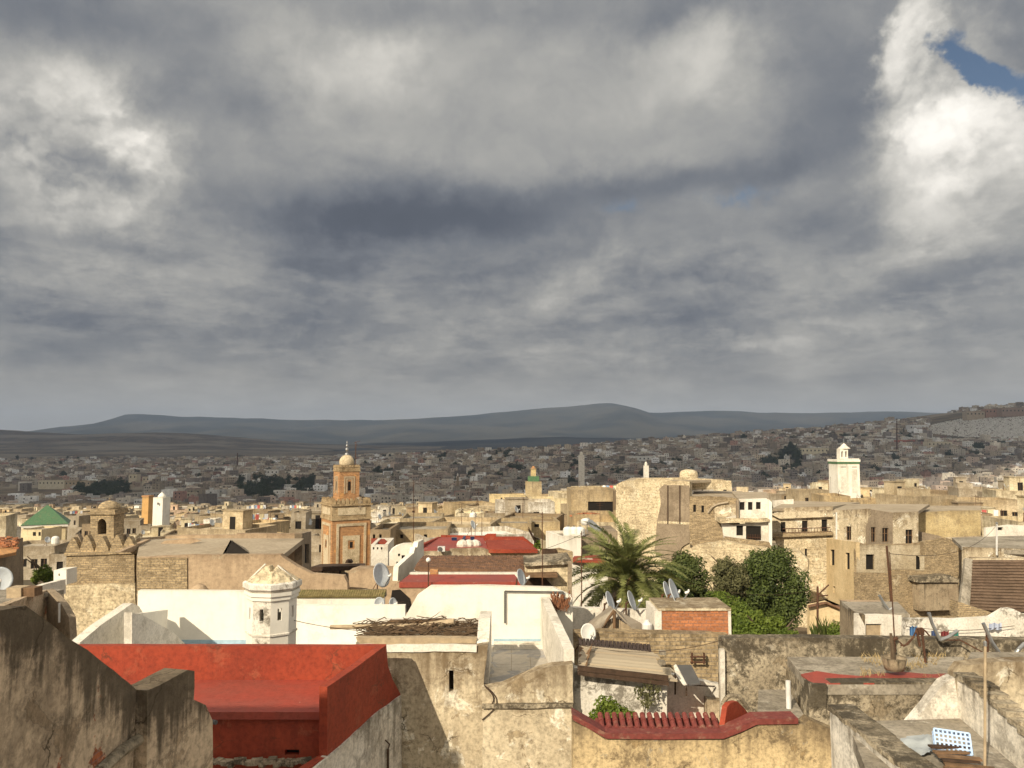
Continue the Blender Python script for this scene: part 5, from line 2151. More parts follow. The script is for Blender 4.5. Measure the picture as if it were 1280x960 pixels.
# --- white minaret to the east
def white_minaret():
    Y = 150
    T = Thing('white_minaret', 'tall white minaret with a green band and a small arched lantern', 'minaret')
    c = P(1055.5, 600, Y + 2.1)
    z = lambda py: P(0, py, Y).z
    hw = 13.6 / F * Y / 1.0
    yaw = 0.0
    mb = MB()
    mb.box(c.x - hw, c.x + hw, Y, Y + 2 * hw, -30, z(580))
    T.main(mb, M['white'])
    mb = MB()
    for (a, b_) in ((-13.0, -10.8), (-1.8, .0), (1.6, 3.4), (10.6, 12.8)):
        k = Y / F
        mb.box(c.x + a * k, c.x + b_ * k, Y - .08, Y + .05, -30, z(583.5))
    mb.box(c.x - hw + .02, c.x + hw - .02, Y - .081, Y + .05, z(583.4), z(581))
    T.part('pilaster', mb, M['white'])
    for cx_ in (-6.3, 7.2):
        k = Y / F
        T.part('window_slot', MB().box(c.x + (cx_ - 3) * k, c.x + (cx_ + 3) * k, Y - .012, Y + .1, z(584.2), z(582.8)), M['dark'])
        T.part('carved_panel', MB().box(c.x + (cx_ - 3.6) * k, c.x + (cx_ + 3.6) * k, Y - .045, Y + .1, z(616), z(586)), M['white_worn'])
    mb = MB()
    mb.box(c.x - hw - .08, c.x + hw + .08, Y - .1, Y + 2 * hw + .1, z(579.9), z(577.3))
    T.part('green_band', mb, M['tile_green'])
    mb = MB()
    mb.box(c.x - hw - .15, c.x + hw + .15, Y - .16, Y + 2 * hw + .16, z(577.2), z(574.4))
    n = 11
    for i in range(n):
        x = c.x - hw + (2 * hw) * (i + .5) / n
        mb.box(x - .14, x + .14, Y - .1, Y + .2, z(574.3), z(573))
    T.part('parapet', mb, M['white'])
    k = Y / F
    lh = 5.0 * k
    Yl = Y + hw - lh
    mb = MB()
    lx = c.x - .6 * k
    mb.panel([(1050, 561), (1060, 561), (1060, 574), (1050, 574)], (-60, Yl), (60, Yl), 2 * lh,
             [[(1051.6, 571.5), (1051.6, 565), (1052.8, 563.4), (1054, 565), (1054, 571.5)], [(1056.4, 571.5), (1056.4, 565), (1057.6, 563.4), (1058.8, 565), (1058.8, 571.5)]])
    lan = T.part('lantern', mb, M['white'])
    mb = MB()
    win_pane(mb, (1051, 1059.5, 563, 572), (-60, Yl), (60, Yl), lh)
    T.part('window', mb, M['dark'], lan)
    p = P(1055, 561, Yl + lh)
    mb = MB()
    mb.lathe(p, [(lh * 1.5, 0), (lh * 1.5, .1), (lh * .9, .45), (lh * .45, .85), (.06, 1.1)], 8, pi / 8)
    T.part('cap', mb, M['white_worn'], lan)
    T.part('finial', MB().tube(p + Vector((0, 0, 1)), p + Vector((0, 0, 2.0)), .06, 5), M['metal'], lan)
    T.done()


white_minaret()

# --- step gabled white house and its neighbours
T = Thing('white_step_gable_house', 'small white house with a stepped sloping parapet beside the brown tiled roof', 'house')
A, B = XY(487, 47, 700), XY(522, 47.6, 690)
A2, B2 = XY(498, 43.8, 710), XY(530, 48.5, 690)
facades(T, [([(488, 714), (488, 691), (491, 686), (497, 682), (506, 679), (516, 679), (522, 682), (522, 714)], A, B, .3, M['white'], [(497.5, 500.5, 692, 695.5), (502, 506.5, 694, 703), (495.5, 498, 702, 708)]),
            ([(497, 726), (498, 709), (508, 699), (517, 691.5), (519, 684), (521.5, 684), (523, 677), (529.5, 674), (530, 700), (520, 708), (510, 726)], A2, B2, .3, M['white'], [])])
T.done()
T = Thing('pink_edged_house', 'tan walled house with a flat pink red roof edge behind the white gable wall', 'house')
Yp = 36.5
mb = MB()
mb.panel([(493, 731), (498, 728), (651, 728), (655, 732), (655, 790), (493, 790)], (-60, Yp), (60, Yp), .3, (), 0, .5, .02)
T.main(mb, M['earth'])
zz = P(0, 728, Yp).z
T.part('roof', MB().slab([(499, 727.8), (651, 727.8), (643, 718), (512, 718)], zz + .02, .25), M['red_floor'])
T.part('rear_wall', MB().panel([(512, 716), (648, 716), (648, 722), (512, 722)], (-60, Yp + 3.3), (60, Yp + 3.3), .3), M['white_worn'])
T.part('chimney', MB().panel([(537, 713), (547, 713), (547, 722), (537, 722)], (-60, Yp + 2.2), (60, Yp + 2.2), .5), M['terracotta'])
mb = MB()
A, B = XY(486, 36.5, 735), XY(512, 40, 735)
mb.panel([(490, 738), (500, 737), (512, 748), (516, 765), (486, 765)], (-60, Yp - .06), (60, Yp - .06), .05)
T.part('shadow_sheet', mb, M['dark'])  # flat dark sheet on the wall, drawn as a shadow
T.done()
T = Thing('lamp_mast', 'thin dark mast with a white ball on top before the brown tiled roof', 'mast')
T.main(MB().tube(P(535.5, 752, 36.2), P(535.5, 702, 36.2), .03, 6), M['rust'])
T.part('ball', MB().lathe(P(535.5, 700, 36.2), [(.02, -.12), (.09, -.08), (.12, 0), (.09, .08), (.02, .12)], 10), M['dish_white'], smooth_=True)
T.done()


def barrel_roof(T, pl0, pr0, pl1, pr1, n, r, mat, name='roof'):
    """sloping roof of half round tiles from the lower edge pl0-pr0 to the upper edge pl1-pr1"""
    mb = MB()
    mb.prism([pl0, pr0, pr1, pl1], (0, 0, -.12))
    rg = random.Random(n)
    for i in range(n):
        a, b_ = pl0.lerp(pr0, (i + .5) / n), pl1.lerp(pr1, (i + .5) / n)
        k = 5
        for j in range(k):
            u, v = a.lerp(b_, j / k), a.lerp(b_, (j + 1.1) / k)
            o = Vector((rg.uniform(-.03, .03), 0, rg.uniform(-.02, .03)))
            mb.tube(u + o, v + o, r, 6, r * .85)
    T.part(name, mb, mat)


T = Thing('brown_tiled_house', 'house under a wide sloping roof of brown barrel tiles', 'house')
mb = MB()
mb.panel([(533, 713), (655, 713), (655, 790), (533, 790)], (-60, 42.4), (60, 42.4), .3, [(549, 571, 712.5 + 1, 716)], 0, .5, .02)
T.main(mb, M['white_worn'])
barrel_roof(T, P(519, 711, 41.9), P(655, 717, 41.9), P(529, 697, 46.5), P(657, 697, 46.5), 46, .15, M['tile_brown'])
mb = MB()
mb.panel([(519, 711), (546, 711), (546, 718), (530, 717)], (-60, 42.2), (60, 42.2), .15)
T.part('eaves', mb, M['wood_dark'])
T.done()

T = Thing('red_roof_terrace_house', 'cream house with a broad red painted roof terrace behind the brown tiled roof', 'house')
Y = 55
mb = MB()
mb.panel([(611, 687), (675, 687), (675, 740), (611, 740)], (-60, Y), (60, Y), .3, [(641.5, 650.5, 694, 698.5)], 0, .5, .02)
T.main(mb, M['house_plain'], color=(.70, .58, .36))
window(T, (641.5, 650.5, 694, 698.5), (-60, Y), (60, Y))
T.part('wall', MB().panel([(529, 689), (562, 689), (562, 686), (602, 685), (611, 688), (611, 740), (529, 740)], (-60, Y + .1), (60, Y + .1), .3, (), 0, .5, .02), M['beige'])
zz = P(0, 686.5, Y).z
T.part('roof', MB().slab([(611, 686.8), (672, 686.8), (654, 675), (607, 675)], zz + .03, .25), M['red'])
T.part('roof_deck', MB().slab([(530, 688), (610, 686), (604, 672), (552, 671.5), (530, 678)], zz - .12, .2), M['red_floor'])
mb = MB()
A, B = XY(528, 56.5, 680), XY(551, 63.5, 670)
mb.panel([(528, 681), (551, 671), (551, 676), (528, 689)], A, B, .25)
mb.panel([(551, 669), (606, 670), (606, 676), (551, 676)], (-60, 63.6), (60, 63.6), .25)
mb.panel([(606, 669.5), (609, 667.5), (620, 667.5), (620, 671), (654, 671), (676, 688), (668, 688), (652, 677), (606, 677)], (-60, 61.5), (60, 61.5), .3)
T.part('parapet', mb, M['red'])
T.done()
for (px0, px1, py0, py1, mat, nm, lb, cat) in ((564.5, 571, 672, 677, 'solar', 'upright_panel', 'dark blue panel standing upright on the red painted roof terrace', 'panel'),
                                              (588, 593, 671, 677, 'solar', 'upright_panel', 'smaller blue panel at the far parapet of the red roof terrace', 'panel')):
    T = Thing(nm, lb, cat)
    T.main(MB().panel([(px0, py0), (px1, py0), (px1, py1), (px0, py1)], (-60, 61), (60, 61), .1), M[mat])
    T.part('frame', MB().panel([(px0 - .4, py0 - .4), (px1 + .4, py0 - .4), (px1 + .4, py0), (px0 - .4, py0)], (-60, 60.95), (60, 60.95), .15).panel([(px0 - .4, py1), (px1 + .4, py1), (px1 + .4, py1 + .4), (px0 - .4, py1 + .4)], (-60, 60.95), (60, 60.95), .15), M['metal'])
    T.done()
T = Thing('tilted_panel', 'narrow tilted blue panel between the two upright panels on the red roof', 'panel')
T.main(MB().prism([P(576, 677, 60), P(580, 677, 60), P(582.5, 670, 62), P(579.5, 670, 62)], (0, 0, -.1)), M['solar'])
T.part('stand', MB().tube(P(581, 670, 62), P(581, 678, 62), .05, 5), M['metal'])
T.done()
T = Thing('air_conditioner', 'boxy grey air conditioner with a round fan below the red roof terrace', 'air conditioner')
mb = MB()
mb.panel([(547, 683.5), (556, 683.5), (556, 689.5), (547, 689.5)], (-60, 54.4), (60, 54.4), .4)
T.main(mb, M['pvc'])
mb = MB()
p = P(550, 686.5, 54.38)
mb.tube(p, p + Vector((0, -.03, 0)), .16, 14)
T.part('fan', mb, M['slate'])
T.done()
rg = random.Random(4)
for i, lb in enumerate(['white bundle at the west end of the red roof terrace clutter', 'white sheeted bundle in the middle of the red roof terrace clutter', 'white bundle nearest the roof kiosk on the red roof terrace']):
    T = Thing('white_bundle', lb, 'bundle', 'white bundles on the red roof terrace')
    p = P(578 + i * 8, 682, 57.5 + i * .2)
    mb = MB()
    mb.lathe(p, [(.42, -.1), (.45, .1), (.36, .3), (.16, .42), (.02, .45)], 9, i)
    T.main(mb, M['white_worn'])
    T.done()

# --- shadowed stone houses west of the palm
T = Thing('stone_corner_house', 'weathered stone house with deep shade below it, west of the palm', 'house')
Y = 42
mb = MB()
mb.panel([(656, 706), (700, 703), (713, 703), (714, 790), (656, 790)], (-60, Y), (60, Y), .4, (), 0, .5, .03)
T.main(mb, M['rubble'])
T.part('ledge', MB().panel([(655, 704), (714, 700.5), (714, 705), (655, 708)], (-60, Y - .3), (60, Y - .3), 3.0, (), 0, .4, .03), M['lichen'])
T.part('ledge', MB().panel([(655, 719), (697, 718), (697, 722), (655, 722)], (-60, Y - .9), (60, Y - .9), 1.0), M['wood'])
T.part('recess', MB().panel([(656, 722), (681, 722), (700, 742), (702, 790), (656, 790)], (-60, Y - .06), (60, Y - .06), .05), M['wood_dark'])  # flat dark sheet on the wall stands in for deep shade, no hollow
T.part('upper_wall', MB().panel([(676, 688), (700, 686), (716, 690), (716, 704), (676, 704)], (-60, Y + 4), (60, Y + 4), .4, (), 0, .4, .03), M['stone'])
T.part('upper_shade_sheet', MB().panel([(678, 686), (695, 686), (702, 701), (678, 701)], (-60, Y + 3.9), (60, Y + 3.9), .06), M['wood_dark'])  # second flat dark sheet painting shade on the upper wall
T.part('white_sheet', MB().panel([(688, 700), (700, 702), (696, 706), (688, 705)], (-60, Y + 2.5), (60, Y + 2.5), .4), M['white_worn'])
T.part('end_pier', MB().panel([(710, 702), (715, 702), (715, 780), (710, 780)], (-60, Y - .35), (60, Y - .35), .3), M['dark_patch'])
T.done()
box_house('small white house with tanks on its roof beside the palm top', 700, 727, 670, 62, 4, 'white', [], radians(14), par=.2)
for i, lb in enumerate(['pale roof tank nearest the west corner of the small white house', 'middle pale roof tank on the small white house', 'pale roof tank nearest the solar heater']):
    T = Thing('water_tank', lb, 'tank', 'roof tanks on the small white house')
    p = P(710 + i * 7.5, 669.5, 64)
    T.main(MB().lathe(p, [(.38, 0), (.4, .1), (.4, .55), (.3, .68), (.1, .74)], 12), M['dish_white'])
    T.part('cap', MB().lathe(p + Vector((0, 0, .74)), [(.1, 0), (.1, .06), (.02, .08)], 8), M['slate'])
    T.done()
T = Thing('big_beige_house', 'plain beige house wall with a slanting top behind the palm crown', 'house')
mb = MB()
mb.panel([(727, 672), (738, 669), (760, 664), (772, 664), (772, 760), (727, 760)], (-60, 64), (60, 64), 4.5, (), 0, .5, .02)
T.main(mb, M['dark_patch'])
T.done()
T = Thing('solar_heater', 'solar water heater with a silver tank on the plain beige house', 'solar heater')
mb = MB()
a, b_ = P(733, 653, 66), P(748, 664, 65)
mb.prism([a + Vector((-.1, 0, .2)), a + Vector((.5, .3, .2)), b_ + Vector((.5, .3, 0)), b_ + Vector((-.2, 0, 0))], (0, 0, -.1))
T.main(mb, M['metal'])
T.part('tank', MB().tube(P(729.5, 652.5, 66), P(735, 651.5, 66.5), .3, 14), M['dish_white'], smooth_=True)
mb = MB()
for x in (734, 741, 748):
    mb.tube(P(x, 656 + (x - 734) * .6, 66), P(x, 668, 66), .04, 5)
T.part('stand', mb, M['metal'])
T.done()
T = Thing('rusty_roof_shed', 'low terrace roof with a rusty red edge seen through the palm fronds', 'shed')
mb = MB()
mb.panel([(713, 700), (736, 698), (760, 703), (760, 760), (713, 760)], (-60, 58), (60, 58), .3, (), 0, .4, .02)
T.main(mb, M['white_worn'])
T.part('roof', MB().slab([(713, 700), (758, 702), (748, 694), (718, 695)], P(0, 700, 58).z + .05, .15), M['red'])
T.done()

# --- the great ruinous wall and the tall houses east of the palm
T = Thing('ruined_rampart', 'huge sunlit ruined rampart with a dark weathered patch behind the palm', 'rampart')
Yr = 88
A, B = XY(800, Yr, 620), XY(864, Yr - 3, 620)
facades(T, [([(770, 606), (778, 601), (803, 599), (812, 598), (820, 600.5), (830, 599), (841, 602), (850, 600.5), (862, 602), (863, 690), (868, 700), (866, 800), (770, 800)], A, B, .8, M['rubble'], [])])
n_ = Vector((B[1] - A[1], -(B[0] - A[0]), 0)).normalized()
o = n_ * (.2 if n_.y < 0 else -.2)
A2, B2 = (A[0] + o.x, A[1] + o.y), (B[0] + o.x, B[1] + o.y)
T.part('dark_render', MB().panel([(824, 611), (830, 606), (860, 607), (862, 612), (862, 678), (852, 684), (846, 700), (828, 700), (818, 690), (821, 652), (826, 630)], A2, B2, .18, (), 0, .5, .05), M['dark_patch'])
mb = MB()
for px in (834, 849):
    mb.panel([(px, 607), (px + 1.2, 607), (px + 1.2, 655), (px, 655)], (A2[0] - o.x * .3, A2[1] - .12), (B2[0], B2[1] - .12), .1)
T.part('seam', mb, M['wood_dark'])
T.part('rear_wall', MB().panel([(796, 598), (862, 597), (914, 601), (914, 612), (862, 612), (862, 640), (796, 640)], (-60, Yr + 5), (60, Yr + 5), .8, (), 0, .6, .03), M['rubble'])
T.part('ledge', MB().panel([(822, 651), (862, 653), (862, 656), (822, 654)], A2, B2, .1), M['rubble'])
T.part('top', MB().slab([(780, 601), (862, 601), (905, 599), (850, 597), (790, 597)], P(0, 601, Yr).z - .1, .3), M['earth_roof'])
T.done()
mb = MB()
mb.lathe(P(861, 597, Yr + 8), [(1.15, -1.5), (1.15, .5), (1.0, .8), (.5, 1.0), (.05, 1.05)], 10)
T = Thing('roof_cupola', 'small round ochre cupola above the ruined rampart', 'cupola')
T.main(mb, M['rubble'], True)
T.done()

T = Thing('rubble_house', 'house of patched rubble with two dark windows next to the ruined rampart', 'house')
Y = 83
A, B = XY(862, Y, 650), XY(924, Y - 1.5, 650)
facades(T, [([(862, 621), (880, 620), (905, 621), (925, 624), (925, 676), (905, 676), (880, 690), (862, 680)], A, B, .5, M['stone'], [(866.5, 870, 631, 640), (876.8, 880, 632, 640.5)])])
T.part('roof', MB().slab([(864, 621), (924, 624), (928, 614), (868, 613)], P(0, 622, Y).z - .2, .3), M['earth_roof'])
T.part('pale_patch', MB().panel([(893, 632), (923, 630), (923, 650), (893, 650)], A, (B[0], B[1] - .06), .05, (), 0, .4, .05), M['beige'])
mb = MB()
mb.path([hit_plane(x, y, (A[0], A[1] - .15), (B[0], B[1] - .15)) for x, y in [(885, 641), (890, 634), (898, 630), (910, 628)]], .12, 5)
T.part('buttress_scar', mb, M['earth_roof'])
T.done()
T = Thing('galleried_house', 'half open white house with three upper windows and a pillared gallery below', 'house')
Y = 80
A, B = XY(918, Y, 650), XY(965, Y - .4, 650)
facades(T, [([(923, 624), (958, 623), (962, 626), (962, 647), (918, 650), (904, 648), (923, 644)], A, B, .35, M['white_worn'], [(924.8, 930.8, 627.5, 637.5), (935, 940.8, 627.5, 637.5), (945, 951, 627.5, 636.5)]),
            ([(902, 654), (916, 656), (961, 653), (962, 678), (905, 673)], A, B, .35, M['white_worn'], [(920.5, 929, 657, 669.5), (932.5, 951.5, 657.5, 675.5)]),
            ([(961, 624), (965, 628), (965, 682), (961, 681)], (A[0], A[1] - .5), (B[0], B[1] - .5), .5, M['white'], [])])
T.part('floor_edge', MB().panel([(900, 648), (962, 649), (962, 652), (900, 654)], (A[0], A[1] - .7), (B[0], B[1] - .7), 3.0), M['rubble'])
T.part('roof', MB().slab([(923, 624), (960, 623), (958, 615), (915, 615)], P(0, 623, Y).z - .1, .2), M['earth_roof'])
T.part('side_wall', MB().panel([(921, 626), (923.5, 624), (923.5, 648), (921, 648)], (A[0], A[1] - .4), (B[0], B[1] - .4), .6), M['dark_patch'])
mb = MB()
mb.panel([(934, 671), (951, 672), (951, 672.8), (934, 671.8)], (A[0], A[1] - .1), (B[0], B[1] - .1), .08)
for i in range(9):
    x = 934 + i * 2.1
    mb.panel([(x, 668), (x + .35, 668), (x + .35, 675), (x, 675)], (A[0], A[1] - .08), (B[0], B[1] - .08), .06)
T.part('railing', mb, M['rust'])
T.part('terrace_wall', MB().panel([(906, 671), (962, 678), (966, 690), (920, 690), (906, 684)], (A[0], A[1] - 1.2), (B[0], B[1] - 1.2), .5, (), 0, .4, .04), M['stone'])
T.done()
T = Thing('rubble_slope', 'bright sunlit crumbling rubble revetment under the galleried house behind the trees', 'revetment')
A, B = XY(855, 79, 720), XY(1000, 74, 720)
facades(T, [([(856, 690), (870, 681), (905, 676), (935, 682), (970, 687), (1000, 690), (1010, 700), (1010, 820), (840, 820), (845, 720)], A, B, .8, M['rubble'], [])])
T.done()
T = Thing('balcony_house', 'low beige house with three doors onto a long railed balcony', 'house')
Y = 84
A, B = XY(964, Y, 650), XY(1042, Y - 1, 650)
hh = [(976, 982, 652.5, 665), (1002.5, 1009.5, 651, 667), (1027, 1034, 649.5, 665)]
facades(T, [([(964, 636), (1000, 634), (1041, 633), (1041, 672), (964, 676)], A, B, .35, M['beige'], hh)])
T.part('roof', MB().slab([(964, 636), (1041, 633), (1075, 628), (985, 626)], P(0, 634, Y).z - .1, .3), M['earth_roof'])
T.part('roof_edge', MB().panel([(960, 641), (1041, 637.5), (1041, 646), (975, 648.5)], (A[0], A[1] - .5), (B[0], B[1] - .5), .4, (), 0, .4, .02), M['beige'])
T.part('upper_wall', MB().panel([(966, 626), (992, 624), (992, 634), (966, 635)], (-60, Y + 6), (60, Y + 6), .4), M['white_worn'])
mb = MB()
q = lambda x, y: hit_plane(x, y, (A[0], A[1] - .9), (B[0], B[1] - .9))
mb.tube(q(978, 661), q(1038, 659.5), .05, 5)
mb.tube(q(978, 666.5), q(1038, 665), .05, 5)
for i in range(16):
    x = 978 + i * 4
    mb.tube(q(x, 661), q(x, 667), .03, 4)
T.part('railing', mb, M['rust'])
T.part('balcony_floor', MB().panel([(966, 667), (1041, 665), (1041, 669), (966, 672)], (A[0], A[1] - 1.0), (B[0], B[1] - 1.0), 1.1), M['stone'])
T.part('lower_wall', MB().panel([(968, 672), (1034, 668), (1036, 800), (985, 800), (980, 700)], (A[0], A[1] - .5), (B[0], B[1] - .5), .4, [(1006, 1009, 686, 702)], 0, .5, .03), M['rubble'])
window(T, (1006, 1009, 686, 702), (A[0], A[1] - .5), (B[0], B[1] - .5))
T.done()

T = Thing('corner_house', 'tall yellow and grey corner house with deep dark windows east of the trees', 'house')
A, C, B = XY(1033, 82, 700), XY(1070, 75, 700), XY(1200, 77, 700)
hl = [(1037.5, 1043, 687, 706.5), (1056.5, 1062, 691, 711.5), (1041, 1044, 733, 741)]
hr = [(1082.5, 1093, 693, 712), (1145, 1155.5, 694, 713)]
facades(T, [([(1033, 673), (1070, 678), (1070, 800), (1033, 800)], A, C, .35, M['yellow_clean'], hl),
            ([(1070.2, 678), (1090, 681), (1140, 680), (1180, 672), (1198, 676), (1200, 800), (1070.2, 800)], C, B, .35, M['stone'], hr)])
T.part('render_band', MB().panel([(1071, 681), (1150, 681), (1150, 712), (1112, 712), (1112, 716), (1071, 716)], (C[0], C[1] - .06), (B[0], B[1] - .06), .05,
                                 hr, 0, .5, .04), M['house'], color=(.56, .48, .35))
A3, C3, B3 = XY(1040, 82.5, 650), XY(1085, 77.5, 650), XY(1115, 78.2, 650)
h3 = [(1057, 1064, 658, 675)]
h4 = [(1088, 1095, 659, 677.5), (1103, 1111, 660, 677.5)]
h5 = [(1132, 1141.5, 662, 680)]
T.part('upper_wall', MB().panel([(1041, 638), (1085, 636), (1085, 682), (1041, 676)], A3, C3, .35, h3, 0, .5, .02), M['beige'])
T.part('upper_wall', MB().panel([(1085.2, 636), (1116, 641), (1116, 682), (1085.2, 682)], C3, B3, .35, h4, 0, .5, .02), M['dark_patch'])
A5, B5 = XY(1116.2, 78.2, 650), XY(1149, 79, 650)
T.part('upper_wall', MB().panel([(1116.3, 641), (1148, 640), (1148, 682), (1116.3, 682)], A5, B5, .35, h5, 0, .5, .02), M['beige'])
for hs_, (p_, q_) in ((h3, (A3, C3)), (h4, (C3, B3)), (h5, (A5, B5))):
    for h in hs_:
        window(T, h, p_, q_, frame=M['wood'])
T.part('roof', MB().slab([(1042, 637), (1116, 640), (1148, 639), (1162, 630), (1060, 630)], P(0, 638, 79).z - .15, .3), M['earth_roof'])
T.part('downpipe', MB().tube(hit_plane(1045, 640, A3, C3) - Vector((0, .15, 0)), hit_plane(1045, 674, A3, C3) - Vector((0, .15, 0)), .1, 6), M['pvc'])
T.part('downpipe', MB().path([hit_plane(x, y, C, B) - Vector((0, .2, 0)) for x, y in ((1107, 682), (1110, 715), (1114, 770))], .1, 6), M['rust'])
mb = MB()
mb.panel([(1148, 726), (1186, 724), (1198, 728), (1199, 762), (1150, 764)], (C[0], C[1] - 1.0), (B[0], B[1] - 1.0), 1.0, (), 0, .4, .02)
T.part('bay', mb, M['dark_streak'])
T.part('bay_roof', MB().panel([(1146, 722), (1188, 719), (1199, 724), (1199, 728), (1146, 728)], (C[0], C[1] - 1.3), (B[0], B[1] - 1.3), 1.35, (), 0, .4, .03), M['lichen'])
T.done()
T = Thing('low_house', 'low ochre house with a pale front beside the tall corner house', 'house')
Y = 86
A, B = XY(1147, Y, 650), XY(1226, Y, 650)
facades(T, [([(1147, 641), (1190, 638.5), (1226, 638), (1226, 690), (1147, 690)], A, B, .4, M['house'], [])], color=(.58, .47, .27))
T.part('buttress', MB().panel([(1148, 664), (1172, 669), (1186, 674), (1180, 682), (1148, 682)], (A[0], A[1] - 4), (B[0], B[1] - 4), .4), M['dark_patch'])
T.part('roof', MB().slab([(1147, 641), (1226, 638), (1226, 632), (1160, 632)], P(0, 640, Y).z - .1, .3), M['earth_roof'])
T.part('white_strip', MB().panel([(1147, 676), (1240, 671), (1258, 670), (1258, 674), (1147, 684)], (A[0], A[1] - 2.0), (B[0], B[1] - 2.0), 1.4), M['beige'])
T.done()

# --- east edge: broad brown roof, laundry wall, little cream house
T = Thing('brown_shingle_house', 'house under a broad dark brown horizontal ribbed roof at the east side', 'house')
Y = 52
T.main(MB().panel([(1200, 766), (1330, 766), (1330, 830), (1200, 830)], (-80, Y), (80, Y), .3), M['beige'])
mb = MB()
p0, p1, p2, p3 = P(1212, 762, Y - .3), P(1340, 768, Y - .3), P(1340, 700, Y + 3.0), P(1214, 700, Y + 3.0)
mb.prism([p0, p1, p2, p3], (0, .1, -.1))
for i in range(17):
    t_ = i / 17
    a, b_ = p0.lerp(p3, t_), p1.lerp(p2, t_)
    a2, b2 = p0.lerp(p3, t_ + .055), p1.lerp(p2, t_ + .055)
    o_ = Vector((0, -.06, .02))
    mb.prism([a + o_ * 1.6, b_ + o_ * 1.6, b2 + o_ * .2, a2 + o_ * .2], (0, .05, -.02))
T.part('roof', mb, M['ribbed_brown'])
T.part('verge', MB().prism([P(1200, 758, Y - .5), P(1212, 763, Y - .5), P(1216, 699, Y + 3), P(1207, 697, Y + 3)], (0, .3, -.2)), M['roof_grey'])
T.part('ridge', MB().panel([(1214, 697), (1340, 699), (1340, 702), (1214, 700.5)], (-80, Y + 3.1), (80, Y + 3.1), .4), M['beige'])
T.part('eaves_step', MB().prism([P(1198, 752, Y - 1.2), P(1246, 768, Y - 1.2), P(1246, 776, Y - 1.2), P(1198, 772, Y - 1.2)], (0, 1.0, 0), (), 0, .4, .02), M['stone'])
T.done()
T = Thing('east_roof_house', 'low grey roofed house with white clutter walls behind the brown ribbed roof', 'house')
T.main(MB().panel([(1205, 684), (1330, 688), (1330, 720), (1205, 720)], (-80, 62), (80, 62), .3), M['beige'])
T.part('roof', MB().slab([(1205, 686), (1330, 690), (1330, 668), (1190, 672)], P(0, 686, 62).z - .1, .3), M['roof_grey'])
T.part('rear_wall', MB().panel([(1232, 660), (1262, 656), (1330, 660), (1330, 674), (1232, 674)], (-80, 74), (80, 74), .3, [(1247, 1254, 659, 663)]), M['white_worn'])
window(T, (1247, 1254, 659, 663), (-80, 74), (80, 74))
T.done()
T = Thing('utility_pole', 'thin pale pole standing on the roof behind the brown ribbed roof', 'pole')
T.main(MB().tube(P(1246, 694, 60), P(1246, 655, 60), .07, 6), M['pvc'])
T.part('cap', MB().lathe(P(1246, 655, 60), [(.1, 0), (.1, .1), (.02, .15)], 6), M['metal'])
T.done()

T = Thing('peeling_garden_wall', 'peeling white wall with laundry along it behind the lichen parapet', 'wall')
mb = MB()
mb.panel([(1132, 774), (1200, 774), (1240, 772), (1256, 762), (1266, 761), (1280, 768), (1320, 772), (1320, 830), (1132, 830)], (-60, 30), (60, 30), .3, (), 0, .3, .03)
T.main(mb, M['white_flaky'])
T.done()
for i, (px0, px1, py0, py1, c, lb) in enumerate([(1137, 1146, 783, 795, (.10, .22, .42), 'blue cloth hanging at the cream house end of the peeling wall'),
                                                 (1176, 1186, 789, 798, (.22, .05, .05), 'dark maroon cloth on the peeling wall'),
                                                 (1187, 1198, 790, 798, (.04, .22, .18), 'teal cloth beside the maroon one on the peeling wall'),
                                                 (1164, 1172, 788, 798, (.08, .12, .25), 'navy cloth hung between the blue and the maroon cloth'),
                                                 (1236, 1252, 779, 787, (.45, .5, .62), 'pale lilac cloth under the peak of the peeling wall')]):
    T = Thing('laundry_cloth', lb, 'cloth', 'washing hung along the peeling wall')
    mb = MB()
    N = 9
    g = [P(lerp(px0, px1, i2 / (N - 1)), lerp(py0, py1, j2 / 4) + .8 * sin(i2 * 1.4), 29.75 + .05 * sin(i2 * 1.9)) for j2 in range(5) for i2 in range(N)]
    mb.add(g, [(j2 * N + i2, j2 * N + i2 + 1, (j2 + 1) * N + i2 + 1, (j2 + 1) * N + i2) for j2 in range(4) for i2 in range(N - 1)])
    T.main(mb, plain('cloth dye %d' % i, c, .85, .2, 6))
    T.done()
T = Thing('clothes_line', 'thin line strung along the peeling wall with the washing on it', 'clothes line')
T.main(MB().path([P(x, 783 + 5 * sin((x - 1132) / 130 * pi), 29.75) for x in range(1132, 1270, 8)], .012, 4), M['wood_dark'])
T.done()
T = Thing('cream_hut', 'little cream house with a pale door and a stained dark side behind the lichen parapet', 'house')
Y = 33
A, C, B = XY(1050, 36.5, 770), XY(1072, Y, 770), XY(1137, Y + .3, 770)
facades(T, [([(1072, 768), (1137, 768.5), (1137, 830), (1072, 830)], C, B, .3, M['white_worn'], [(1082, 1102, 780, 800)]),
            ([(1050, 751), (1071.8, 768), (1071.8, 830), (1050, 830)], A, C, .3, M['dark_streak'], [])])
T.part('roof', MB().slab([(1072, 767), (1136, 767), (1122, 752), (1052, 752)], P(0, 768, Y).z - .02, .15), M['roof_grey'])
T.part('parapet', MB().panel([(1052, 751), (1108, 752), (1108, 757), (1056, 757)], (-60, 37), (60, 37), .3), M['earth'])
T.part('door', MB().panel([(1083, 781), (1101, 781), (1101, 800), (1083, 800)], (C[0], C[1] + .1), (B[0], B[1] + .1), .08), M['wood_pale'])
T.done()
T = Thing('bent_pipe', 'short pale pipe leaning on the roof of the little cream house', 'pipe')
T.main(MB().path([P(1099, 744, 34), P(1105, 755, 34), P(1111, 763, 34), P(1116, 760, 34)], .06, 6), M['metal'])
T.done()
T = Thing('lamp_pole', 'iron pole with a slanting bracket beside the large dark tree', 'pole')
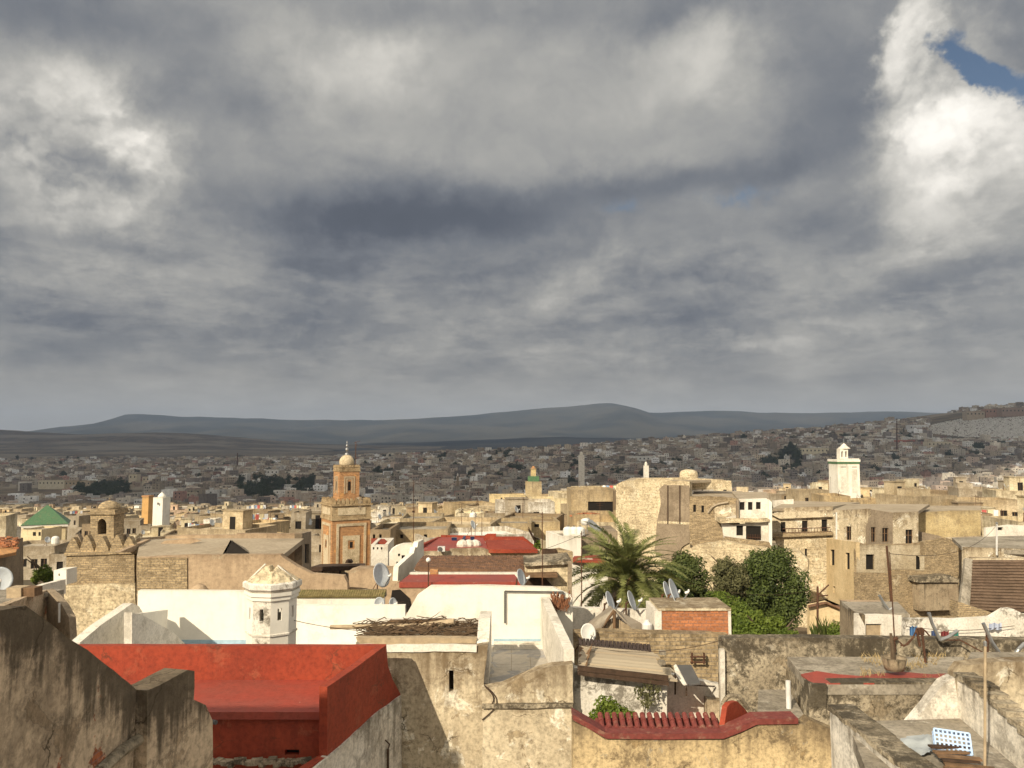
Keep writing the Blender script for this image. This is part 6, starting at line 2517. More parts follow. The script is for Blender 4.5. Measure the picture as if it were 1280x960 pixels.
T.main(MB().tube(P(1022, 800, 44), P(1022, 733, 44), .06, 6), M['rust'])
T.part('bracket', MB().tube(P(1022, 744, 44), P(1036, 731, 44), .04, 5).tube(P(1022, 745, 44), P(1035, 744, 44), .04, 5), M['rust'])
T.done()
T = Thing('lean_to_roof', 'low tiled lean-to roof against the yellow wall beside the iron pole', 'roof')
T.main(MB().panel([(1012, 757), (1034, 752), (1050, 760), (1050, 830), (1012, 830)], (-60, 48), (60, 48), .4, (), 0, .4, .02), M['yellow_clean'])
T.part('tiles', MB().prism([P(1010, 757, 47.6), P(1033, 752, 47.6), P(1052, 760, 47.6), P(1052, 757, 50), P(1033, 749, 50), P(1010, 754, 50)], (0, 0, -.12)), M['tile_brown'])
T.done()
# ------------------------------------------------------------------ satellite dishes
DISH_N = Vector((.86, -.36, .36)).normalized()


def dish(label, px, py, Y, size, mat='dish', nrm=DISH_N, group=None, mast=.5):
    T = Thing('satellite_dish', label, 'satellite dish', group)
    c = P(px, py, Y)
    n = Vector(nrm).normalized()
    u = Vector((0, 0, 1)).cross(n).normalized()
    v = n.cross(u)
    r = size / 2
    mb = MB()
    K, N = 6, 24
    vs, fs = [], []
    for side in (0, 1):
        for k in range(K + 1):
            q_ = k / K
            for i in range(N):
                a = 2 * pi * i / N
                dz = r * .22 * q_ * q_ - side * .025
                vs.append(c + u * (cos(a) * q_ * r * .92) + v * (sin(a) * q_ * r) + n * (dz - .1 * r))
    off = (K + 1) * N
    for k in range(K):
        for i in range(N):
            a, b_, c2, d = k * N + i, k * N + (i + 1) % N, (k + 1) * N + (i + 1) % N, (k + 1) * N + i
            fs.append((a, b_, c2, d))
            fs.append((off + d, off + c2, off + b_, off + a))
    for i in range(N):
        a, b_ = K * N + i, K * N + (i + 1) % N
        fs.append((a, b_, off + b_, off + a))
    mb.add(vs, fs)
    T.part('reflector', mb, M[mat], smooth_=True)
    foc = c + n * r * 1.05 - v * r * .25
    mb = MB()
    mb.tube(c - v * r * .95 + n * r * .1, foc, .018 + .008 * size, 5)
    ar = T.part('arm', mb, M['metal'])
    T.part('receiver', MB().tube(foc, foc - n * .14 - Vector((0, 0, 0)), .05, 8).tube(foc, foc + Vector((0, 0, .09)), .035, 6), M['dish_white'], ar)
    T.part('mast', MB().tube(c - n * .12, c - n * .22 + Vector((0, 0, -r * .2)), .03, 6).tube(c - n * .22, c - n * .22 - Vector((0, 0, r + mast)), .035, 6)
           .tube(c - n * .22 - Vector((0, 0, r * .4)), c - n * .5 - u * .5 - Vector((0, 0, r + mast)), .02, 5), M['rust'])
    return T.done()


dish('large pale blue grey dish beside the grey brown house at the west edge', -1, 725, 41, 1.35, nrm=(.6, -.75, .3))
dish('large grey dish on a tripod behind the mossy tile capped wall', 476, 719, 36.4, 1.15, nrm=(.78, -.5, .3))
dish('grey dish at the end of the pink red roof edge', 651, 722, 35.9, .8, nrm=(.84, -.42, .3))
dish('off white dish standing on the stone wall by the tarpaulin shelter', 735, 791, 26.5, .62, 'dish_white', nrm=(.35, -.8, .25))
dish('grey dish seen nearly edge on above the ridge of the tarpaulin shelter', 762, 752, 30.2, .8)
dish('grey dish seen nearly edge on in front of the palm stem', 789, 751, 30.2, .78)
dish('front one of two grey dishes above the orange brick block', 842, 741, 29.3, 1.05)
dish('rear one of two grey dishes above the orange brick block', 834, 741, 30.6, .9)
dish('small dish with a round rim at the end of the mossy tiled wall', 474, 754, 32.6, .5, nrm=(.5, -.8, .2), mast=.1)
dish('small dish beside the black post at the end of the mossy tiled wall', 491, 754, 32.4, .45, nrm=(.75, -.6, .2), mast=.1)

# masts and wires
for (px, y0, y1, Y, lb) in ((517, 600, 688, 60, 'tall thin aerial mast rising behind the white stepped gable house'), (678, 640, 752, 38, 'thin dark pole in front of the stone corner house'),
                            (727, 664, 800, 34, 'thin dark pole in front of the palm fronds'), (594, 640, 690, 70, 'thin aerial mast behind the red roof terrace')):
    T = Thing('aerial_mast', lb, 'mast')
    T.main(MB().tube(P(px, y1, Y), P(px, y0, Y), .03, 5, .02), M['rust'])
    T.part('aerial', MB().tube(P(px - 2, y0 + 3, Y), P(px + 3, y0 + 2, Y), .015, 4).tube(P(px - 1.5, y0 + 7, Y), P(px + 2, y0 + 6, Y), .015, 4), M['rust'])
    T.done()

# ------------------------------------------------------------------ flat roofed houses filling the middle distance
HOUSE_COL = {'cream': (.76, .67, .48), 'ochre': (.66, .51, .30), 'white': (.82, .78, .70), 'tan': (.61, .50, .335), 'brown': (.41, .31, .20), 'grey': (.47, .41, .32), 'pinkish': (.62, .46, .34)}
HOUSE_W = [('cream', .25), ('tan', .20), ('ochre', .07), ('brown', .12), ('grey', .15), ('white', .17), ('pinkish', .04)]


def proto_house(w, d, h, wins, hut, key):
    """a flat roofed house about its own base centre; front faces -Y"""
    T = []
    th = .3
    mb = MB()
    q = Vector
    holes = [[q((x - ww / 2, -d / 2, z)), q((x + ww / 2, -d / 2, z)), q((x + ww / 2, -d / 2, z + hh)), q((x - ww / 2, -d / 2, z + hh))] for x, z, ww, hh in wins]
    mb.prism([q((-w / 2, -d / 2, -6)), q((w / 2, -d / 2, -6)), q((w / 2, -d / 2, h)), q((-w / 2, -d / 2, h))], (0, th, 0), holes, 0, .9, .09)
    for sx_ in (-1, 1):
        x0 = sx_ * w / 2
        mb.prism([q((x0, -d / 2 + th, -6)), q((x0, d / 2 - th, -6)), q((x0, d / 2 - th, h)), q((x0, -d / 2 + th, h))], (-sx_ * th, 0, 0), (), 0, 1.2, .05)
    mb.prism([q((-w / 2, d / 2, -6)), q((w / 2, d / 2, -6)), q((w / 2, d / 2, h)), q((-w / 2, d / 2, h))], (0, -th, 0), (), 0, 1.2, .05)
    root = put('flat_roofed_house', mb.mesh('flat_roofed_house', M['house']))
    rf = MB().box(-w / 2 + th, w / 2 - th, -d / 2 + th, d / 2 - th, h - .75, h - .5)
    put('roof', rf.mesh('roof', M['house_roof']), root)
    for x, z, ww, hh in wins:
        m2 = MB().box(x - ww / 2 - .06, x + ww / 2 + .06, -d / 2 + .2, -d / 2 + .26, z - .06, z + hh + .06)
        m2.box(x - .03, x + .03, -d / 2 + .16, -d / 2 + .2, z, z + hh, 1)
        put('window', m2.mesh('window', [M['dark'], M['wood']]), root)
    if hut:
        hx, hw_, hd, hh = hut
        m2 = MB().box(hx - hw_ / 2, hx + hw_ / 2, d / 2 - th - hd - .4, d / 2 - th - .4, h - .5, h + hh)
        m2.box(hx - hw_ / 2 - .12, hx + hw_ / 2 + .12, d / 2 - th - hd - .52, d / 2 - th - .28, h + hh + .002, h + hh + .12)
        s_ = put('stair_hut', m2.mesh('stair_hut', M['house']), root)
        m3 = MB().box(hx - .4, hx + .4, d / 2 - th - hd - .43, d / 2 - th - hd - .39, h - .48, h + 1.3)
        put('door', m3.mesh('door', M['dark']), s_)
    r_ = random.Random(key * 7 + 1)
    if key % 3 != 1:
        aw, ad, ah = w * r_.uniform(.3, .55), d * r_.uniform(.35, .6), h * r_.uniform(.62, .85) if key % 2 else h + r_.uniform(.8, 2.4)
        sx_ = r_.choice((-1, 1))
        ax = sx_ * (w / 2 - aw / 2 - .02) if ah > h else sx_ * (w / 2 + aw / 2 - .3)
        y0 = -d / 2 + (.6 if ah > h else r_.uniform(-1.2, 1.0))
        m2 = MB()
        x0, x1 = ax - aw / 2, ax + aw / 2
        zb = h - .6 if ah > h else -6
        hole = [[q((ax - .4, y0, ah - 2.4)), q((ax + .4, y0, ah - 2.4)), q((ax + .4, y0, ah - 1.1)), q((ax - .4, y0, ah - 1.1))]]
        m2.prism([q((x0, y0, zb)), q((x1, y0, zb)), q((x1, y0, ah)), q((x0, y0, ah))], (0, .25, 0), hole if ah - 2.5 > zb else (), 0, 1.0, .07)
        for xx_, dx_ in ((x0, .25), (x1, -.25)):
            m2.prism([q((xx_, y0 + .25, zb)), q((xx_, y0 + ad - .25, zb)), q((xx_, y0 + ad - .25, ah)), q((xx_, y0 + .25, ah))], (dx_, 0, 0), (), 0, 1.0, .07)
        m2.prism([q((x0, y0 + ad, zb)), q((x1, y0 + ad, zb)), q((x1, y0 + ad, ah)), q((x0, y0 + ad, ah))], (0, -.25, 0), (), 0, 1.0, .07)
        m2.box(x0 + .25, x1 - .25, y0 + .25, y0 + ad - .25, ah - .5, ah - .35)
        an = put('annex', m2.mesh('annex', M['house']), root)
        if ah - 2.5 > zb:
            put('window', MB().box(ax - .46, ax + .46, y0 + .18, y0 + .22, ah - 2.46, ah - 1.04).mesh('window', M['dark']), an)
    tag(root, 'x', 'house')
    root['_w'], root['_d'], root['_h'], root['_n'], root['_hut'] = w, d, h, len(wins), bool(hut)
    return root


M['house_roof'] = plaster('house roof', None, (.8, .78, .74), stain=(.16, .12, .08), top=0, blotch=.5, streak=0, sc=.6, bump=.3, fine=.3)
rg = random.Random(77)
PROTO = []
for i in range(22):
    w, d, h = rg.uniform(4.5, 10.5), rg.uniform(6, 10), rg.uniform(6.2, 9.8)
    n = [0, 2, 1, 3, 2, 0, 4, 1, 5, 2, 3][i % 11]
    wins = []
    for k in range(n):
        x = (-.5 + (k + .5) / n) * w * .85 + rg.uniform(-.3, .3)
        wins.append((x, h - rg.uniform(2.9, 3.3), rg.uniform(.7, 1.1), rg.uniform(1.0, 1.6)))
    hut = (rg.uniform(-.25, .25) * w, rg.uniform(2.2, 3.6), rg.uniform(2, 3), rg.uniform(1.4, 2.2)) if i % 2 == 0 else None
    PROTO.append(proto_house(w, d, h, wins, hut, i))
for p in PROTO:
    reg(p)

LAND = [(-400, 'the west edge'), (58, 'the green pyramid roof'), (198, 'the white tower'), (432, 'the orange minaret'), (508, 'the stepped gable'), (600, 'the red terrace'), (667, 'the banded turret'),
        (830, 'the ruined rampart'), (940, 'the gallery'), (1055, 'the white minaret'), (1180, 'the ochre house'), (1500, 'the east edge')]
# what already stands in front, as a skyline by pixel column
sky = [900.0] * 1400
for (x0, x1, y) in ((-40, 30, 680), (30, 84, 735), (84, 168, 690), (113, 142, 640), (168, 300, 672), (296, 390, 667), (402, 462, 625), (390, 402, 700), (462, 488, 710), (488, 530, 684), (530, 606, 671), (606, 676, 671),
                    (676, 716, 688), (700, 727, 670), (727, 772, 664), (770, 800, 603), (800, 915, 600), (862, 925, 621), (915, 965, 624), (964, 1041, 634), (1041, 1148, 638), (1148, 1226, 640), (1226, 1330, 660)):
    for x in range(x0, x1):
        sky[x + 50] = min(sky[x + 50], y)
KEEP = [(402, 464, 78, 712), (0, 100, 232, 672), (170, 212, 256, 656), (1041, 1070, 152, 616), (655, 680, 165, 622)]

cands = []
rg = random.Random(5)
Y = 66.0
while Y < 640:
    step = lerp(7.5, 12, smooth(66, 300, Y))
    half = Y * .74 + 10
    x = -half + rg.uniform(0, 8)
    while x < half:
        yy = Y + rg.uniform(-2.5, 2.5)
        pi_ = rg.randrange(len(PROTO))
        pr = PROTO[pi_]
        w = pr['_w']
        xx = x + w / 2
        cands.append((yy, xx, pi_, rg.uniform(-.38, .38), rg.uniform(-2.0, 1.8), rg.random(), rg.uniform(.85, 1.15)))
        x += w * rg.uniform(.92, 1.25) + (rg.uniform(0, 5) if rg.random() < .2 else 0)
    Y += step
cands.sort()
chosen = []
for (yy, xx, pi_, yaw, dz, cr, sc_) in cands:
    pr = PROTO[pi_]
    w, d, h = pr['_w'] * sc_, pr['_d'], pr['_h']
    gz = ground_z(xx, yy)
    fy = yy - d / 2
    pxc, pyt = PX((xx, fy, gz + h + dz))
    hwp = w / 2 / fy * F
    a, b_ = int(pxc - hwp) + 50, int(pxc + hwp) + 50
    if b_ < 40 or a > 1340:
        continue
    if yy < 97:       # near rows only where the photograph shows roofs that close
        if not ((455 < pxc - hwp and pxc + hwp < 735 and yy > 68) or (pxc - hwp > 1232 and yy > 78)):
            continue
    bad = False
    top = pyt - (2.4 if pr['_hut'] else 0.3) * F / fy
    for (k0, k1, ky, kb) in KEEP:
        if pxc + hwp > k0 and pxc - hwp < k1:
            if yy - d / 2 - 2 < ky and top < kb:
                bad = True
            if abs(yy - ky - 3) < 10:
                bad = True
    # nothing may stand up into the ground kept open before a landmark
    lim = interp(pxc, [(0, 640), (400, 636), (470, 634), (560, 622), (660, 612), (770, 602), (960, 604), (1100, 598), (1280, 590)])
    if bad or top < lim - (10 if yy > 350 else 0):
        continue
    vis = sum(max(0.0, sky[k] - pyt) for k in range(max(0, a), min(1399, b_)))
    for k in range(max(0, a), min(1399, b_ + 1)):
        sky[k] = min(sky[k], pyt)
    if vis > 4 + 20 * (yy < 120):
        chosen.append([vis * (1.6 if yy < 200 else 1), yy, xx, pi_, yaw, dz, cr, sc_, gz, pxc])
for c in chosen:
    if c[9] < 150 and c[1] < 230: print('near west', [round(v, 1) for v in c])
chosen.sort(key=lambda c: -c[0])
HERO_HOUSES = 250
indiv, rest = chosen[:HERO_HOUSES], chosen[HERO_HOUSES:]


def pick(cr):
    s_ = 0
    for k, w in HOUSE_W:
        s_ += w
        if cr <= s_:
            return k
    return 'tan'


NUM = ['no', 'one', 'two', 'three', 'four', 'five']
ORD = ['first', 'second', 'third', 'fourth', 'fifth', 'sixth', 'seventh', 'eighth', 'ninth', 'tenth', 'eleventh', 'twelfth', 'thirteenth', 'fourteenth', 'fifteenth', 'sixteenth']
fam = {}
for c in indiv:
    vis, yy, xx, pi_, yaw, dz, cr, sc_, gz, pxc = c
    pr = PROTO[pi_]
    cn = pick(cr)
    z = [i for i in range(len(LAND) - 1) if LAND[i][0] <= pxc < LAND[i + 1][0]][0]
    k = (cn, pr['_n'], pr['_hut'], z)
    fam.setdefault(k, []).append(c)
for k, lst in fam.items():
    lst.sort(key=lambda c: c[9])
    cn, nw, hut, z = k
    feat = ('blank' if nw == 0 else NUM[nw] + (' window' if nw == 1 else ' windows'))
    for i, c in enumerate(lst):
        vis, yy, xx, pi_, yaw, dz, cr, sc_, gz, pxc = c
        base = f"{feat} {cn} house" + (' with hut' if hut else '')
        if z == 0:
            where = 'west of ' + LAND[1][1]
        elif z == len(LAND) - 2:
            where = 'east of ' + LAND[z][1]
        else:
            where = 'between ' + LAND[z][1][4:] + ' and ' + LAND[z + 1][1][4:]
        lab = base + ' ' + where if len(lst) == 1 else (ORD[min(i, 15)] + ' ' + base + ' from left ' + where)
        lab = lab.replace('the ', '')
        col = tuple(max(.02, v * (1 + .34 * (cr * 37 % 1 - .5))) for v in HOUSE_COL[cn])
        r = dup(PROTO[pi_], (xx, yy, gz + dz), yaw, lab, (sc_, 1, 1), col, 'flat roofed houses of the old town')
PDIM = [(p['_w'], p['_d'], p['_h'], p['_n'], p['_hut']) for p in PROTO]
for p in PROTO:          # the patterns themselves are not part of the town
    for ch in list(p.children_recursive):
        bpy.data.objects.remove(ch)
    bpy.data.objects.remove(p)

# dishes and masts on those roofs
rg = random.Random(61)
roofs = sorted(indiv, key=lambda c: c[1])
nd = 0
protod = dish('small dish on a sunlit flat roof of the middle distance', 400, 640, 90, .95, group='small dishes on the sunlit roofs')
reg(protod)
pm = Thing('aerial_mast', 'thin rooftop aerial mast in the sunlit middle distance', 'mast', 'thin aerial masts on the sunlit roofs')
pm.main(MB().tube((0, 0, 0), (0, 0, 3.2), .035, 4, .025), M['rust'])
pm.part('aerial', MB().tube((-.5, 0, 3.0), (.6, 0, 3.05), .025, 3).tube((-.35, 0, 2.7), (.4, 0, 2.7), .02, 3), M['rust'])
pm = pm.done()
reg(pm)
for c in roofs:
    vis, yy, xx, pi_, yaw, dz, cr, sc_, gz, pxc = c
    w, d, h, n, hut = PDIM[pi_]
    if yy < 240 and rg.random() < .55:
        dup(protod, (xx + rg.uniform(-.4, .4) * w * sc_ * .8, yy - d * .25 + rg.uniform(0, 2), gz + dz + h - .45), rg.uniform(-.25, .25))
    if yy < 300 and rg.random() < .5:
        dup(pm, (xx + rg.uniform(-.4, .4) * w * sc_ * .8, yy + rg.uniform(-2, 2), gz + dz + h - .5), rg.uniform(0, 3), None, (1, 1, rg.uniform(.6, 1.3)))
# washing lines and tanks on the same roofs
pl = Thing('washing_line', 'washing line with pale and coloured cloths on a sunlit flat roof', 'washing line', 'washing lines on the sunlit roofs')
for x in (-2.2, 2.2):
    pl.part('post', MB().tube((x, 0, 0), (x, 0, 1.9), .04, 5), M['rust'])
pl.part('line', MB().tube((-2.2, 0, 1.8), (2.2, 0, 1.8), .012, 3), M['rust'])
CL = [plain('washed cloth %d' % i, c, .9, .2, 3) for i, c in enumerate(((.75, .74, .70), (.25, .34, .5), (.5, .12, .1), (.7, .62, .4), (.72, .72, .74)))]
for i in range(5):
    x = -1.8 + i * .75
    m_ = MB()
    m_.prism([(x, 0, 1.79), (x + .6, 0, 1.79), (x + .58, 0, .95 + .15 * (i % 2)), (x + .02, 0, .9)], (0, .02, 0))
    pl.part('cloth', m_, CL[i])
pl = pl.done()
reg(pl)
pk = Thing('water_tank', 'small pale water tank on a sunlit flat roof in the middle distance', 'tank', 'water tanks on the sunlit roofs')
pk.main(MB().lathe((0, 0, .3), [(.5, 0), (.55, .1), (.55, .9), (.4, 1.1), (.12, 1.2)], 12), M['dish_white'])
pk.part('stand', MB().box(-.5, .5, -.5, .5, 0, .3), M['roof_grey'])
pk = pk.done()
reg(pk)
for c in roofs:
    vis, yy, xx, pi_, yaw, dz, cr, sc_, gz, pxc = c
    w, d, h, n, hut = PDIM[pi_]
    if yy < 260 and rg.random() < .11:
        dup(pl, (xx, yy + rg.uniform(-1, 1), gz + dz + h - .5), rg.uniform(-.7, .7))
    if yy < 260 and rg.random() < .25:
        dup(pk, (xx + rg.uniform(-.3, .3) * w, yy + rg.uniform(-1, 1), gz + dz + h - .5), 0)
for p in (protod, pm, pl, pk):
    for ch in list(p.children_recursive):
        bpy.data.objects.remove(ch)
    bpy.data.objects.remove(p)

# hand placed houses that stand out between the landmarks
for a in [
    ('pale cream cube house with one small window behind the red roof terrace', 569, 589, 638, 130, 5, 'house_plain', [(584, 586, 646, 648)], -.1, (.80, .72, .52)),
    ('white cube house touching the pale cream cube house', 590.5, 604, 640, 128, 5, 'house_plain', [], .1, (.82, .77, .62)),
    ('brown roof kiosk with a dark opening beside the white cube house', 605, 618, 641, 120, 4, 'house', [(608, 615, 645, 651)], 0, (.30, .21, .13)),
    ('wide cream wall house below the green banded turret', 664, 713, 623, 140, 6, 'house_plain', [], .06, (.76, .64, .40)),
    ('long cream house running behind the cream cubes', 612, 657, 619, 165, 5, 'house_plain', [(626, 628, 622, 625), (634, 636, 622, 625), (642, 644, 622, 625)], .05, (.74, .60, .34)),
    ('white low house with a roof parapet west of the long cream house', 616, 649, 631, 150, 6, 'house_plain', [], -.05, (.80, .74, .58)),
    ('tan house with a shadowed roof terrace beside the ruined rampart', 714, 770, 612, 110, 7, 'house', [(735, 767, 627, 640)], .02, (.56, .44, .27)),
    ('dark grey house with small windows under an orange roof edge', 772, 802, 615, 100, 4, 'house', [(776, 780, 622, 627), (785, 789, 622, 627), (794, 797, 622, 627)], .03, (.27, .20, .125)),
    ('tan block with a square window just below the ruined rampart', 772, 800, 640, 97, 3, 'house', [(791, 796, 652, 661)], .05, (.66, .53, .32)),
    ('ochre house with rubble on its roof below the shadowed roof terrace', 716, 770, 643, 100, 6, 'house', [], .02, (.60, .46, .27)),
    ('cream flat house in the rows north of the red roof terrace', 660, 700, 652, 95, 7, 'house', [(668, 674, 655, 659)], .05, (.62, .49, .29)),
    ('tan wide house just behind the red roof terrace house', 612, 664, 654, 90, 7, 'house', [], -.04, (.58, .46, .28)),
    ('grey brown long house behind the stepped white gable', 486, 560, 662, 78, 8, 'house', [(500, 504, 668, 673), (530, 534, 668, 673)], .03, (.50, .39, .24)),
    ('pale house with a slanted roof edge north of the stepped white gable', 500, 552, 648, 96, 8, 'house', [], .05, (.62, .51, .33)),
    ('white house with three tiny windows beside the orange minaret shaft', 464, 485, 681, 66, 5, 'white_worn', [(466, 468, 684, 687), (471, 473, 684, 687), (476, 478, 684, 687)], .05, None),
    ('brown house with dark doors behind the white three windowed house', 463, 488, 662, 74, 6, 'house', [(466, 469, 668, 676), (474, 477, 668, 676)], 0, (.40, .30, .19)),
]:
    lb, x0, x1, yt, Y, dep, mat, wins, yaw, col = a
    box_house(lb, x0, x1, yt, Y, dep, mat, wins, yaw, color=col)
T = Thing('red_roof_edge', 'orange red roof sheet on top of the dark grey house by the rampart', 'roof sheet')
T.main(MB().prism([P(771, 613, 99), P(796, 612, 99), P(797, 607, 102), P(775, 608, 102)], (0, 0, -.2)), M['redbrick'])
T.done()
T = Thing('rubble_pile', 'orange brick rubble heaped below the shadowed roof terrace', 'rubble')
mb = MB()
rg = random.Random(12)
for i in range(120):
    p = P(rg.uniform(716, 755), 645, 101 + rg.uniform(0, 4))
    mb.obox(p + Vector((0, 0, rg.uniform(-.2, .5) * max(0.1, 1 - abs(PX(p)[0] - 735) / 22))), (rg.uniform(.3, .9), .3, .2), rg.uniform(0, 3))
T.main(mb, M['redbrick'])
T.done()
T = Thing('red_hip_roof_house', 'white house with a low red roof beside the orange minaret shaft', 'house')
c = P(474, 677, 68)
T.main(MB().prism([P(464, 678, 68), P(485, 678, 68), P(480, 673, 71), P(464, 673, 71)], (0, 0, -.15)), M['red'])
T.part('wall', MB().panel([(464, 678), (484, 678), (484, 700), (464, 700)], (-60, 68.3), (60, 68.3), .3), M['white_worn'])
T.done()

# green banded turret in the middle distance
T = Thing('green_banded_turret', 'ochre stone turret with a green tiled band and a tiny domed lantern', 'turret')
Y = 168
k = Y / F
c = P(667, 610, Y)
z = lambda py: P(0, py, Y).z
T.main(MB().box(c.x - 10 * k, c.x + 10 * k, Y, Y + 20 * k, z(622) - 8, z(602)), M['house'], color=(.58, .47, .29))
T.part('green_band', MB().box(c.x - 7 * k, c.x + 7 * k, Y + .5, Y + 14 * k, z(602), z(595.5)), M['tile_green'])
T.part('lantern', MB().box(c.x - 3.2 * k, c.x + 3.2 * k, Y + 1.2, Y + 1.2 + 6.4 * k, z(595.5), z(587)).box(c.x - 3.8 * k, c.x + 3.8 * k, Y + 1.1, Y + 1.3 + 7.4 * k, z(587), z(586)), M['house'], color=(.62, .48, .25))
T.part('dome', MB().lathe((c.x, Y + 1.2 + 3.2 * k, z(586)), [(2.6 * k, 0), (2.3 * k, .25), (1.2 * k, .5), (.03, .6)], 10), M['terracotta'])
T.done()

# overhead cables sagging across the roofs
for i, (a, b_, sag, lb) in enumerate([
    ((180, 753, 34), (505, 752, 36), .5, 'thin cable sagging from the brick tower to the grey tripod dish'),
    ((535, 702, 36), (727, 668, 34), .5, 'thin cable from the white ball mast to the pole in front of the palm'),
    ((727, 668, 34), (1022, 736, 44), 1.2, 'long thin cable crossing in front of the palm and trees'),
    ((1112, 692, 23.4), (1246, 656, 60), .8, 'thin cable from the leaning aerial mast to the pale pole at the east'),
    ((365, 775, 25), (612, 777, 25), .35, 'thin cable crossing above the brushwood heap'),
    ((517, 602, 60), (678, 642, 38), .6, 'thin cable between the two masts above the red roof terrace'),
    ((903, 800, 23.5), (720, 805, 25), .3, 'thin cable drooping along the stone wall above the plank roof'),
]):
    A, B = P(*a), P(*b_)
    T = Thing('overhead_cable', lb, 'cable')
    pts = []
    for k in range(17):
        t_ = k / 16
        p = A.lerp(B, t_)
        p.z -= sag * 4 * t_ * (1 - t_)
        pts.append(p)
    T.main(MB().path(pts, .011, 4), M['wood_dark'])
    T.done()

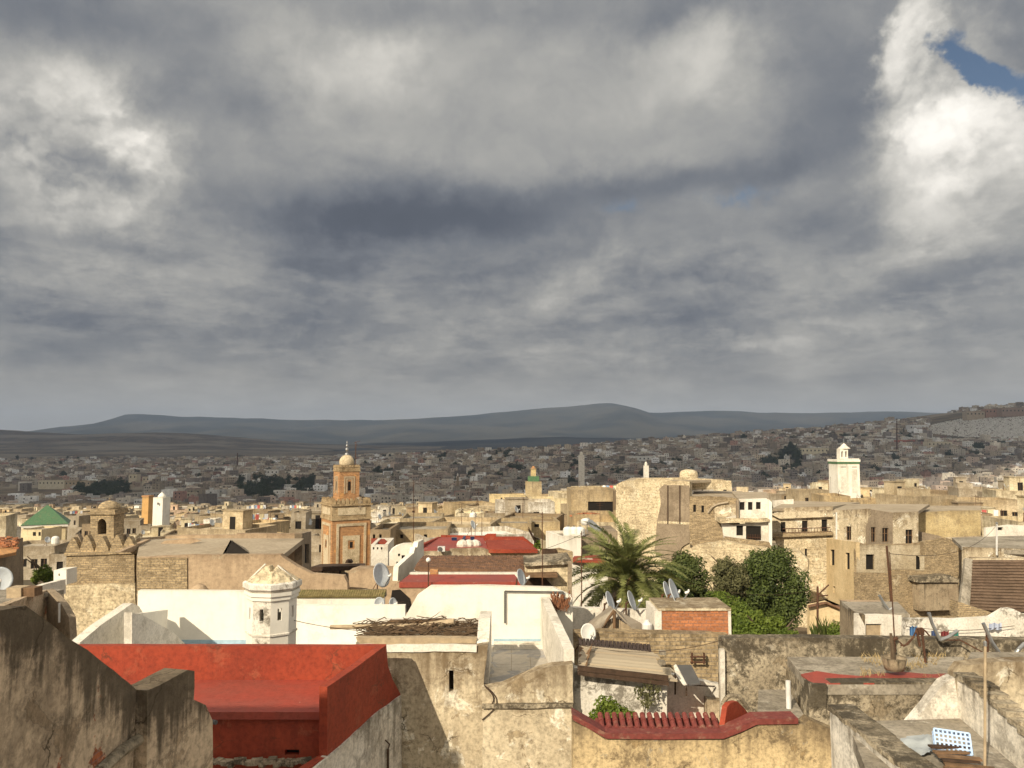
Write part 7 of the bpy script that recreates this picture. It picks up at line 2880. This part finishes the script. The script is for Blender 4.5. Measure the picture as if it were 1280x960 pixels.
# ------------------------------------------------------------------ the rest of the town: thousands of houses down the valley and up the far slope
def far_town():
    rg = random.Random(99)
    vs, fs, cs = [], [], []

    def quad(a, b_, c, d, col):
        o = len(vs)
        vs.extend((a, b_, c, d))
        fs.append((o, o + 1, o + 2, o + 3))
        cs.append(col)

    pal = [(.47, .40, .31), (.56, .51, .43), (.38, .32, .26), (.68, .65, .60), (.30, .25, .20), (.43, .34, .28), (.82, .80, .76), (.50, .45, .38), (.36, .22, .18), (.24, .21, .19)]
    wgt = [14, 10, 14, 9, 14, 8, 9, 10, 3, 11]

    def block(x, y, w, d, h, yaw, col, wins=True, z=None, sink=5):
        gz = ground_z(x, y) if z is None else z
        c_, s_ = cos(yaw), sin(yaw)
        pt = lambda u, v, zz: (x + c_ * u - s_ * v, y + s_ * u + c_ * v, zz)
        b0, t1 = gz - sink, gz + h
        A, B, C, D = (-w / 2, -d / 2), (w / 2, -d / 2), (w / 2, d / 2), (-w / 2, d / 2)
        for p, q_ in ((A, B), (B, C), (C, D), (D, A)):
            quad(pt(*p, b0), pt(*q_, b0), pt(*q_, t1), pt(*p, t1), col)
        g = rg.uniform(.7, 1.12)
        rc = tuple(min(.8, v * g) for v in col)
        # sunk roof inside a parapet
        e, dp = .35, .7
        a2, b2, c2, d2 = (A[0] + e, A[1] + e), (B[0] - e, B[1] + e), (C[0] - e, C[1] - e), (D[0] + e, D[1] - e)
        quad(pt(*a2, t1 - dp), pt(*b2, t1 - dp), pt(*c2, t1 - dp), pt(*d2, t1 - dp), rc)
        for p, q_, p2, q2 in ((A, B, a2, b2), (B, C, b2, c2), (C, D, c2, d2), (D, A, d2, a2)):
            quad(pt(*p, t1), pt(*q_, t1), pt(*q2, t1), pt(*p2, t1), col)
            quad(pt(*p2, t1), pt(*q2, t1), pt(*q2, t1 - dp), pt(*p2, t1 - dp), col)
        if wins:
            n = rg.choice((0, 1, 2, 2, 3, 4))
            fl = max(1, int(h // 3.2))
            dark = (.03, .025, .02)
            for f in range(fl):
                zz = t1 - 2.6 - f * 3.1
                if zz < gz + .6 and f:
                    break
                for i in range(n):
                    u = (-.5 + (i + .5) / n) * w * .86 + rg.uniform(-.3, .3)
                    ww, wh = rg.uniform(.45, .75), rg.uniform(1.0, 1.6)
                    quad(pt(u - ww, -d / 2 - .05, zz), pt(u + ww, -d / 2 - .05, zz), pt(u + ww, -d / 2 - .05, zz + wh), pt(u - ww, -d / 2 - .05, zz + wh), dark)
        if rg.random() < .35:
            hw_, hd, hh = rg.uniform(1.2, 2), rg.uniform(1.2, 2), rg.uniform(1.2, 2.4)
            u0, v0 = rg.uniform(-.25, .25) * w, rg.uniform(-.2, .25) * d
            for (p, q_) in (((u0 - hw_, v0 - hd), (u0 + hw_, v0 - hd)), ((u0 + hw_, v0 - hd), (u0 + hw_, v0 + hd)), ((u0 - hw_, v0 + hd), (u0 - hw_, v0 - hd))):
                quad(pt(*p, t1 - dp), pt(*q_, t1 - dp), pt(*q_, t1 + hh), pt(*p, t1 + hh), col)
            quad(pt(u0 - hw_, v0 - hd, t1 + hh), pt(u0 + hw_, v0 - hd, t1 + hh), pt(u0 + hw_, v0 + hd, t1 + hh), pt(u0 - hw_, v0 + hd, t1 + hh), rc)

    for c in rest:
        vis, yy, xx, pi_, yaw, dz, cr, sc_, gz, pxc = c
        w, d, h, n, hut = PDIM[pi_]
        block(xx, yy, w * sc_, d, h, yaw, HOUSE_COL[pick(cr)], True, gz + dz)
    y = 640.0
    cnt = 0
    while y < 2700:
        stp = lerp(12, 17, smooth(640, 2400, y))
        half = y * .71 + 15
        x = -half + rg.uniform(0, 10)
        while x < half:
            w = rg.uniform(7, 15) * (1 + .25 * smooth(900, 2000, y))
            yy = y + rg.uniform(-4, 4)
            px_, py_ = PX((x, yy, ground_z(x, yy)))
            dens = .97
            nz = noise.noise(Vector((x * .006, yy * .004, 7)))
            if nz > .33:
                dens = .72
            # the bare terraces low in the west, the cemetery on the east hill, the town's far edge
            if px_ < 180 and 602 < py_ < 628:
                dens = .03
            if px_ > 1155 and 519 < py_ < 551:
                dens = .0
            if (70 < px_ < 165 and 600 < py_ < 628) or (290 < px_ < 392 and 598 < py_ < 626):
                dens = .06
            if (958 < px_ < 1002 and 562 < py_ < 588):
                dens = .1
            edge = interp(px_, [(0, 577), (200, 574), (330, 571), (560, 567), (640, 566), (760, 558), (870, 546), (960, 541), (1080, 533), (1130, 528), (1180, 521), (1220, 512), (1290, 505)])
            if py_ < edge + 5 * nz:
                dens = 0
            if rg.random() < dens:
                col = rg.choices(pal, wgt)[0]
                g = rg.uniform(.6, 1.35)
                col = tuple(min(.85, v * g) for v in col)
                h = rg.uniform(4.5, 8.5) + (rg.uniform(3, 8) if rg.random() < .12 else 0)
                block(x + w / 2, yy, w, rg.uniform(7, 12), h, rg.gauss(0, .3), col)
                cnt += 1
            x += w * rg.uniform(.9, 1.15) + (rg.uniform(0, 9) if rg.random() < .15 else 0)
        y += stp
    me = bpy.data.meshes.new('far_houses')
    me.from_pydata(vs, [], fs)
    at = me.color_attributes.new('tint', 'FLOAT_COLOR', 'CORNER')
    buf = []
    for c in cs:
        buf += [c[0], c[1], c[2], 1.0] * 4
    at.data.foreach_set('color', buf)
    m, t_, b = new_mat('far house render')
    ca = t_.n('ShaderNodeVertexColor', layer_name='tint')
    pos = t_.n('ShaderNodeNewGeometry').outputs['Position']
    n1 = t_.noise(t_.mul(pos, .4), 1, 7, .7)
    n2 = t_.noise(t_.mul(pos, (1.3, 1.3, .3)), 1, 5, .7)
    col = t_.mix(1.0, ca.outputs[0], t_.ramp(n1, [(.3, .6), (.5, .95), (.7, 1.12)]), 'MULTIPLY')
    col = t_.mix(1.0, col, t_.ramp(n2, [(.35, .72), (.6, 1.05)]), 'MULTIPLY')
    t_.l(col, b.inputs['Base Color'])
    b.inputs['Roughness'].default_value = .95
    me.materials.append(m)
    structure('far_houses', me, 'stuff')
    print('far houses', cnt, 'individual', len(indiv), 'rest', len(rest))


far_town()

# larger pale blocks that read on the far slope
for a in [
    ('long pale arcaded block on the far slope above the bare terraces', 48, 80, 600.5, 1100, 16, (.62, .57, .45)),
    ('square white block on the far slope at the west edge', 23, 33, 602, 1050, 12, (.66, .64, .6)),
    ('brown long block beside the pale arcaded block on the far slope', 81, 113, 601, 1110, 14, (.42, .35, .26)),
    ('tall cream block on the far slope above the plain white tower', 161, 171, 593, 1150, 14, (.58, .52, .40)),
    ('cream wide block beside the tall cream block on the far slope', 178, 196, 596, 1140, 14, (.56, .49, .38)),
    ('white cube on the far slope between the dark grove and the orange minaret', 333, 348, 587, 1250, 14, (.70, .69, .66)),
    ('pale square block on the far slope over the dark grove', 258, 277, 582, 1400, 14, (.56, .53, .48)),
    ('cream apartment block on the east slope left of the white minaret lantern', 1002, 1036, 560, 1200, 18, (.66, .60, .45)),
    ('pale long block with piers on the east slope beside the dark trees', 1160, 1190, 552, 1150, 16, (.58, .52, .40)),
    ('wide white hall on the crest below the cemetery', 1137, 1161, 531, 1500, 16, (.66, .67, .68)),
    ('white mosque like block on the east slope in cloud shade', 895, 909, 577, 1050, 14, (.72, .71, .68)),
    ('long white roofed block on the far slope above the ruined rampart', 788, 818, 570, 1400, 12, (.66, .66, .64)),
    ('brick red block on the east slope below the tall mast', 1122, 1144, 550, 1250, 14, (.36, .12, .09)),
    ('tan block on the crest beyond the cemetery', 1232, 1250, 511, 1650, 16, (.38, .24, .19)),
    ('row of brown flats on the crest beyond the cemetery', 1252, 1300, 510, 1660, 16, (.30, .22, .18)),
    ('pale flats at the start of the cemetery crest', 1208, 1231, 514, 1640, 16, (.42, .35, .27)),
]:
    lb, x0, x1, yt, Y, dep, col = a
    yb_ = yt + {48: 11, 23: 12, 81: 13, 1122: 7, 1160: 12, 1137: 9, 1002: 13}.get(x0, 11)
    d_ = P((x0 + x1) / 2, yb_, 1.0)
    Y = 600.0
    while Y < 2400 and d_.z * Y > ground_z(d_.x * Y, Y):
        Y += 8
    n = max(2, int((x1 - x0) / 4.5))
    wins = [(lerp(x0, x1, (i + .3) / n), lerp(x0, x1, (i + .62) / n), yt + 2.2, yt + 4.2) for i in range(n)]
    box_house(lb, x0, x1, yt, Y, dep, 'house_plain', wins, 0.0, name='far_block', color=col, par=.8, cat='building')

# slim white towers on the shaded slope
for (px, w, y0, y1, Y, lb) in ((727, 3.5, 569, 586, 700, 'slim plain white minaret in cloud shade on the far slope'), (808, 3, 582, 600, 640, 'slim white minaret rising just behind the ruined rampart'),
                               (572, 1.4, 595, 610, 900, 'tiny dark minaret on the shaded slope east of the orange minaret'), (855.5, 1.6, 545, 553, 1900, 'white water tower on the far crest')):
    T = Thing('slim_tower', lb, 'tower')
    a = P(px, y0, Y)
    hw = w / F * Y
    T.main(MB().box(a.x - hw, a.x + hw, Y, Y + 2 * hw, P(0, y1, Y).z - 25, a.z), M['white_worn'] if px != 572 else M['dark_patch'])
    T.part('cap', MB().lathe((a.x, Y + hw, a.z), [(hw * .6, 0), (hw * .6, 2.0), (hw * .3, 2.8), (.1, 3.4)], 8), M['white_worn'])
    T.done()
for (px, y0, y1, Y, lb) in ((1121, 523, 556, 1300, 'tall dark broadcasting mast on the east crest'), (884, 543, 552, 1900, 'small dark mast on the far crest east of the water tower'), (297, 566, 578, 1700, 'thin mast on the far crest above the dark grove'),
                            (726.5, 552, 562, 2000, 'faint mast on the far crest above the slim white minaret')):
    T = Thing('radio_mast', lb, 'mast')
    a, b_ = P(px, y1 + 12, Y), P(px, y0, Y)
    T.main(MB().tube(a, b_, Y * .0011, 5, Y * .0005), M['rust'])
    T.part('cross_arm', MB().tube(P(px - .8, y0 + 4, Y), P(px + .8, y0 + 4, Y), Y * .0004, 4), M['rust'])
    T.done()

# cemetery on the east hill: pale graves past counting
def graves():
    rg = random.Random(41)
    mb = MB()
    n = 0
    while n < 4600:
        px, py = rg.uniform(1158, 1290), rg.uniform(519, 551)
        if py < interp(px, [(1158, 533), (1200, 524), (1290, 521)]) or py > interp(px, [(1158, 541), (1220, 549), (1290, 550)]):
            continue
        # march to the ground
        d = P(px, py, 1.0)
        y = 900.0
        while y < 2300 and d.z * y > ground_z(d.x * y, y):
            y += 8
        if y >= 2300:
            n += 1
            continue
        x, z = d.x * y, ground_z(d.x * y, y)
        s_ = rg.uniform(.7, 1.9)
        mb.obox((x, y, z + .5), (s_ * 1.6, s_ * .9, rg.uniform(1.0, 2.2)), rg.gauss(.2, .3))
        n += 1
    o = put('graves', mb.mesh('graves', plain('grave whitewash', (.70, .68, .64), .9, .4, .3)))
    o['kind'] = 'stuff'


graves()
# ------------------------------------------------------------------ trees
def crown_mesh(name, lobes, n, leaf, mat, seed, up=.35):
    rg = random.Random(seed)
    mb = MB()
    tot = sum(r[0] * r[1] * r[2] for _, r in lobes) or 1
    for c, r in lobes:
        leaf_blob(mb, c, r, int(n * (r[0] * r[1] * r[2]) / tot), leaf, rg, up=up)
    return mb


def egg_lobes(c, rx, ry, rz, n, lobe, seed, droop=0.0):
    rg = random.Random(seed)
    out = [(Vector(c), (rx * .62, ry * .62, rz * .66))]
    for i in range(n):
        th = rg.uniform(0, 2 * pi)
        ph = math.asin(rg.uniform(-.95, 1))
        d = Vector((cos(th) * cos(ph), sin(th) * cos(ph), sin(ph)))
        k = rg.uniform(.62, .86)
        wz = 1 - .25 * max(0, d.z)
        p = Vector(c) + Vector((d.x * rx * k * wz, d.y * ry * k * wz, d.z * rz * k))
        s_ = lobe * rg.uniform(.7, 1.25)
        out.append((p, (s_, s_, s_ * .85)))
    return out


def trunk_mb(base, top, r0, r1, limbs, seed):
    rg = random.Random(seed)
    mb = MB()
    base, top = Vector(base), Vector(top)
    prev = base
    K = 5
    for i in range(K):
        q_ = base.lerp(top, (i + 1) / K) + Vector((rg.gauss(0, r0 * .4), rg.gauss(0, r0 * .4), 0))
        mb.tube(prev, q_, lerp(r0, r1, i / K), 9, lerp(r0, r1, (i + 1) / K))
        if i >= 2:
            for k in range(limbs):
                a = rg.uniform(0, 2 * pi)
                L = (top - base).length * rg.uniform(.16, .28)
                e = q_ + Vector((cos(a) * L * .7, sin(a) * L * .7, L * .6))
                mb.tube(q_, e, r1 * .9, 6, r1 * .3)
        prev = q_
    return mb


def tree(name, label, px, pyt, pyb, wpx, Y, mat, n, leaf, seed, nl=34, group=None, ground=None, depth=1.0):
    rx = wpx / 2 / F * Y
    zt_, zb_ = P(px, pyt, Y).z, P(px, pyb, Y).z
    c = P(px, (pyt + pyb) / 2, Y)
    rz = (zt_ - zb_) / 2
    T = Thing(name, label, 'tree', group)
    T.part('crown', crown_mesh('crown', egg_lobes(c, rx, rx * depth, rz, nl, min(rx, rz) * .36, seed), n, leaf, M[mat], seed), M[mat])
    zg = ground_z(c.x, Y)
    T.part('trunk', trunk_mb((c.x, Y, zg - .5), (c.x, Y, c.z + rz * .2), .28, .1, 2, seed), M['trunk'])
    T.done()


tree('broadleaf_tree', 'large dense dark green tree below the yellow corner house', 962, 683, 800, 90, 58, 'leaf_dark', 34000, .115, 3, 60)
tree('broadleaf_tree', 'thin grey green tree leaning against the large dark tree', 912, 690, 760, 50, 57, 'leaf_grey', 8000, .1, 8, 26)
tree('broadleaf_tree', 'dark green rounded tree between the palm and the rubble revetment', 856, 688, 770, 66, 60, 'leaf_mid', 14000, .11, 5, 34)
tree('broadleaf_tree', 'darker green tree filling the gap under the palm crown', 838, 705, 790, 60, 57, 'leaf_dark', 10000, .11, 15, 30)
tree('leafy_bush', 'bright green leafy bush behind the orange brick block', 905, 738, 812, 76, 50, 'leaf_bright', 14000, .1, 6, 36)
tree('leafy_bush', 'bright green low bush under the large dark tree', 950, 762, 812, 74, 48, 'leaf_bright', 11000, .1, 7, 30)
tree('leafy_bush', 'dull green bush by the iron pole', 985, 784, 812, 40, 46, 'leaf_bright', 2500, .08, 17, 18)
tree('leafy_bush', 'small sunlit bush below the green pyramid roof beside the white roof box', 56, 706, 730, 34, 60, 'leaf_bright', 2600, .1, 9, 20)
tree('leafy_bush', 'bright green bush between the red roof terrace and the white tank house', 672, 674, 690, 12, 58, 'leaf_bright', 900, .1, 10, 10)
tree('leafy_bush', 'small green bush among roofs east of the white minaret', 1262, 603, 616, 32, 300, 'leaf_mid', 1500, .4, 19, 16)

# agave like plants by the iron pole
rg = random.Random(23)
T = Thing('agave_plant', 'spiky agave plants with upright blades beside the cream hut', 'plant')
for (px, s_) in ((1019, .8), (1030, 1.0), (1040, .75)):
    mb = MB()
    for i in range(15):
        p = P(px, 800, 40) + Vector((rg.gauss(0, .08), rg.gauss(0, .1), 0))
        a = rg.uniform(0, 2 * pi)
        L = s_ * rg.uniform(.8, 1.35)
        q_ = p + Vector((cos(a) * L * .35, sin(a) * L * .35, L))
        m_ = p.lerp(q_, .5) + Vector((-cos(a) * .06, 0, .05))
        w_ = Vector((-sin(a), cos(a), 0)) * .055
        mb.add([p - w_, p + w_, m_ + w_ * .9, m_ - w_ * .9, q_], [(0, 1, 2, 3), (3, 2, 4)])
    T.part('blades', mb, M['leaf_mid'])
T.done()
T = Thing('leafy_bush', 'rounded green shrub against the cream hut wall', 'bush')
mb = MB()
leaf_blob(mb, P(1046, 789, 39), (.45, .4, .5), 900, .06, rg)
T.part('foliage', mb, M['leaf_bright'])
T.part('stem', MB().tube(P(1046, 808, 39), P(1046, 789, 39), .04, 5), M['trunk'])
T.done()


# the date palm
def frond_mesh(name, L, bend, seed, mat, nl=60, dry=False):
    """a frond along +X from the origin, arching over by `bend`"""
    rg = random.Random(seed)
    mb = MB()
    pts = []
    for i in range(15):
        s_ = i / 14
        a = -bend * s_ * s_ * 1.0
        x = L * s_ * cos(a * .55)
        z = L * s_ * sin(a * .9)
        pts.append(Vector((x, 0, z)))
    for i in range(14):
        mb.tube(pts[i], pts[i + 1], lerp(.035, .008, i / 14), 5, lerp(.035, .008, (i + 1) / 14))
    for i in range(nl):
        s_ = .16 + .84 * (i + rg.random() * .6) / nl
        f = s_ * 14
        k = min(13, int(f))
        p = pts[k].lerp(pts[k + 1], f - k)
        d = (pts[k + 1] - pts[k]).normalized()
        ll = .5 * sin(pi * min(1, s_ * .86 + .12)) ** .6 * rg.uniform(.85, 1.1) + .06
        for sd in (-1, 1):
            e = p + (d * rg.uniform(.55, .8) + Vector((0, sd * rg.uniform(.65, .9), rg.uniform(.05, .35) - (.5 if dry else 0)))) * ll
            e.z -= .06 * rg.random()
            w_ = d * .034
            m_ = p.lerp(e, .5) + Vector((0, 0, .02))
            mb.add([p - w_, p + w_, m_ + w_ * .9, e, m_ - w_ * .9], [(0, 1, 2, 4), (4, 2, 3)])
    return mb.mesh(name, mat)


def palm():
    Y = 48.0
    c = P(783, 724, Y)
    rg = random.Random(14)
    root = put('date_palm', None, None, (c.x, c.y, ground_z(c.x, c.y)))
    tag(root, 'big date palm with a spreading crown of arching green fronds', 'palm tree')
    zc_ = c.z - root.location.z
    mb = MB()
    mb.lathe((0, 0, 0), [(.42, -.5), (.34, .5), (.28, zc_ * .5), (.27, zc_ - 1.2), (.36, zc_ - .6), (.34, zc_ - .1), (.12, zc_ + .2)], 14)
    put('trunk', mb.mesh('trunk', M['trunk']), root)
    mb = MB()
    for i in range(90):
        a = rg.uniform(0, 2 * pi)
        z_ = zc_ - rg.uniform(-.1, 1.1)
        p = Vector((cos(a) * .28, sin(a) * .28, z_))
        mb.tube(p, p + Vector((cos(a) * .3, sin(a) * .3, .3)), .04, 4, .015)
    put('leaf_bases', mb.mesh('leaf_bases', M['leaf_dry']), root)
    fm = [frond_mesh('frond', L, b_, 40 + i, M['leaf_palm']) for i, (L, b_) in enumerate(((3.7, .45), (3.9, .8), (3.5, 1.15), (3.8, .6), (3.3, .95)))]
    dm = [frond_mesh('dry_frond', L, b_, 60 + i, M['leaf_dry'], 34, True) for i, (L, b_) in enumerate(((2.3, .9), (2.0, 1.3)))]
    n = 80
    for i in range(n):
        t_ = i / n
        a = i * 2.399963 + rg.gauss(0, .12)
        e = lerp(radians(86), radians(-14), t_ ** .95) + rg.gauss(0, .07)
        o = put('frond', fm[rg.randrange(5)], root, (0, 0, zc_ + .05 - .35 * t_))
        o.rotation_euler = (rg.gauss(0, .35), -e, a)
        s_ = rg.uniform(.9, 1.12)
        o.scale = (s_, s_, s_)
    for i in range(20):
        a = i * 2.399963 + .7
        e = radians(rg.uniform(-62, -18))
        o = put('dry_frond', dm[i % 2], root, (0, 0, zc_ - .45))
        o.rotation_euler = (rg.gauss(0, .2), -e, a)


palm()

# far trees: a few crowns shared by every tree on the slopes
def far_tree_protos():
    out = []
    for i, (rx, rz, n) in enumerate(((4.5, 4.0, 900), (3.6, 4.6, 800), (5.5, 3.6, 1000))):
        c = Vector((0, 0, rz + 1.2))
        root = put('far_tree', None)
        put('crown', crown_mesh('crown', egg_lobes(c, rx, rx, rz, 16, rx * .36, 70 + i), n, .55, None, 70 + i).mesh('crown', M['leaf_far']), root)
        put('trunk', trunk_mb((0, 0, -1), (0, 0, rz), .4, .15, 2, i).mesh('trunk', M['trunk']), root)
        tag(root, 'x', 'tree')
        reg(root)
        out.append(root)
    root = put('cypress_tree', None)
    mb = MB()
    rg = random.Random(6)
    for k in range(9):
        leaf_blob(mb, (0, 0, 1.5 + k * 1.25), (1.3 - .1 * k, 1.3 - .1 * k, 1.1), 90, .4, rg, up=.8)
    put('crown', mb.mesh('crown', M['leaf_far']), root)
    put('trunk', MB().tube((0, 0, -1), (0, 0, 5), .3, 6, .1).mesh('trunk', M['trunk']), root)
    tag(root, 'x', 'tree')
    reg(root)
    out.append(root)
    return out


FT = far_tree_protos()


def march(px, py, y0=450.0, y1=3000.0):
    d = P(px, py, 1.0)
    y = y0
    while y < y1 and d.z * y > ground_z(d.x * y, y) + 3:
        y += 6
    return (d.x * y, y) if y < y1 else None


rg = random.Random(55)
groves = [
    (96, 162, 606, 626, 34, 'tree of the dark grove between the bare terraces and the brick tower lantern', 'dark grove west of the white tower'),
    (298, 392, 600, 626, 52, 'tree of the wide dark grove beside the orange minaret', 'dark grove beside the orange minaret'),
    (958, 1002, 563, 588, 20, 'tree of the dark clump left of the cream apartment block on the east slope', 'dark clump on the east slope'),
    (600, 640, 566, 574, 7, 'dark tree of the clump on the far crest above the cream cubes', 'trees on the far crest'),
    (530, 556, 566, 575, 5, 'dark tree on the far crest east of the orange minaret', 'trees on the far crest by the minaret'),
    (1010, 1150, 541, 549, 12, 'dark tree along the east crest beside the broadcasting mast', 'trees along the east crest'),
    (910, 1000, 546, 552, 8, 'dark tree on the crest above the shaded white block', 'trees on the crest above the white block'),
    (1180, 1280, 556, 584, 12, 'dark tree below the hillside cemetery', 'trees below the cemetery'),
    (960, 1010, 588, 600, 5, 'dark tree in the shaded roofs before the white minaret', 'trees before the white minaret'),
    (20, 110, 572, 580, 6, 'dark tree at the far edge of town in the west', 'trees at the west edge of town'),
    (860, 900, 590, 598, 3, 'dark tree among the shaded roofs beyond the ruined rampart', 'trees beyond the ruined rampart'),
    (10, 1270, 572, 600, 70, 'small dark tree dotted among the shaded far houses', 'trees dotted through the far town'),
    (470, 1000, 580, 610, 30, 'small dark tree dotted among the shaded far houses', 'trees dotted through the far town'),
    (740, 790, 588, 598, 3, 'dark tree among the shaded roofs before the slim white minaret', 'trees by the slim white minaret'),
]
for (x0, x1, y0, y1, n, lb, gp) in groves:
    for i in range(n):
        m_ = march(rg.uniform(x0, x1), rg.uniform(y0, y1))
        if m_ is None:
            m_ = march(rg.uniform(x0, x1), y1 + 3)
        if m_ is None:
            continue
        s_ = rg.uniform(.8, 1.25) * (1.0 if m_[1] < 1200 else 1.4) * (1.35 if n > 12 and n < 60 else 1)
        dup(FT[rg.randrange(3)], (m_[0], m_[1], ground_z(*m_) ), rg.uniform(0, 6), lb, (s_ * 1.15, s_ * 1.15, s_), None, gp)
for (px, py, lb, s_) in ((569, 605, 'lone dark cypress on the shaded slope right of the orange minaret', 1.2), (337, 575, 'dark cypress on the far crest above the grove', 1.5), (1130, 546, 'lone cypress on the east crest', 1.6),
                         (612, 572, 'tallest cypress of the far crest clump', 1.6), (919, 552, 'cypress on the crest above the shaded white block', 1.4), (710, 585, 'cypress beside the slim plain white minaret', 1.1)):
    m_ = march(px, py)
    if m_:
        dup(FT[3], (m_[0], m_[1], ground_z(*m_)), 0, lb, (s_, s_, s_))
for p in FT:
    for ch in list(p.children_recursive):
        bpy.data.objects.remove(ch)
    bpy.data.objects.remove(p)
